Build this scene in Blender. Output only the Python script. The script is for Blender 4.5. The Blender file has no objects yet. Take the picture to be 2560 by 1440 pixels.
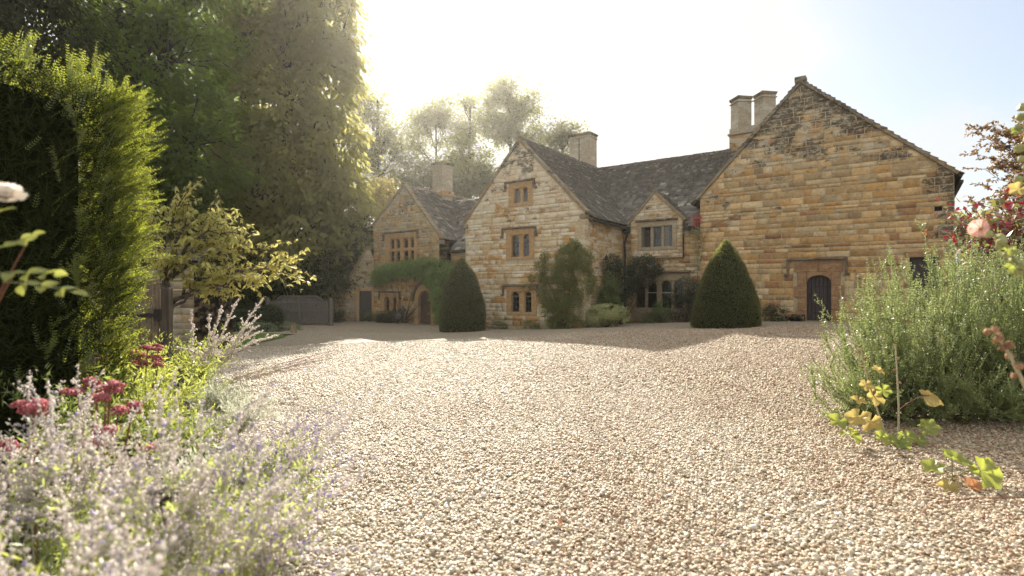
import bpy, math, random
import numpy as np
from mathutils import Vector, Matrix, noise as mnoise

R = math.radians
SC = bpy.context.scene
COL = SC.collection

# ------------------------------------------------------------------ camera, world, sun, exposure
cam_d = bpy.data.cameras.new('camera')
cam = bpy.data.objects.new('camera', cam_d)
COL.objects.link(cam)
cam.location = (0, 0, 1.3)
cam.rotation_euler = (R(90), 0, 0)
cam_d.sensor_width = 36
cam_d.lens = 19.2
cam_d.shift_y = 0.002
cam_d.clip_start = 0.05
cam_d.clip_end = 1500
cam_d.dof.use_dof = True
cam_d.dof.focus_distance = 10.0
cam_d.dof.aperture_fstop = 1.9
SC.camera = cam

TO_SUN = Vector((-0.150, 0.858, 0.490)).normalized()
SUN_EL = math.asin(TO_SUN.z)
SUN_ROT = math.atan2(TO_SUN.x, TO_SUN.y)
sun_d = bpy.data.lights.new('sun', 'SUN')
sun_d.energy = 4.7
sun_d.angle = R(0.53)
sun_d.color = (1.0, 0.91, 0.77)
sun = bpy.data.objects.new('sun', sun_d)
sun.rotation_euler = TO_SUN.to_track_quat('Z', 'Y').to_euler()
sun.location = (-10, 40, 40)
COL.objects.link(sun)

world = bpy.data.worlds.new('World')
SC.world = world
world.use_nodes = True
wn, wl = world.node_tree.nodes, world.node_tree.links
for n in list(wn): wn.remove(n)
wo = wn.new('ShaderNodeOutputWorld')
bg_sky = wn.new('ShaderNodeBackground'); bg_sky.inputs[1].default_value = 0.07
bg_cl = wn.new('ShaderNodeBackground')
bg_cl.inputs[0].default_value = (1.0, 0.99, 0.965, 1); bg_cl.inputs[1].default_value = 0.35
sky = wn.new('ShaderNodeTexSky'); sky.sky_type = 'NISHITA'
sky.sun_disc = False; sky.sun_elevation = SUN_EL; sky.sun_rotation = SUN_ROT
sky.dust_density = 1.5
wl.new(sky.outputs[0], bg_sky.inputs[0])
tc = wn.new('ShaderNodeTexCoord')
mp = wn.new('ShaderNodeMapping'); mp.inputs['Scale'].default_value = (1.0, 1.0, 2.2)
mp.inputs['Location'].default_value = (0.35, 0.1, 0.2)
wl.new(tc.outputs['Generated'], mp.inputs[0])
nz = wn.new('ShaderNodeTexNoise'); nz.inputs['Scale'].default_value = 1.9
nz.inputs['Detail'].default_value = 7; nz.inputs['Roughness'].default_value = 0.5
wl.new(mp.outputs[0], nz.inputs['Vector'])
dt = wn.new('ShaderNodeVectorMath'); dt.operation = 'DOT_PRODUCT'
dt.inputs[1].default_value = Vector((0.80, 0.45, 0.38)).normalized()
wl.new(tc.outputs['Generated'], dt.inputs[0])
mr0 = wn.new('ShaderNodeMapRange')            # cloud thins out round one side of the sky
mr0.inputs[1].default_value = 0.80; mr0.inputs[2].default_value = 1.0
mr0.inputs[3].default_value = 0.30; mr0.inputs[4].default_value = -0.16
wl.new(dt.outputs['Value'], mr0.inputs[0])
ad = wn.new('ShaderNodeMath'); ad.operation = 'ADD'
wl.new(nz.outputs['Fac'], ad.inputs[0]); wl.new(mr0.outputs[0], ad.inputs[1])
mr = wn.new('ShaderNodeMapRange'); mr.interpolation_type = 'SMOOTHSTEP'
mr.inputs[1].default_value = 0.40; mr.inputs[2].default_value = 0.58
mr.inputs[3].default_value = 0.32; mr.inputs[4].default_value = 1.0
wl.new(ad.outputs[0], mr.inputs[0])
mx = wn.new('ShaderNodeMixShader')
wl.new(mr.outputs[0], mx.inputs[0]); wl.new(bg_sky.outputs[0], mx.inputs[1]); wl.new(bg_cl.outputs[0], mx.inputs[2])
wl.new(mx.outputs[0], wo.inputs['Surface'])

vs = SC.view_settings
vs.view_transform = 'Standard'; vs.look = 'None'; vs.gamma = 1.0
vs.use_curve_mapping = False
vs.exposure = 1.43
SC.render.engine = 'CYCLES'
cy = SC.cycles
cy.use_denoising = True
try: cy.denoiser = 'OPENIMAGEDENOISE'
except Exception: pass
cy.max_bounces = 7; cy.diffuse_bounces = 4; cy.glossy_bounces = 2
cy.transmission_bounces = 4; cy.transparent_max_bounces = 6
cy.volume_bounces = 0
cy.sample_clamp_indirect = 6
cy.caustics_reflective = False; cy.caustics_refractive = False

# ------------------------------------------------------------------ ground shape
def gz(x, y):
    s = max(0.0, min(1.0, (-0.8 * x + 0.58 * y - 2) / 18.0))
    z = -0.74 * s * s * (3 - 2 * s)
    if 3 < y < 60:
        w = min(1, (y - 3) / 8)
        z += 0.035 * w * math.sin(x * 0.8 + y * 0.25) * math.sin(y * 0.35 + 1.0)
    return z
def gz_np(x, y):
    s = np.clip((-0.8 * x + 0.58 * y - 2) / 18.0, 0, 1)
    w = np.where((y > 3) & (y < 60), np.clip((y - 3) / 8, 0, 1), 0)
    return -0.74 * s * s * (3 - 2 * s) + 0.035 * w * np.sin(x * 0.8 + y * 0.25) * np.sin(y * 0.35 + 1.0)

# ------------------------------------------------------------------ material helpers
MATS = {}
class NT:
    def __init__(s, name):
        s.m = bpy.data.materials.new(name); s.m.use_nodes = True
        s.t = s.m.node_tree; s.n = s.t.nodes; s.l = s.t.links
        for x in list(s.n): s.n.remove(x)
        s.out = s.n.new('ShaderNodeOutputMaterial')
    def add(s, typ, **kw):
        x = s.n.new(typ)
        for k, v in kw.items():
            if k.startswith('i_'): x.inputs[k[2:].replace('_', ' ')].default_value = v
            else: setattr(x, k, v)
        return x
    def link(s, a, b): s.l.new(a, b)
    def pos(s, scale=(1, 1, 1), obj=False):
        if obj:
            g = s.add('ShaderNodeTexCoord').outputs['Object']
        else:
            g = s.add('ShaderNodeNewGeometry').outputs['Position']
        m = s.add('ShaderNodeMapping'); m.inputs['Scale'].default_value = scale
        s.link(g, m.inputs[0]); return m.outputs[0]
    def noise(s, vec, scale, detail=4, rough=0.5):
        x = s.add('ShaderNodeTexNoise'); x.inputs['Scale'].default_value = scale
        x.inputs['Detail'].default_value = detail; x.inputs['Roughness'].default_value = rough
        s.link(vec, x.inputs['Vector']); return x.outputs['Fac']
    def ramp(s, fac, a, b, va=0.0, vb=1.0, smooth=True):
        x = s.add('ShaderNodeMapRange')
        if smooth: x.interpolation_type = 'SMOOTHSTEP'
        for i, v in zip((1, 2, 3, 4), (a, b, va, vb)): x.inputs[i].default_value = v
        s.link(fac, x.inputs[0]); return x.outputs[0]
    def mix(s, fac, a, b, mode='MIX'):
        x = s.add('ShaderNodeMix', data_type='RGBA', blend_type=mode)
        for sock, v in ((x.inputs[0], fac), (x.inputs[6], a), (x.inputs[7], b)):
            if isinstance(v, (int, float)): sock.default_value = v
            elif isinstance(v, tuple): sock.default_value = (*v[:3], 1)
            else: s.link(v, sock)
        return x.outputs[2]
    def math(s, op, a, b=0.0):
        x = s.add('ShaderNodeMath', operation=op)
        for i, v in enumerate((a, b)):
            if isinstance(v, (int, float)): x.inputs[i].default_value = v
            else: s.link(v, x.inputs[i])
        return x.outputs[0]
    def bsdf(s, color, rough=0.8, bump=None, bstr=0.3, bdist=0.02, spec=0.3, metal=0.0):
        b = s.add('ShaderNodeBsdfPrincipled')
        if isinstance(color, tuple): b.inputs['Base Color'].default_value = (*color[:3], 1)
        else: s.link(color, b.inputs['Base Color'])
        if isinstance(rough, (int, float)): b.inputs['Roughness'].default_value = rough
        else: s.link(rough, b.inputs['Roughness'])
        b.inputs['Specular IOR Level'].default_value = spec
        b.inputs['Metallic'].default_value = metal
        if bump is not None:
            q = s.add('ShaderNodeBump'); q.inputs['Strength'].default_value = bstr
            q.inputs['Distance'].default_value = bdist
            s.link(bump, q.inputs['Height']); s.link(q.outputs[0], b.inputs['Normal'])
        s.link(b.outputs[0], s.out.inputs['Surface'])
        return b

def leaf_mat(name, c1, c2, trans=0.45, tcol=None, gloss=0.06, rough=0.45):
    """two-tone leaf: colour picked per leaf by the attribute 'tint', thin enough to let sun through"""
    k = NT(name)
    at = k.add('ShaderNodeAttribute', attribute_name='tint')
    n = k.noise(k.pos(), 0.6, 3)
    f = k.math('ADD', k.math('MULTIPLY', at.outputs['Fac'], 0.75), k.math('MULTIPLY', k.ramp(n, 0.3, 0.7), 0.35))
    col = k.mix(f, c1, c2)
    d = k.add('ShaderNodeBsdfDiffuse'); k.link(col, d.inputs[0])
    t = k.add('ShaderNodeBsdfTranslucent')
    tc_ = k.mix(0.75, col, tcol if tcol else tuple(min(1, v * 2.6) for v in c2))
    k.link(tc_, t.inputs[0])
    m1 = k.add('ShaderNodeMixShader'); m1.inputs[0].default_value = trans
    k.link(d.outputs[0], m1.inputs[1]); k.link(t.outputs[0], m1.inputs[2])
    g = k.add('ShaderNodeBsdfGlossy'); g.inputs['Roughness'].default_value = rough
    g.inputs[0].default_value = (1, 1, 1, 1)
    m2 = k.add('ShaderNodeMixShader'); m2.inputs[0].default_value = gloss
    k.link(m1.outputs[0], m2.inputs[1]); k.link(g.outputs[0], m2.inputs[2])
    k.link(m2.outputs[0], k.out.inputs['Surface'])
    return k.m

def stone_mat(name, src, lichen=0.5, pale=0.4, zlo=5.0, zhi=9.0, pale_c=(0.56, 0.50, 0.38), base=None, damp=0.0, edge=None):
    """stone whose own tone comes from the object colour ('obj') or the attribute 'col';
    over it grain, pale lime-wash and lichen, black lichen that gathers towards the top"""
    k = NT(name)
    if src == 'obj': c = k.add('ShaderNodeObjectInfo').outputs['Color']
    elif src == 'att': c = k.add('ShaderNodeAttribute', attribute_name='col').outputs['Color']
    else:
        rgb = k.add('ShaderNodeRGB'); rgb.outputs[0].default_value = (*base, 1); c = rgb.outputs[0]
    p = k.pos()
    ps = k.pos((1.0, 1.0, 1.7 if edge else 2.6))
    grain = k.noise(p, 9.0, 6, 0.65)
    c = k.mix(k.ramp(grain, 0.25, 0.75, 0.0, 1.0), k.mix(0.45, c, (0.24, 0.15, 0.07), 'MULTIPLY'), c)
    mott = k.noise(ps, 2.2, 5, 0.6)
    c = k.mix(k.ramp(mott, 0.45, 0.75, 0, 0.3 if edge else 0.45), c, (0.56, 0.42, 0.24))
    # pale wash
    sep = k.add('ShaderNodeSeparateXYZ'); k.link(k.add('ShaderNodeNewGeometry').outputs['Position'], sep.inputs[0])
    pn = k.math('ADD', k.noise(ps, 1.15, 9, 0.68), k.ramp(sep.outputs['Z'], zlo, zhi, 0.0, 0.16 if edge else 0.10))
    c = k.mix(k.ramp(pn, 0.64 - 0.25 * pale, 0.72 - 0.2 * pale, 0, 0.75), c, pale_c)
    # black lichen, more of it high up
    hz = k.ramp(sep.outputs['Z'], zlo, zhi, 0.0, 0.15)
    if edge:
        hz = k.math('ADD', hz, k.ramp(sep.outputs['X'], edge, edge + 1.2, 0.0, 0.12))
    fine = k.noise(ps, 5.0, 9, 0.8)
    ln = k.noise(k.pos((1, 1, 1.7)), 0.9, 10, 0.76)
    lm = k.math('ADD', ln, k.math('MULTIPLY', hz, 1.45 if edge else 1.0))
    thr = 0.70 - 0.095 * lichen
    dark = k.mix(k.ramp(fine, 0.50, 0.58), (0.050, 0.043, 0.032), (0.36, 0.33, 0.27))
    c = k.mix(k.ramp(lm, thr, thr + 0.05, 0, 0.85), c, dark)
    if damp:
        dm = k.math('ADD', k.ramp(sep.outputs['Z'], -0.7, 0.5, 0.35, 0.0), k.math('MULTIPLY', mott, 0.3))
        c = k.mix(k.ramp(dm, 0.22, 0.45, 0, damp), c, (0.13, 0.10, 0.06))
    k.bsdf(c, 0.93, bump=k.math('ADD', grain, k.math('MULTIPLY', fine, 0.6)), bstr=0.7, bdist=0.03, spec=0.15)
    return k.m

def plain_mat(name, c1, c2, scale=6, rough=0.8, stretch=(1, 1, 1), bstr=0.3, spec=0.25, metal=0.0, fine=None, obj=False, bdist=0.02):
    k = NT(name)
    n = k.noise(k.pos(stretch, obj), scale, 6, 0.6)
    c = k.mix(k.ramp(n, 0.3, 0.7), c1, c2)
    if fine:
        n2 = k.noise(k.pos(stretch, obj), scale * fine, 5, 0.7)
        c = k.mix(k.ramp(n2, 0.35, 0.7), c, tuple(v * 0.55 for v in c1))
    k.bsdf(c, rough, bump=n, bstr=bstr, bdist=bdist, spec=spec, metal=metal)
    return k.m

M = MATS
M['barn_obj'] = stone_mat('barn_stone', 'obj', 0.95, 0.22, 4.0, 10.2, damp=0.3, edge=15.2)
M['barn_att'] = stone_mat('barn_stone_small', 'att', 0.95, 0.22, 4.0, 10.2, damp=0.3, edge=15.2)
M['house_obj'] = stone_mat('house_stone', 'obj', 0.42, 0.66, 3.0, 7.5, (0.72, 0.65, 0.51), damp=0.4)
M['house_att'] = stone_mat('house_stone_small', 'att', 0.42, 0.66, 3.0, 7.5, (0.72, 0.65, 0.51), damp=0.4)
M['cot_obj'] = stone_mat('cottage_stone', 'obj', 0.45, 0.35, 4.0, 7.5, (0.42, 0.38, 0.29), damp=0.6)
M['cot_att'] = stone_mat('cottage_stone_small', 'att', 0.45, 0.35, 4.0, 7.5, (0.42, 0.38, 0.29), damp=0.6)
M['mortar'] = stone_mat('mortar', 'rgb', 0.25, 0.45, 5, 9, base=(0.52, 0.43, 0.29))
M['mortar_pale'] = stone_mat('pale_mortar', 'rgb', 0.2, 0.6, 5, 9, base=(0.60, 0.52, 0.38))
M['dressed'] = stone_mat('dressed_stone', 'rgb', 0.22, 0.12, 4, 10, base=(0.53, 0.345, 0.17))
M['dressed_grey'] = stone_mat('grey_dressed_stone', 'rgb', 0.35, 0.3, 3, 10, (0.42, 0.39, 0.32), base=(0.44, 0.37, 0.26))
M['dressed_dark'] = stone_mat('dark_dressed_stone', 'rgb', 0.1, 0.0, 4, 10, base=(0.36, 0.22, 0.125))
M['coping'] = stone_mat('coping_stone', 'rgb', 0.55, 0.45, 3, 9, (0.30, 0.27, 0.20), base=(0.30, 0.23, 0.14))
M['hood'] = stone_mat('hood_mould_stone', 'rgb', 0.9, 0.2, 1, 7, (0.25, 0.22, 0.18), base=(0.17, 0.13, 0.095))
M['chimney'] = stone_mat('chimney_stone', 'rgb', 0.1, 0.5, 8, 16, (0.50, 0.47, 0.40), base=(0.46, 0.41, 0.32))

def slate_mat(name, src):
    k = NT(name)
    if src == 'obj': c = k.add('ShaderNodeObjectInfo').outputs['Color']
    else: c = k.add('ShaderNodeAttribute', attribute_name='col').outputs['Color']
    n = k.noise(k.pos(), 14, 6, 0.7)
    c = k.mix(k.ramp(n, 0.35, 0.7), k.mix(0.6, c, (0.4, 0.36, 0.3), 'MULTIPLY'), c)
    l = k.noise(k.pos(), 5, 8, 0.75)
    c = k.mix(k.ramp(l, 0.60, 0.68, 0, 0.8), c, (0.42, 0.40, 0.35))
    mo = k.noise(k.pos(), 1.1, 5, 0.6)
    c = k.mix(k.ramp(mo, 0.55, 0.72, 0, 0.25), c, (0.10, 0.09, 0.05))
    k.bsdf(c, 0.75, bump=n, bstr=0.5, bdist=0.01, spec=0.35)
    return k.m
M['slate_obj'] = slate_mat('stone_slate', 'obj')
M['slate_att'] = slate_mat('stone_slate_small', 'att')
M['roof_bed'] = plain_mat('roof_bed', (0.05, 0.045, 0.035), (0.09, 0.08, 0.06))
M['glass'] = NT('window_glass').m
def _glass():
    k = NT('old_window_glass')
    n = k.noise(k.pos(), 6, 3)
    q = k.add('ShaderNodeBump'); q.inputs['Strength'].default_value = .5; q.inputs['Distance'].default_value = .03; k.link(n, q.inputs['Height'])
    t = k.add('ShaderNodeBsdfTransparent'); t.inputs[0].default_value = (.72, .76, .72, 1)
    g = k.add('ShaderNodeBsdfGlossy'); g.inputs['Roughness'].default_value = .06; k.link(q.outputs[0], g.inputs['Normal'])
    f = k.add('ShaderNodeFresnel'); f.inputs[0].default_value = 1.5; k.link(q.outputs[0], f.inputs['Normal'])
    m = k.add('ShaderNodeMixShader'); k.link(k.math('ADD', k.math('MULTIPLY', f.outputs[0], 1.6), .03), m.inputs[0])
    k.link(t.outputs[0], m.inputs[1]); k.link(g.outputs[0], m.inputs[2]); k.link(m.outputs[0], k.out.inputs['Surface'])
    return k.m
M['glass'] = _glass()
M['lead'] = plain_mat('lead_came', (0.10, 0.10, 0.10), (0.20, 0.20, 0.19), 10, 0.5)
M['casement'] = plain_mat('grey_metal_casement', (0.16, 0.17, 0.18), (0.24, 0.25, 0.25), 10, 0.5)
M['curtain'] = plain_mat('pale_curtain', (0.35, 0.32, 0.27), (0.45, 0.42, 0.36), 4, 0.9, (8, 8, 0.3))
M['door_dark'] = plain_mat('dark_painted_planks', (0.040, 0.034, 0.036), (0.065, 0.055, 0.055), 5, 0.6, (3, 3, 0.4))
M['door_brown'] = plain_mat('brown_oak_planks', (0.085, 0.052, 0.035), (0.13, 0.085, 0.06), 5, 0.65, (3, 3, 0.3))
M['gate_wood'] = plain_mat('weathered_grey_oak', (0.13, 0.12, 0.105), (0.22, 0.20, 0.18), 9, 0.85, (2.5, 2.5, 0.25), fine=4)
M['plank_wood'] = plain_mat('pale_weathered_oak', (0.20, 0.15, 0.10), (0.33, 0.26, 0.19), 8, 0.85, (3, 3, 0.2), fine=4, obj=False)
M['iron'] = plain_mat('black_iron', (0.02, 0.018, 0.017), (0.045, 0.035, 0.03), 20, 0.55)
M['lead_dark'] = plain_mat('dark_cast_iron', (0.025, 0.022, 0.022), (0.045, 0.04, 0.04), 12, 0.5)
M['bronze'] = plain_mat('dark_statue_metal', (0.03, 0.028, 0.024), (0.07, 0.065, 0.055), 15, 0.5)
M['bark'] = plain_mat('bark', (0.055, 0.043, 0.032), (0.12, 0.10, 0.08), 5, 0.95, (2, 2, 0.4), 0.8)
M['bark_pale'] = plain_mat('grey_bark', (0.10, 0.09, 0.07), (0.19, 0.17, 0.14), 5, 0.95, (2, 2, 0.4), 0.8)
M['stem'] = plain_mat('green_stem', (0.16, 0.19, 0.08), (0.28, 0.30, 0.14), 10, 0.7)
M['stem_pale'] = plain_mat('pale_stem', (0.34, 0.31, 0.20), (0.46, 0.42, 0.28), 10, 0.7)
M['stem_red'] = plain_mat('reddish_stem', (0.16, 0.07, 0.05), (0.28, 0.13, 0.08), 10, 0.7)
M['stem_dark'] = plain_mat('dark_green_stem', (0.03, 0.04, 0.012), (0.06, 0.08, 0.02), 10, 0.8)
M['stem_sage'] = plain_mat('grey_sage_stem', (0.42, 0.42, 0.36), (0.58, 0.58, 0.50), 10, 0.8)
M['dark_body'] = plain_mat('foliage_shade_core', (0.010, 0.014, 0.006), (0.022, 0.028, 0.012), 6, 1.0, bstr=1.0, spec=0.0)  # near-black core, the shade inside the foliage put into its colour
M['soil'] = plain_mat('garden_soil', (0.035, 0.025, 0.017), (0.075, 0.055, 0.038), 5, 1.0, bstr=1.0, fine=5, bdist=0.05)
M['earth'] = plain_mat('woodland_floor', (0.030, 0.034, 0.014), (0.07, 0.06, 0.035), 0.8, 1.0, bstr=0.5, fine=8)

# ------------------------------------------------------------------ mesh helpers
def tag(o, label=None, cat=None, group=None, kind=None):
    if label: o['label'] = label
    if cat: o['category'] = cat
    if group: o['group'] = group
    if kind: o['kind'] = kind
    return o

def mesh_np(name, V, F, mat=None, attrs=None, smooth=False):
    """V (n,3); F: (m,k) array or a list of such arrays"""
    me = bpy.data.meshes.new(name)
    Fs = F if isinstance(F, list) else [F]
    Fs = [np.asarray(f, dtype=np.int32) for f in Fs if len(f)]
    if not Fs: print('EMPTY', name); Fs = [np.zeros((0, 3), dtype=np.int32)]
    V = np.asarray(V, dtype=np.float32)
    me.vertices.add(len(V)); me.vertices.foreach_set('co', V.ravel())
    nl = sum(f.size for f in Fs); npoly = sum(len(f) for f in Fs)
    me.loops.add(nl); me.loops.foreach_set('vertex_index', np.concatenate([f.ravel() for f in Fs]))
    me.polygons.add(npoly)
    starts, tot, c = [], [], 0
    for f in Fs:
        starts.append(c + np.arange(len(f)) * f.shape[1]); tot.append(np.full(len(f), f.shape[1])); c += f.size
    me.polygons.foreach_set('loop_start', np.concatenate(starts).astype(np.int32))
    me.polygons.foreach_set('loop_total', np.concatenate(tot).astype(np.int32))
    if smooth: me.polygons.foreach_set('use_smooth', np.ones(npoly, dtype=bool))
    if attrs:
        for k, v in attrs.items():
            v = np.asarray(v, dtype=np.float32)
            if v.ndim == 1:
                a = me.attributes.new(k, 'FLOAT', 'POINT'); a.data.foreach_set('value', v)
            else:
                a = me.attributes.new(k, 'FLOAT_COLOR', 'POINT')
                if v.shape[1] == 3: v = np.concatenate([v, np.ones((len(v), 1), dtype=np.float32)], 1)
                a.data.foreach_set('color', v.ravel())
    me.update(calc_edges=True)
    if mat: me.materials.append(mat if not isinstance(mat, str) else M[mat])
    return me

def link(name, me, parent=None, loc=None):  # noqa
    o = bpy.data.objects.new(name, me)
    COL.objects.link(o)
    if parent: o.parent = parent
    if loc is not None: o.location = loc
    return o

def empty(name, loc=(0, 0, 0), rz=0.0):
    o = bpy.data.objects.new(name, None); COL.objects.link(o)
    o.location = loc; o.rotation_euler = (0, 0, rz); o.empty_display_size = 0.2
    return o

class MB:
    """collects boxes, prisms, sheets into one mesh"""
    def __init__(s): s.v = []; s.f = []
    def add(s, verts, faces):
        b = len(s.v); s.v += [tuple(x) for x in verts]; s.f += [tuple(i + b for i in f) for f in faces]
    def box(s, x0, x1, y0, y1, z0, z1, M4=None, ch=0.0):
        v = [(x0, y0, z0), (x1, y0, z0), (x1, y1, z0), (x0, y1, z0), (x0, y0, z1), (x1, y0, z1), (x1, y1, z1), (x0, y1, z1)]
        if M4 is not None: v = [tuple(M4 @ Vector(p)) for p in v]
        s.add(v, [(0, 3, 2, 1), (4, 5, 6, 7), (0, 1, 5, 4), (1, 2, 6, 5), (2, 3, 7, 6), (3, 0, 4, 7)])
    def prism(s, pts, y0, y1):
        """polygon in the x-z plane pushed from y0 to y1"""
        n = len(pts)
        s.add([(x, y0, z) for x, z in pts] + [(x, y1, z) for x, z in pts],
              [tuple(range(n)), tuple(range(2 * n - 1, n - 1, -1))] + [(i, i + n, (i + 1) % n + n, (i + 1) % n) for i in range(n)])
    def poly(s, pts): s.add(pts, [tuple(range(len(pts)))])
    def bar(s, a, b, w, h, up=(0, 0, 1)):
        a, b = Vector(a), Vector(b); d = (b - a); L = d.length; d.normalize()
        up = Vector(up); side = d.cross(up)
        if side.length < 1e-4: side = d.cross(Vector((0, 1, 0)))
        side.normalize(); u2 = side.cross(d)
        v = []
        for t in (a, b):
            for sx, sz in ((-1, -1), (1, -1), (1, 1), (-1, 1)):
                v.append(tuple(t + side * sx * w / 2 + u2 * sz * h / 2))
        s.add(v, [(0, 1, 2, 3), (7, 6, 5, 4), (0, 4, 5, 1), (1, 5, 6, 2), (2, 6, 7, 3), (3, 7, 4, 0)])
    def mesh(s, name, mat=None, bevel=0.0, smooth=False):
        me = bpy.data.meshes.new(name); me.from_pydata(s.v, [], s.f); me.update()
        if mat: me.materials.append(M[mat] if isinstance(mat, str) else mat)
        if smooth:
            me.polygons.foreach_set('use_smooth', np.ones(len(me.polygons), dtype=bool))
        return me
    def obj(s, name, mat=None, parent=None, bevel=0.0, smooth=False):
        o = link(name, s.mesh(name, mat, smooth=smooth), parent)
        if bevel:
            b = o.modifiers.new('bevel', 'BEVEL'); b.width = bevel; b.segments = 2; b.limit_method = 'ANGLE'
        return o

def tubes(paths, radii, sides=5):
    """paths: list of (k,3) arrays; radii: list of (k,) arrays -> V, F"""
    Vs, Fs, base = [], [], 0
    ang = np.arange(sides) * 2 * math.pi / sides
    for P, r in zip(paths, radii):
        P = np.asarray(P, float); k = len(P); r = np.asarray(r, float) * np.ones(k)
        T = np.gradient(P, axis=0); T /= np.linalg.norm(T, axis=1)[:, None] + 1e-9
        ref = np.array([0.13, 0.31, 0.94]) if abs(T[0][2]) < 0.8 else np.array([0.95, 0.2, 0.1])
        A = np.cross(T, ref); A /= np.linalg.norm(A, axis=1)[:, None] + 1e-9
        B = np.cross(T, A)
        ring = P[:, None, :] + r[:, None, None] * (np.cos(ang)[None, :, None] * A[:, None, :] + np.sin(ang)[None, :, None] * B[:, None, :])
        Vs.append(ring.reshape(-1, 3))
        i = np.arange(k - 1)[:, None] * sides; j = np.arange(sides)[None, :]; j2 = (j + 1) % sides
        Fs.append(np.stack([base + i + j, base + i + j2, base + i + sides + j2, base + i + sides + j], -1).reshape(-1, 4))
        base += k * sides
    return np.concatenate(Vs), np.concatenate(Fs)

def curve_path(a, b, sag=0.0, wob=0.1, k=6, rs=None, up0=None):
    a, b = np.asarray(a, float), np.asarray(b, float)
    t = np.linspace(0, 1, k)[:, None]
    P = a + (b - a) * t
    if up0 is not None:
        c = a + np.asarray(up0, float)
        P = (1 - t) ** 2 * a + 2 * (1 - t) * t * c + t ** 2 * b
    P[:, 2] += -sag * 4 * (t * (1 - t))[:, 0]
    if rs is not None and wob:
        w = rs.normal(0, wob, (k, 3)); w[0] = 0; w[-1] = 0; P += w
    return P

def norm(v): return v / (np.linalg.norm(v, axis=-1, keepdims=True) + 1e-9)

def leaf_geo(P, A, N, L, W, fold=0.15, tint=None, rs=None):
    """kite leaves: base P, axis A, normal N, length L, width W"""
    A = norm(A); S = norm(np.cross(A, N)); N2 = np.cross(S, A)
    L = np.asarray(L)[:, None] * np.ones((len(P), 1)); W = np.asarray(W)[:, None] * np.ones((len(P), 1))
    mid = P + A * L * 0.45 + N2 * W * fold
    tip = P + A * L - N2 * L * 0.12
    V = np.stack([P, mid + S * W * 0.5 - N2 * W * fold * 2, tip, mid - S * W * 0.5 - N2 * W * fold * 2], 1)
    V = V.reshape(-1, 3)
    i = np.arange(len(P))[:, None] * 4
    F = i + np.array([[0, 1, 2, 3]])
    if tint is None: tint = rs.random(len(P))
    return V, F, np.repeat(tint, 4)

def rand_dir(rs, n): return norm(rs.normal(0, 1, (n, 3)))

def foliage(name, parent, P, A, N, L, W, mat, rs, kind='stuff', tint=None, fold=0.15):
    V, F, T = leaf_geo(P, A, N, L, W, fold, tint, rs)
    o = link(name, mesh_np(name, V, F, mat, {'tint': T}), parent)
    if kind: o['kind'] = kind
    return o

def leaf_parts(parent, P, A, N, L, W, mat, rs, nmax, meshes, name='leaf'):
    """the first nmax leaves each as an object sharing mesh data"""
    A = norm(A); S = norm(np.cross(A, N)); N2 = np.cross(S, A)
    for i in range(min(nmax, len(P))):
        o = bpy.data.objects.new(name, meshes[i % len(meshes)])
        COL.objects.link(o); o.parent = parent
        m = Matrix.Identity(4)
        for r_ in range(3):
            m[r_][0] = S[i][r_] * W[i]; m[r_][1] = A[i][r_] * L[i]; m[r_][2] = N2[i][r_] * L[i]; m[r_][3] = P[i][r_]
        o.matrix_local = m

def leaf_mesh(mat, tint, curl=0.12, fold=0.12, n=6, pointed=True):
    """one oval leaf, unit length along y, unit width along x"""
    V, F = [], []
    for i in range(n + 1):
        t = i / n
        w = math.sin(math.pi * min(1, t ** 0.8 if pointed else t)) ** (1.0 if pointed else 0.7) * 0.5
        z = -curl * t * t
        V += [(-w, t, z + fold * w), (0, t, z), (w, t, z + fold * w)]
    for i in range(n):
        b = i * 3
        F += [(b, b + 1, b + 4, b + 3), (b + 1, b + 2, b + 5, b + 4)]
    return mesh_np('leaf', np.array(V), np.array(F), mat, {'tint': np.full(len(V), tint)}, smooth=True)

# ------------------------------------------------------------------ ground
def grid_sheet(name, xs, ys, zf, mat, inside=None, kind='structure'):
    X, Y = np.meshgrid(xs, ys); Z = zf(X, Y)
    V = np.stack([X, Y, Z], -1).reshape(-1, 3); nx = len(xs)
    F = []
    for j in range(len(ys) - 1):
        for i in range(nx - 1):
            if inside is None or inside((xs[i] + xs[i + 1]) / 2, (ys[j] + ys[j + 1]) / 2):
                a = j * nx + i; F.append((a, a + 1, a + 1 + nx, a + nx))
    o = link(name, mesh_np(name, V, np.array(F), mat, smooth=True)); o['kind'] = kind
    return o
xs = np.concatenate([np.linspace(-700, -60, 12), np.linspace(-50, 50, 101), np.linspace(60, 700, 12)])
ys = np.concatenate([np.linspace(-60, -8, 6), np.linspace(-6, 70, 77), np.linspace(80, 1000, 14)])
def hills(X, Y):
    d = np.clip((Y - 45) / 60, 0, 1)
    return gz_np(X, Y) - 0.03 + d * 3.0
grid_sheet('ground', xs, ys, hills, 'earth')

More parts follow.
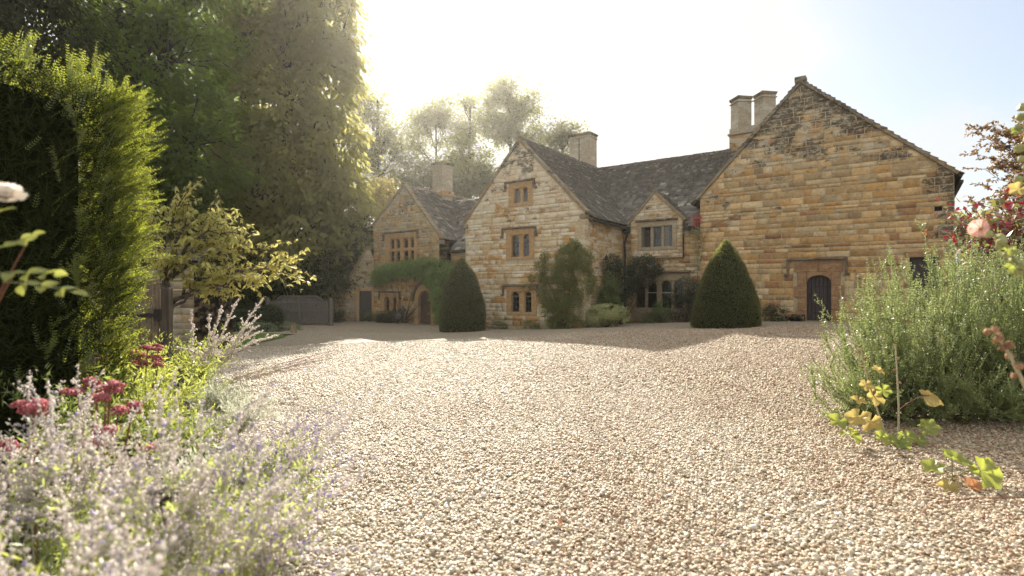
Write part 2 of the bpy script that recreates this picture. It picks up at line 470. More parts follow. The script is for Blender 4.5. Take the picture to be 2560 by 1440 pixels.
def court_left(y):      # left edge of the gravel
    pts = [(-4, -0.6), (0.5, -0.75), (1.5, -0.95), (3, -1.75), (4.3, -2.35), (6.4, -3.3), (8.5, -4.6), (11, -6.2), (15, -8.1), (18, -8.9), (20, -9.6), (21.5, -10.2)]
    if y >= 29.2 or 25.25 <= y < 26.3: return -17.0
    if y >= 26.3: return -11.2
    if y >= 21.5:
        return -9.9 + 0.25 * math.sin(y)
    for (a, p), (b, q) in zip(pts, pts[1:]):
        if a <= y <= b: return p + (q - p) * (y - a) / (b - a)
    return pts[0][1]
def build_court():
    V, F = [], []
    ys = list(np.arange(-4, 40.01, 0.4)); nx = 90
    for y in ys:
        xl = court_left(y) + 0.06 * mnoise.noise(Vector((y * 1.7, 3, 0)))
        for i in range(nx + 1):
            t = i / nx; x = xl + (16 - xl) * t
            V.append((x, y, float(gz_np(np.array(x), np.array(y)))))
    for j in range(len(ys) - 1):
        for i in range(nx):
            a = j * (nx + 1) + i; F.append((a, a + 1, a + nx + 2, a + nx + 1))
    k = NT('pea_gravel_bed')
    p = k.pos()
    vor = k.add('ShaderNodeTexVoronoi'); vor.inputs['Scale'].default_value = 34; k.link(p, vor.inputs['Vector'])
    sep = k.add('ShaderNodeSeparateColor'); k.link(vor.outputs['Color'], sep.inputs[0])
    c = k.mix(k.ramp(sep.outputs[0], 0.0, 1.0), (0.33, 0.28, 0.205), (0.54, 0.49, 0.41))
    c = k.mix(k.ramp(sep.outputs[1], 0.84, 0.97), c, (0.40, 0.27, 0.16))
    big = k.noise(p, 0.45, 5, 0.6)
    c = k.mix(k.ramp(big, 0.4, 0.7, 0, 0.25), c, (0.50, 0.41, 0.29))
    c = k.mix(k.ramp(vor.outputs['Distance'], 0.35, 0.75, 0, 0.8), c, (0.16, 0.12, 0.08))
    fine = k.noise(p, 60, 3, 0.7)
    h = k.math('SUBTRACT', k.math('MULTIPLY', fine, 0.3), vor.outputs['Distance'])
    k.bsdf(c, 0.75, bump=h, bstr=1.0, bdist=0.02, spec=0.25)
    o = link('gravel_court', mesh_np('gravel_court', np.array(V), np.array(F), k.m, smooth=True)); o['kind'] = 'structure'
build_court()

# lawn and the planted strip behind it
def lawn():
    pts = [(-10.3, 24.5), (-9.85, 23.6), (-9.8, 22.6), (-9.8, 21.4), (-9.55, 20.2), (-9.5, 19.6), (-10.2, 18.9), (-13, 18.3), (-26, 17.6), (-26, 25.2), (-16, 25.3), (-11.0, 25.2)]
    def ins(x, y):
        c = False; n = len(pts)
        for i in range(n):
            (x1, y1), (x2, y2) = pts[i], pts[(i + 1) % n]
            if (y1 > y) != (y2 > y) and x < (x2 - x1) * (y - y1) / (y2 - y1) + x1: c = not c
        return c
    m = plain_mat('lawn_turf', (0.10, 0.19, 0.03), (0.15, 0.26, 0.045), 3, 0.95, bstr=0.8, fine=20)
    grid_sheet('lawn', np.arange(-26, -9.5, 0.2), np.arange(17.6, 25.4, 0.2), lambda X, Y: gz_np(X, Y) + 0.03, m, ins)
    rs = np.random.RandomState(4)
    P = []
    while len(P) < 24000:
        x, y = rs.uniform(-20, -9.4), rs.uniform(17.8, 25.3)
        if ins(x, y): P.append((x, y, gz(x, y) + 0.03))
    P = np.array(P)
    A = rs.normal(0, 0.35, P.shape); A[:, 2] = 1
    foliage('grass', None, P, A, rand_dir(rs, len(P)), rs.uniform(0.04, 0.08, len(P)), np.full(len(P), 0.012),
            leaf_mat('grass_blade', (0.11, 0.21, 0.03), (0.18, 0.30, 0.05), 0.4), rs)
    tag(bpy.data.objects['grass'], 'short mown grass of the lawn beside the gravel', 'grass', kind='stuff')
lawn()
# soil bed along the hedge
def bed():
    V, F = [], []
    ys = np.arange(-1.0, 17.1, 0.25)
    for y in ys:
        xr = court_left(y) + 0.05
        for i in range(9):
            x = xr - (9) * i / 8 * (1 if i else 1)
            z = gz(x, y) + 0.012 + (0.06 * min(1, i / 1.0)) + 0.03 * mnoise.noise(Vector((x * 2, y * 2, 0)))
            V.append((x, y, z if i else gz(x, y) - 0.01))
    for j in range(len(ys) - 1):
        for i in range(8):
            a = j * 9 + i; F.append((a, a + 1, a + 10, a + 9))
    o = link('flower_bed', mesh_np('flower_bed', np.array(V), np.array(F), 'soil', smooth=True)); o['kind'] = 'structure'
bed()

# gravel stones, one scatter
def gravel():
    rs = np.random.RandomState(11)
    protos = []
    k = NT('pea_gravel')
    at = k.add('ShaderNodeAttribute', attribute_name='tint', attribute_type='INSTANCER')
    cr = k.add('ShaderNodeValToRGB'); e = cr.color_ramp.elements
    e[0].position = 0.0; e[0].color = (0.32, 0.20, 0.13, 1)
    e[1].position = 1.0; e[1].color = (0.72, 0.68, 0.60, 1)
    for p_, c_ in ((0.06, (0.38, 0.27, 0.18)), (0.16, (0.38, 0.28, 0.18)), (0.40, (0.46, 0.38, 0.27)), (0.72, (0.55, 0.48, 0.37)), (0.90, (0.54, 0.50, 0.44))):
        x = cr.color_ramp.elements.new(p_); x.color = (*c_, 1)
    k.link(at.outputs['Fac'], cr.inputs[0])
    k.bsdf(cr.outputs[0], 0.5, spec=0.4)
    import bmesh
    for j in range(5):
        bm = bmesh.new(); bmesh.ops.create_icosphere(bm, subdivisions=2 if j < 5 else 1, radius=0.5)
        sx, sy, sz = 1.0, rs.uniform(0.6, 0.9), rs.uniform(0.38, 0.6)
        off = Vector(rs.uniform(0, 50, 3))
        for v in bm.verts:
            q = v.co.copy()
            f = 1 + 0.45 * mnoise.noise(q * 2.2 + off)
            v.co = Vector((q.x * sx * f, q.y * sy * f, q.z * sz * f))
        me = bpy.data.meshes.new('pebble'); bm.to_mesh(me); bm.free(); me.materials.append(k.m)
        me.polygons.foreach_set('use_smooth', np.ones(len(me.polygons), dtype=bool))
        protos.append(bpy.data.objects.new('pebble_shape', me))
    P, S = [], []
    for (y0, y1, dens, s0, s1) in ((1.6, 4.0, 4300, 0.012, 0.036), (4.0, 7.0, 3200, 0.013, 0.034), (7, 12, 1300, 0.020, 0.042), (12, 20, 420, 0.028, 0.05)):
        nstep = 24
        for a in np.linspace(y0, y1, nstep, endpoint=False):
            b = a + (y1 - y0) / nstep; ym = (a + b) / 2
            xl = court_left(ym) - 0.05; xl = max(xl, -ym * 0.98 - 0.3); xr = min(ym * 0.98 + 0.3, 12.5)
            n = int(dens * (b - a) * (xr - xl))
            x = rs.uniform(xl, xr, n); y = rs.uniform(a, b, n)
            P.append(np.stack([x, y, gz_np(x, y)], 1)); S.append((s0 + (s1 - s0) * rs.beta(1.6, 3.2, n)) * np.where(rs.random(n) < .02, 1.6, 1))
    P = np.concatenate(P); S = np.concatenate(S); n = len(P)
    P[:, 2] += rs.uniform(-0.2, 0.45, n) * S
    # gentle drifts of browner stones; darkening to the right also paints the plants' shade
    cl = np.array([mnoise.noise(Vector((p[0] * 0.9, p[1] * 0.9, 5))) for p in P[::1]]) if n < 400000 else 0
    brown = np.clip((P[:, 0] - .8) * 0.08 + cl * 0.25, -0.15, 0.26)
    T = np.clip(rs.random(n) - brown * 0.9, 0.0, 1)
    me = bpy.data.meshes.new('gravel'); me.vertices.add(n); me.vertices.foreach_set('co', P.astype(np.float32).ravel())
    def attr(nm, typ, key, val):
        a = me.attributes.new(nm, typ, 'POINT'); a.data.foreach_set(key, np.asarray(val).ravel())
    attr('tint', 'FLOAT', 'value', T.astype(np.float32))
    attr('siz', 'FLOAT', 'value', S.astype(np.float32))
    rot = np.stack([rs.normal(0, 0.45, n), rs.normal(0, 0.45, n), rs.uniform(0, 6.28, n)], 1)
    attr('rot', 'FLOAT_VECTOR', 'vector', rot.astype(np.float32))
    attr('pick', 'INT', 'value', rs.randint(0, len(protos), n).astype(np.int32))
    o = link('gravel', me)
    tag(o, 'pale cream and tan pea gravel spread over the courtyard', 'gravel', kind='stuff')
    ng = bpy.data.node_groups.new('gravel_scatter', 'GeometryNodeTree')
    ng.interface.new_socket('Geometry', in_out='INPUT', socket_type='NodeSocketGeometry')
    ng.interface.new_socket('Geometry', in_out='OUTPUT', socket_type='NodeSocketGeometry')
    N = ng.nodes; Lk = ng.links
    gi, go = N.new('NodeGroupInput'), N.new('NodeGroupOutput')
    g2i = N.new('GeometryNodeGeometryToInstance')
    for p_ in reversed(protos):
        oi = N.new('GeometryNodeObjectInfo'); oi.inputs['Object'].default_value = p_
        oi.inputs['As Instance'].default_value = True
        Lk.new(oi.outputs['Geometry'], g2i.inputs[0])
    iop = N.new('GeometryNodeInstanceOnPoints'); iop.inputs['Pick Instance'].default_value = True
    def na(nm, typ):
        x = N.new('GeometryNodeInputNamedAttribute'); x.data_type = typ; x.inputs['Name'].default_value = nm
        return [q for q in x.outputs if q.enabled and q.name == 'Attribute'][0]
    e2r = N.new('FunctionNodeEulerToRotation')
    Lk.new(gi.outputs[0], iop.inputs['Points']); Lk.new(g2i.outputs[0], iop.inputs['Instance'])
    Lk.new(na('pick', 'INT'), iop.inputs['Instance Index'])
    Lk.new(na('rot', 'FLOAT_VECTOR'), e2r.inputs[0]); Lk.new(e2r.outputs[0], iop.inputs['Rotation'])
    Lk.new(na('siz', 'FLOAT'), iop.inputs['Scale'])
    Lk.new(iop.outputs[0], go.inputs[0])
    md = o.modifiers.new('scatter', 'NODES'); md.node_group = ng
    print('pebbles', n)
gravel()

# ------------------------------------------------------------------ masonry and roofs
HU, HV, HC = Vector((0.812, -0.583, 0)), Vector((0.583, 0.812, 0)), Vector((3.33, 25.0, 0))
HROT = math.atan2(-0.583, 0.812)

def stone_unit(rs, mat):
    """rough block, unit in x and z, y = depth in metres (front at negative y)"""
    ins = 0.045
    j = lambda s: rs.uniform(-s, s)
    back = [(-.5, 0.03, -.5), (.5, 0.03, -.5), (.5, 0.03, .5), (-.5, 0.03, .5)]
    mid = [(sx * (.5 - abs(j(.02))), -0.007, sz * (.5 - abs(j(.03)))) for sx, sz in ((-1, -1), (1, -1), (1, 1), (-1, 1))]
    fr = [(sx * (.5 - ins * .35 - abs(j(.012))), -0.016 + j(.007), sz * (.5 - ins * .9 - abs(j(.03)))) for sx, sz in ((-1, -1), (1, -1), (1, 1), (-1, 1))]
    V = back + mid + fr
    F = []
    for a, b in ((0, 4), (4, 8)):
        for i in range(4):
            k2 = (i + 1) % 4; F.append((a + i, a + k2, b + k2, b + i))
    F.append((8, 9, 10, 11))
    return np.array(V), np.array(F)

def masonry(parent, O, A, Nn, span, z0, z1, holes, course, length, palette, mats, seed, nparts, joint=0.014, big=None, name='stone'):
    """courses of stones on the plane through O spanned by A and z, facing Nn.
    span(z) -> (a0, a1); holes: list of (a0, a1, z0, z1)"""
    rnd = random.Random(seed); rs = np.random.RandomState(seed)
    units = [stone_unit(rs, None) for _ in range(8)]
    umesh = [mesh_np('stone', V, F, mats[0]) for V, F in units]
    Ln = A
    B = -Nn
    stones = []
    z = z0
    while z < z1 - 0.05:
        h = rnd.uniform(*course) * (rnd.choice((0.62, 1, 1, 1.15)) if z > 0 else 1)
        zt = min(z + h, z1)
        b0, b1 = span(z); t0, t1 = span(zt)
        zm = (z + zt) / 2
        blk = sorted((ha, hb) for ha, hb, hz0, hz1 in holes if hz0 < zt - 0.03 and hz1 > z + 0.03)
        segs = []; cur = min(b0, t0) if False else b0
        lo, hi = b0, b1
        cur = lo
        for ha, hb in blk:
            if ha > cur: segs.append((cur, min(ha, hi)))
            cur = max(cur, hb)
        if cur < hi: segs.append((cur, hi))
        for sa, sb in segs:
            if sb - sa < 0.04: continue
            x = sa
            while x < sb - 0.02:
                w = rnd.uniform(*length) * (1.0 if rnd.random() < .7 else 1.5)
                if sb - (x + w) < length[0] * 0.5: w = sb - x
                xe = x + w
                c = palette(rnd, (x + xe) / 2, zm)
                # corners with the gable slope cut off
                f0, f1, f2, f3 = x, xe, min(xe, t1), max(x, t0)
                if f2 - f3 > 0.03 or f1 - f0 > 0.05:
                    if f3 > f2: f3 = f2 = (f3 + f2) / 2
                    cut = abs(f2 - xe) > 1e-4 or abs(f3 - x) > 1e-4
                    stones.append(((f1 - f0) * (zt - z), f0, f1, f2, f3, z, zt, c, cut))
                x = xe
        z = zt
    stones.sort(key=lambda s: -s[0])
    JV, JF, JC = [], [], []; base = 0
    O_ = np.array(O); A_ = np.array(Ln); B_ = np.array(B); Z_ = np.array((0, 0, 1.0))
    for i, (ar, f0, f1, f2, f3, za, zb, c, cut) in enumerate(stones):
        jw = joint
        V, F = units[i % 8]
        hh = zb - za - jw
        if hh < 0.02 or f1 - f0 - jw < 0.02: continue
        if not cut and i < nparts:
            o = bpy.data.objects.new(name, umesh[i % 8]); COL.objects.link(o); o.parent = parent
            m = Matrix.Identity(4); w = f1 - f0 - jw; am = (f0 + f1) / 2; zm = (za + zb) / 2
            dpt = rnd.uniform(0.6, 1.4)
            p = O_ + A_ * am + Z_ * zm
            for r_ in range(3):
                m[r_][0] = A_[r_] * w; m[r_][1] = B_[r_] * dpt; m[r_][2] = Z_[r_] * hh; m[r_][3] = p[r_]
            o.matrix_local = m
            o.color = (*c, 1)
        else:
            tz = V[:, 2] + 0.5
            left = (f0 + jw / 2) * (1 - tz) + (f3 + jw / 2) * tz; right = (f1 - jw / 2) * (1 - tz) + (f2 - jw / 2) * tz
            a = left + (right - left) * (V[:, 0] + 0.5)
            zz = za + jw / 2 + tz * hh
            W = O_ + a[:, None] * A_ + zz[:, None] * Z_ + (V[:, 1] * rnd.uniform(0.6, 1.4))[:, None] * B_
            if cut and i < nparts:
                W0 = W.mean(0)
                me = mesh_np('stone', W - W0, F, mats[0]); o = link(name, me, parent, W0); o.color = (*c, 1)
            else:
                JV.append(W); JF.append(F + base); base += len(W); JC.append(np.tile(np.array(c), (len(W), 1)))
    if JV:
        o = link('small_' + name + 's', mesh_np('small_stones', np.concatenate(JV), np.concatenate(JF), mats[1], {'col': np.concatenate(JC)}), parent)
        o['kind'] = 'stuff'
    return len(stones)

def wall_sheet(name, parent, O, A, Nn, brk, top, z0, holes, mat='mortar', reveal=0.3):
    """flat wall with real openings; top(a) gives the height; reveals are built inward"""
    xs = sorted(set([round(b, 4) for b in brk] + [round(h[0], 4) for h in holes] + [round(h[1], 4) for h in holes]))
    V, F = [], []
    O_, A_, N_ = Vector(O), Vector(A), Vector(Nn)
    def P(a, z, n=0.0): return tuple(O_ + A_ * a + Vector((0, 0, z)) - N_ * n)
    def quad(p): b = len(V); V.extend(p); F.append(tuple(range(b, b + len(p))))
    for a, b in zip(xs, xs[1:]):
        m = (a + b) / 2
        hs = sorted((h[2], h[3]) for h in holes if h[0] < m < h[1])
        z = z0
        for h0, h1 in hs:
            if h0 > z: quad([P(a, z), P(b, z), P(b, h0), P(a, h0)])
            z = h1
        quad([P(a, z), P(b, z), P(b, top(b)), P(a, top(a))])
    for h in holes:
        a0, a1, h0, h1 = h
        quad([P(a0, h0), P(a0, h1), P(a0, h1, reveal), P(a0, h0, reveal)])
        quad([P(a1, h0), P(a1, h1), P(a1, h1, reveal), P(a1, h0, reveal)])
        quad([P(a0, h1), P(a1, h1), P(a1, h1, reveal), P(a0, h1, reveal)])
        quad([P(a0, h0), P(a1, h0), P(a1, h0, reveal), P(a0, h0, reveal)])
    me = bpy.data.meshes.new(name); me.from_pydata(V, [], F); me.update(); me.materials.append(M[mat])
    return link(name, me, parent)

def slate_roof(parent, P0, E, S, width, slope, seed, nparts, hide=None, expo=(0.26, 0.15), wid=(0.2, 0.42), left=None, right=None, name='slate'):
    """courses of stone slates from the eave (P0) up; E along the eave, S up the slope"""
    rnd = random.Random(seed); rs = np.random.RandomState(seed)
    E_, S_ = np.array(E, float), np.array(S, float); N_ = np.cross(E_, S_)
    P0 = np.array(P0, float)
    units = []
    for _ in range(8):
        j = lambda s: rs.uniform(-s, s)
        low = [(0.0 + abs(j(.05)), j(.05), 0), (1 - abs(j(.05)), j(.05), 0)]
        V = [(low[0][0], low[0][1], 0), (low[1][0], low[1][1], 0), (1, 1, 0), (0, 1, 0),
             (low[0][0], low[0][1], 1), (low[1][0], low[1][1], 1 + j(.3)), (1, 1, 1), (0, 1, 1)]
        F = [(4, 5, 6, 7), (0, 1, 5, 4), (1, 2, 6, 5), (3, 0, 4, 7)]
        units.append((np.array(V, float), np.array(F)))
    umesh = [mesh_np('slate', V, F, 'slate_obj') for V, F in units]
    s = 0.0; tiles = []; row = 0
    while s < slope - 0.03:
        t = s / slope; ex = expo[0] + (expo[1] - expo[0]) * t
        x = -rnd.uniform(0, 0.2)
        lo = left(s) if left else 0.0; hi = right(s) if right else width
        x += lo
        while x < hi:
            w = rnd.uniform(*wid) * (1 - 0.35 * t)
            a, b = max(x, lo), min(x + w, hi)
            if b - a > 0.05:
                p = P0 + E_ * (a + b) / 2 + S_ * (s + ex / 2)
                if hide is None or not hide(p):
                    g = rnd.uniform(0.14, 0.27) * (1.9 if rnd.random() < 0.10 else 1)
                    tiles.append((ex * (b - a), a, b, s, ex, (g * 1.02, g * 0.96, g * 0.86)))
            x += w
        s += ex; row += 1
    tiles.sort(key=lambda q: -q[0])
    JV, JF, JC = [], [], []; base = 0
    for i, (ar, a, b, s, ex, c) in enumerate(tiles):
        th = rnd.uniform(0.035, 0.06); L = min(ex * 1.6, slope - s + 0.02)
        S2 = S_ - N_ * (0.10 / L if L > 0.1 else 0); lift = 0.10 + rnd.uniform(-0.006, 0.012)
        p = P0 + E_ * (a + 0.004) + S_ * (s + rnd.uniform(-0.012, 0.012)) + N_ * lift
        w = b - a - 0.008
        if i < nparts:
            o = bpy.data.objects.new(name, umesh[i % 8]); COL.objects.link(o); o.parent = parent
            m = Matrix.Identity(4)
            for r_ in range(3):
                m[r_][0] = E_[r_] * w; m[r_][1] = S2[r_] * L; m[r_][2] = N_[r_] * th; m[r_][3] = p[r_]
            o.matrix_local = m; o.color = (*c, 1)
        else:
            V, F = units[i % 8]
            W = p + V[:, :1] * E_ * w + V[:, 1:2] * S2 * L + V[:, 2:3] * N_ * th
            JV.append(W); JF.append(F + base); base += len(W); JC.append(np.tile(np.array(c), (len(W), 1)))
    if JV:
        o = link('small_slates', mesh_np('small_slates', np.concatenate(JV), np.concatenate(JF), 'slate_att', {'col': np.concatenate(JC)}), parent)
        o['kind'] = 'stuff'
    return len(tiles)

def rebase(root, off):
    """move the thing's origin to its own foot without moving its parts"""
    off = Vector(off)
    for c in root.children: c.location = c.location - off
    root.location = HC + HU * off.x + HV * off.y + Vector((0, 0, off.z))

def pal(*cols):
    tot = sum(c[0] for c in cols)
    def f(rnd, a, z):
        r = rnd.random() * tot
        for w, c in cols:
            r -= w
            if r <= 0: break
        k = rnd.uniform(0.86, 1.14)
        return tuple(min(1, v * k) for v in c)
    return f
OCHRE, CREAM, RUST, HONEY, TAN, GREY = (0.56, 0.35, 0.145), (0.67, 0.53, 0.32), (0.40, 0.225, 0.11), (0.65, 0.46, 0.235), (0.50, 0.37, 0.21), (0.44, 0.38, 0.28)
def barn_pal(rnd, a, z):
    if z < 2.6: f = pal((3, OCHRE), (1.8, RUST), (3, HONEY), (1.5, TAN), (1.8, CREAM))
    elif z < 5.5: f = pal((3, OCHRE), (.8, RUST), (5, HONEY), (1, TAN), (2.5, CREAM))
    else: f = pal((2, OCHRE), (0.3, RUST), (3, HONEY), (2, TAN), (3, CREAM))
    kk = rnd.choice((.78, .92, 1.0, 1.0, 1.06, 1.12)); return tuple(v * kk for v in f(rnd, a, z))
house_pal = pal((3.2, (0.58, 0.33, 0.12)), (0.4, RUST), (2, HONEY), (0.6, TAN), (5, (0.68, 0.54, 0.33)), (4, (0.72, 0.64, 0.48)))
main_pal = pal((2, OCHRE), (0.6, RUST), (3, HONEY), (3, TAN), (3, CREAM), (1, GREY))
def cot_pal(rnd, a, z):
    f = pal((3, OCHRE), (0.8, RUST), (3, HONEY), (2, TAN), (1.5, CREAM)) if z < 3.4 else pal((1, OCHRE), (1.5, HONEY), (3, TAN), (3, GREY), (1.5, CREAM))
    return f(rnd, a, z)
grey_pal = pal((3, GREY), (2, TAN), (2, (0.42, 0.38, 0.28)), (0.7, HONEY), (1, (0.25, 0.20, 0.14)))

# window builder --------------------------------------------------
def arch_pts(u0, u1, zs, rise, n=7):
    c = (u0 + u1) / 2; hw = (u1 - u0) / 2
    return [(c - hw * math.cos(math.pi * i / n), zs + rise * math.sin(math.pi * i / n) ** 0.9) for i in range(n + 1)]

def window(parent, v, outer, lights, sill_h=0.0, arched=True, mat='dressed', rows=None, grid=(2, 4), curtain=None, frame_y=-0.035, casements=()):
    """stone-mullioned window in the plane y=v. outer=(u0,u1,z0,z1) of the stone frame;
    lights: list of (u0,u1,z0,z1)"""
    u0, u1, z0, z1 = outer
    y0, y1 = v + frame_y, v + 0.20
    fr = MB()
    ls = sorted(lights)
    lz0 = min(l[2] for l in ls); lz1 = max(l[3] for l in ls)
    fr.box(u0, u1, y0, y1, z0, lz0)                        # sill block
    fr.box(u0 - 0.0, ls[0][0], y0 + 0.001, y1, lz0, z1)    # jambs
    fr.box(max(l[1] for l in ls), u1, y0 + 0.001, y1, lz0, z1)
    fr.box(ls[0][0], max(l[1] for l in ls), y0 + 0.002, y1, lz1 + (0.02 if arched else 0.0), z1)
    w = fr.obj('window', mat, parent, bevel=0.012)
    cols = sorted(set((round(l[0], 3), round(l[1], 3)) for l in ls))
    for (a, b), (c, d) in zip(cols, cols[1:]):             # mullions
        mb = MB(); ym = v + 0.03
        ch = min(0.04, (c - b) * 0.3)
        mb.add([(b, y1, lz0), (c, y1, lz0), (c, ym + .05, lz0), (c - ch, ym, lz0), (b + ch, ym, lz0), (b, ym + .05, lz0),
                (b, y1, lz1 + .02), (c, y1, lz1 + .02), (c, ym + .05, lz1 + .02), (c - ch, ym, lz1 + .02), (b + ch, ym, lz1 + .02), (b, ym + .05, lz1 + .02)],
               [(0, 1, 2, 3, 4, 5), (11, 10, 9, 8, 7, 6)] + [(i, i + 6, (i + 1) % 6 + 6, (i + 1) % 6) for i in range(6)])
        mb.obj('mullion', mat, w)
    if rows:                                               # transom
        tr = MB(); tr.box(cols[0][0], cols[-1][1], v + 0.012, y1 - .01, rows[0], rows[1]); tr.obj('transom', mat, w, bevel=0.01)
    for l in ls:
        a, b, c, d = l
        top_light = arched and abs(d - lz1) < 0.3 if rows is None else (arched and d > rows[1])
        gy = v + 0.13
        if top_light:
            hw = (b - a) / 2; rise = min(hw * 1.0, (d - c) * 0.4); zs = d - rise
            pts = arch_pts(a, b, zs, rise)
            hd = MB(); n = len(pts)
            for i in range(n - 1):
                (x0, q0), (x1, q1) = pts[i], pts[i + 1]
                hd.add([(x0, v + .02, q0), (x1, v + .02, q1), (x1, v + .02, lz1 + .022), (x0, v + .02, lz1 + .022),
                        (x0, y1 - .002, q0), (x1, y1 - .002, q1), (x1, y1 - .002, lz1 + .022), (x0, y1 - .002, lz1 + .022)],
                       [(0, 1, 2, 3), (0, 4, 5, 1), (7, 6, 5, 4), (3, 2, 6, 7)])
            hd.obj('arched_head', mat, w)
            shape = [(a, c)] + [(b, c)] + [(x, q) for x, q in reversed(pts)]
        else:
            shape = [(a, c), (b, c), (b, d), (a, d)]
        g = MB(); g.poly([(x, gy, q) for x, q in shape]); g.obj('pane', 'glass', w)
        if curtain and l in curtain:
            cu = MB()
            cu.box(a + .01, b - .01, gy + 0.02, gy + 0.03, c + .01, d - .01); cu.obj('curtain', 'curtain', w)
        nx, nz_ = grid
        le = MB()
        for i in range(1, nx):
            x = a + (b - a) * i / nx; le.box(x - .006, x + .006, gy - .012, gy - .002, c, d - (0.02 if not top_light else 0.03))
        for i in range(1, nz_):
            q = c + (d - c) * i / nz_
            hw2 = (b - a) / 2
            if top_light and q > d - rise:
                s_ = (q - (d - rise)) / rise; hw2 *= math.sqrt(max(0.02, 1 - s_ ** 2))
            m_ = (a + b) / 2; le.box(m_ - hw2, m_ + hw2, gy - .013, gy - .003, q - .006, q + .006)
        if nx > 1 or nz_ > 1: le.obj('leading', 'lead', w)
        if casements == 'all' or l in casements:
            ca = MB(); t = .028; dd = d if not top_light else d - rise
            for bx in ((a, a + t, c, dd), (b - t, b, c, dd), (a, b, c, c + t), (a, b, dd - t, dd)):
                ca.box(bx[0], bx[1], gy - .03, gy - .014, bx[2], bx[3])
            ca.obj('casement_frame', 'casement', w)
    return w

def hood_mould(parent, v, u0, u1, z, drop=0.28, h=0.085, proj=0.13, mat='hood'):
    m = MB()
    pr = [(0, 0), (-proj, 0.02), (-proj, 0.05), (-0.02, h + 0.03), (0, h + 0.03)]
    n = len(pr)
    m.add([(u0, v + a, z + b) for a, b in pr] + [(u1, v + a, z + b) for a, b in pr],
          [tuple(range(n))[::-1], tuple(range(n, 2 * n))] + [(i, (i + 1) % n, (i + 1) % n + n, i + n) for i in range(n)])
    if drop:
        for a, b in ((u0, u0 + 0.09), (u1 - 0.09, u1)):
            m.box(a, b, v - proj + 0.015, v, z - drop, z + 0.021)
        m.box(u0 - 0.09, u0 + 0.09, v - proj + 0.02, v, z - drop - 0.09, z - drop + .002)
        m.box(u1 - 0.09, u1 + 0.09, v - proj + 0.02, v, z - drop - 0.09, z - drop + .002)
    return m.obj('hood_mould', mat, parent, bevel=0.012)

def coping(parent, v, pts, width=0.34, thick=0.13, seg=0.85, mat='coping', front=-0.07, seed=1):
    """coping stones laid up the gable from pts[0] over pts[1] (apex) to pts[2]"""
    rnd = random.Random(seed)
    for a, b in ((pts[0], pts[1]), (pts[2], pts[1])):
        a, b = Vector((a[0], 0, a[1])), Vector((b[0], 0, b[1])); d = b - a; L = d.length; d.normalize()
        nrm = Vector((-d.z, 0, d.x));
        if nrm.z < 0: nrm = -nrm
        n = max(1, round(L / seg)); cuts = [0] + sorted(L * (i + rnd.uniform(-.15, .15)) / n for i in range(1, n)) + [L + 0.04]
        for s0, s1 in zip(cuts, cuts[1:]):
            p, q = a + d * (s0 + .006), a + d * (s1 - .006)
            off = rnd.uniform(-.012, .012)
            m = MB(); vs_ = []
            for t in (p, q):
                for yy, nn in ((v + front + off, -0.02), (v + front + width, -0.02), (v + front + width, thick), (v + front + off, thick + off)):
                    vs_.append((t.x + nrm.x * nn, yy, t.z + nrm.z * nn))
            m.add(vs_, [(0, 1, 2, 3), (7, 6, 5, 4), (0, 4, 5, 1), (1, 5, 6, 2), (2, 6, 7, 3), (3, 7, 4, 0)])
            m.obj('coping_stone', mat, parent, bevel=0.015)

def plank_door(parent, u0, u1, z0, z1, y, mat, n=5, rise=0.0, name='door', hinges=True, ring=True):
    """door of vertical planks, optional arched head"""
    d = empty(name); d.parent = parent; d.location = (0, 0, 0)
    w = (u1 - u0) / n
    def top(x):
        t = (x - u0) / (u1 - u0) * 2 - 1
        return z1 - rise * (1 - math.sqrt(max(0, 1 - t * t * 0.96))) if rise else z1
    for i in range(n):
        a, b = u0 + i * w + .006, u0 + (i + 1) * w - .006
        off = 0.004 * ((i * 7) % 3)
        m = MB(); m.prism([(a, z0), (b, z0), (b, top(b)), ((a + b) / 2, top((a + b) / 2)), (a, top(a))], y + off, y + 0.05)
        m.obj('plank', mat, d, bevel=0.006)
    m = MB(); m.box(u0, u1, y + 0.051, y + 0.07, z0, z1 - rise); m.obj('door_back', mat, d)
    if hinges:
        for zz in (z0 + 0.35, z1 - rise - 0.25):
            m = MB(); m.box(u1 - (u1 - u0) * .75, u1, y - .014, y - .002, zz, zz + .045); m.obj('strap_hinge', 'iron', d)
    if ring:
        m = MB(); m.box(u0 + .07, u0 + .11, y - .03, y - .001, z0 + 1.0, z0 + 1.2); m.obj('latch', 'iron', d)
    return d

def chimney(parent, cu, cv, w, dp, z0, z1, rot=0.0, panels=0, name='chimney', mat='chimney', cap=0.09):
    c = MB()
    Mx = Matrix.Translation((cu, cv, 0)) @ Matrix.Rotation(rot, 4, 'Z')
    c.box(-w / 2, w / 2, -dp / 2, dp / 2, z0, z1 - 0.14, Mx)
    o = c.obj(name, mat, parent, bevel=0.02)
    b = MB(); b.box(-w / 2 - .05, w / 2 + .05, -dp / 2 - .05, dp / 2 + .05, z1 - 0.30, z1 - 0.24, Mx)
    b.obj('string_band', mat, o, bevel=0.015)
    k = MB(); k.box(-w / 2 - cap * .6, w / 2 + cap * .6, -dp / 2 - cap * .6, dp / 2 + cap * .6, z1 - 0.139, z1 - 0.07, Mx)
    k.box(-w / 2 - cap, w / 2 + cap, -dp / 2 - cap, dp / 2 + cap, z1 - 0.069, z1, Mx)
    k.obj('chimney_cap', 'coping', o, bevel=0.015)
    return o
Z3 = Vector((0, 0, 1)); AX = Vector((1, 0, 0)); AY = Vector((0, 1, 0))

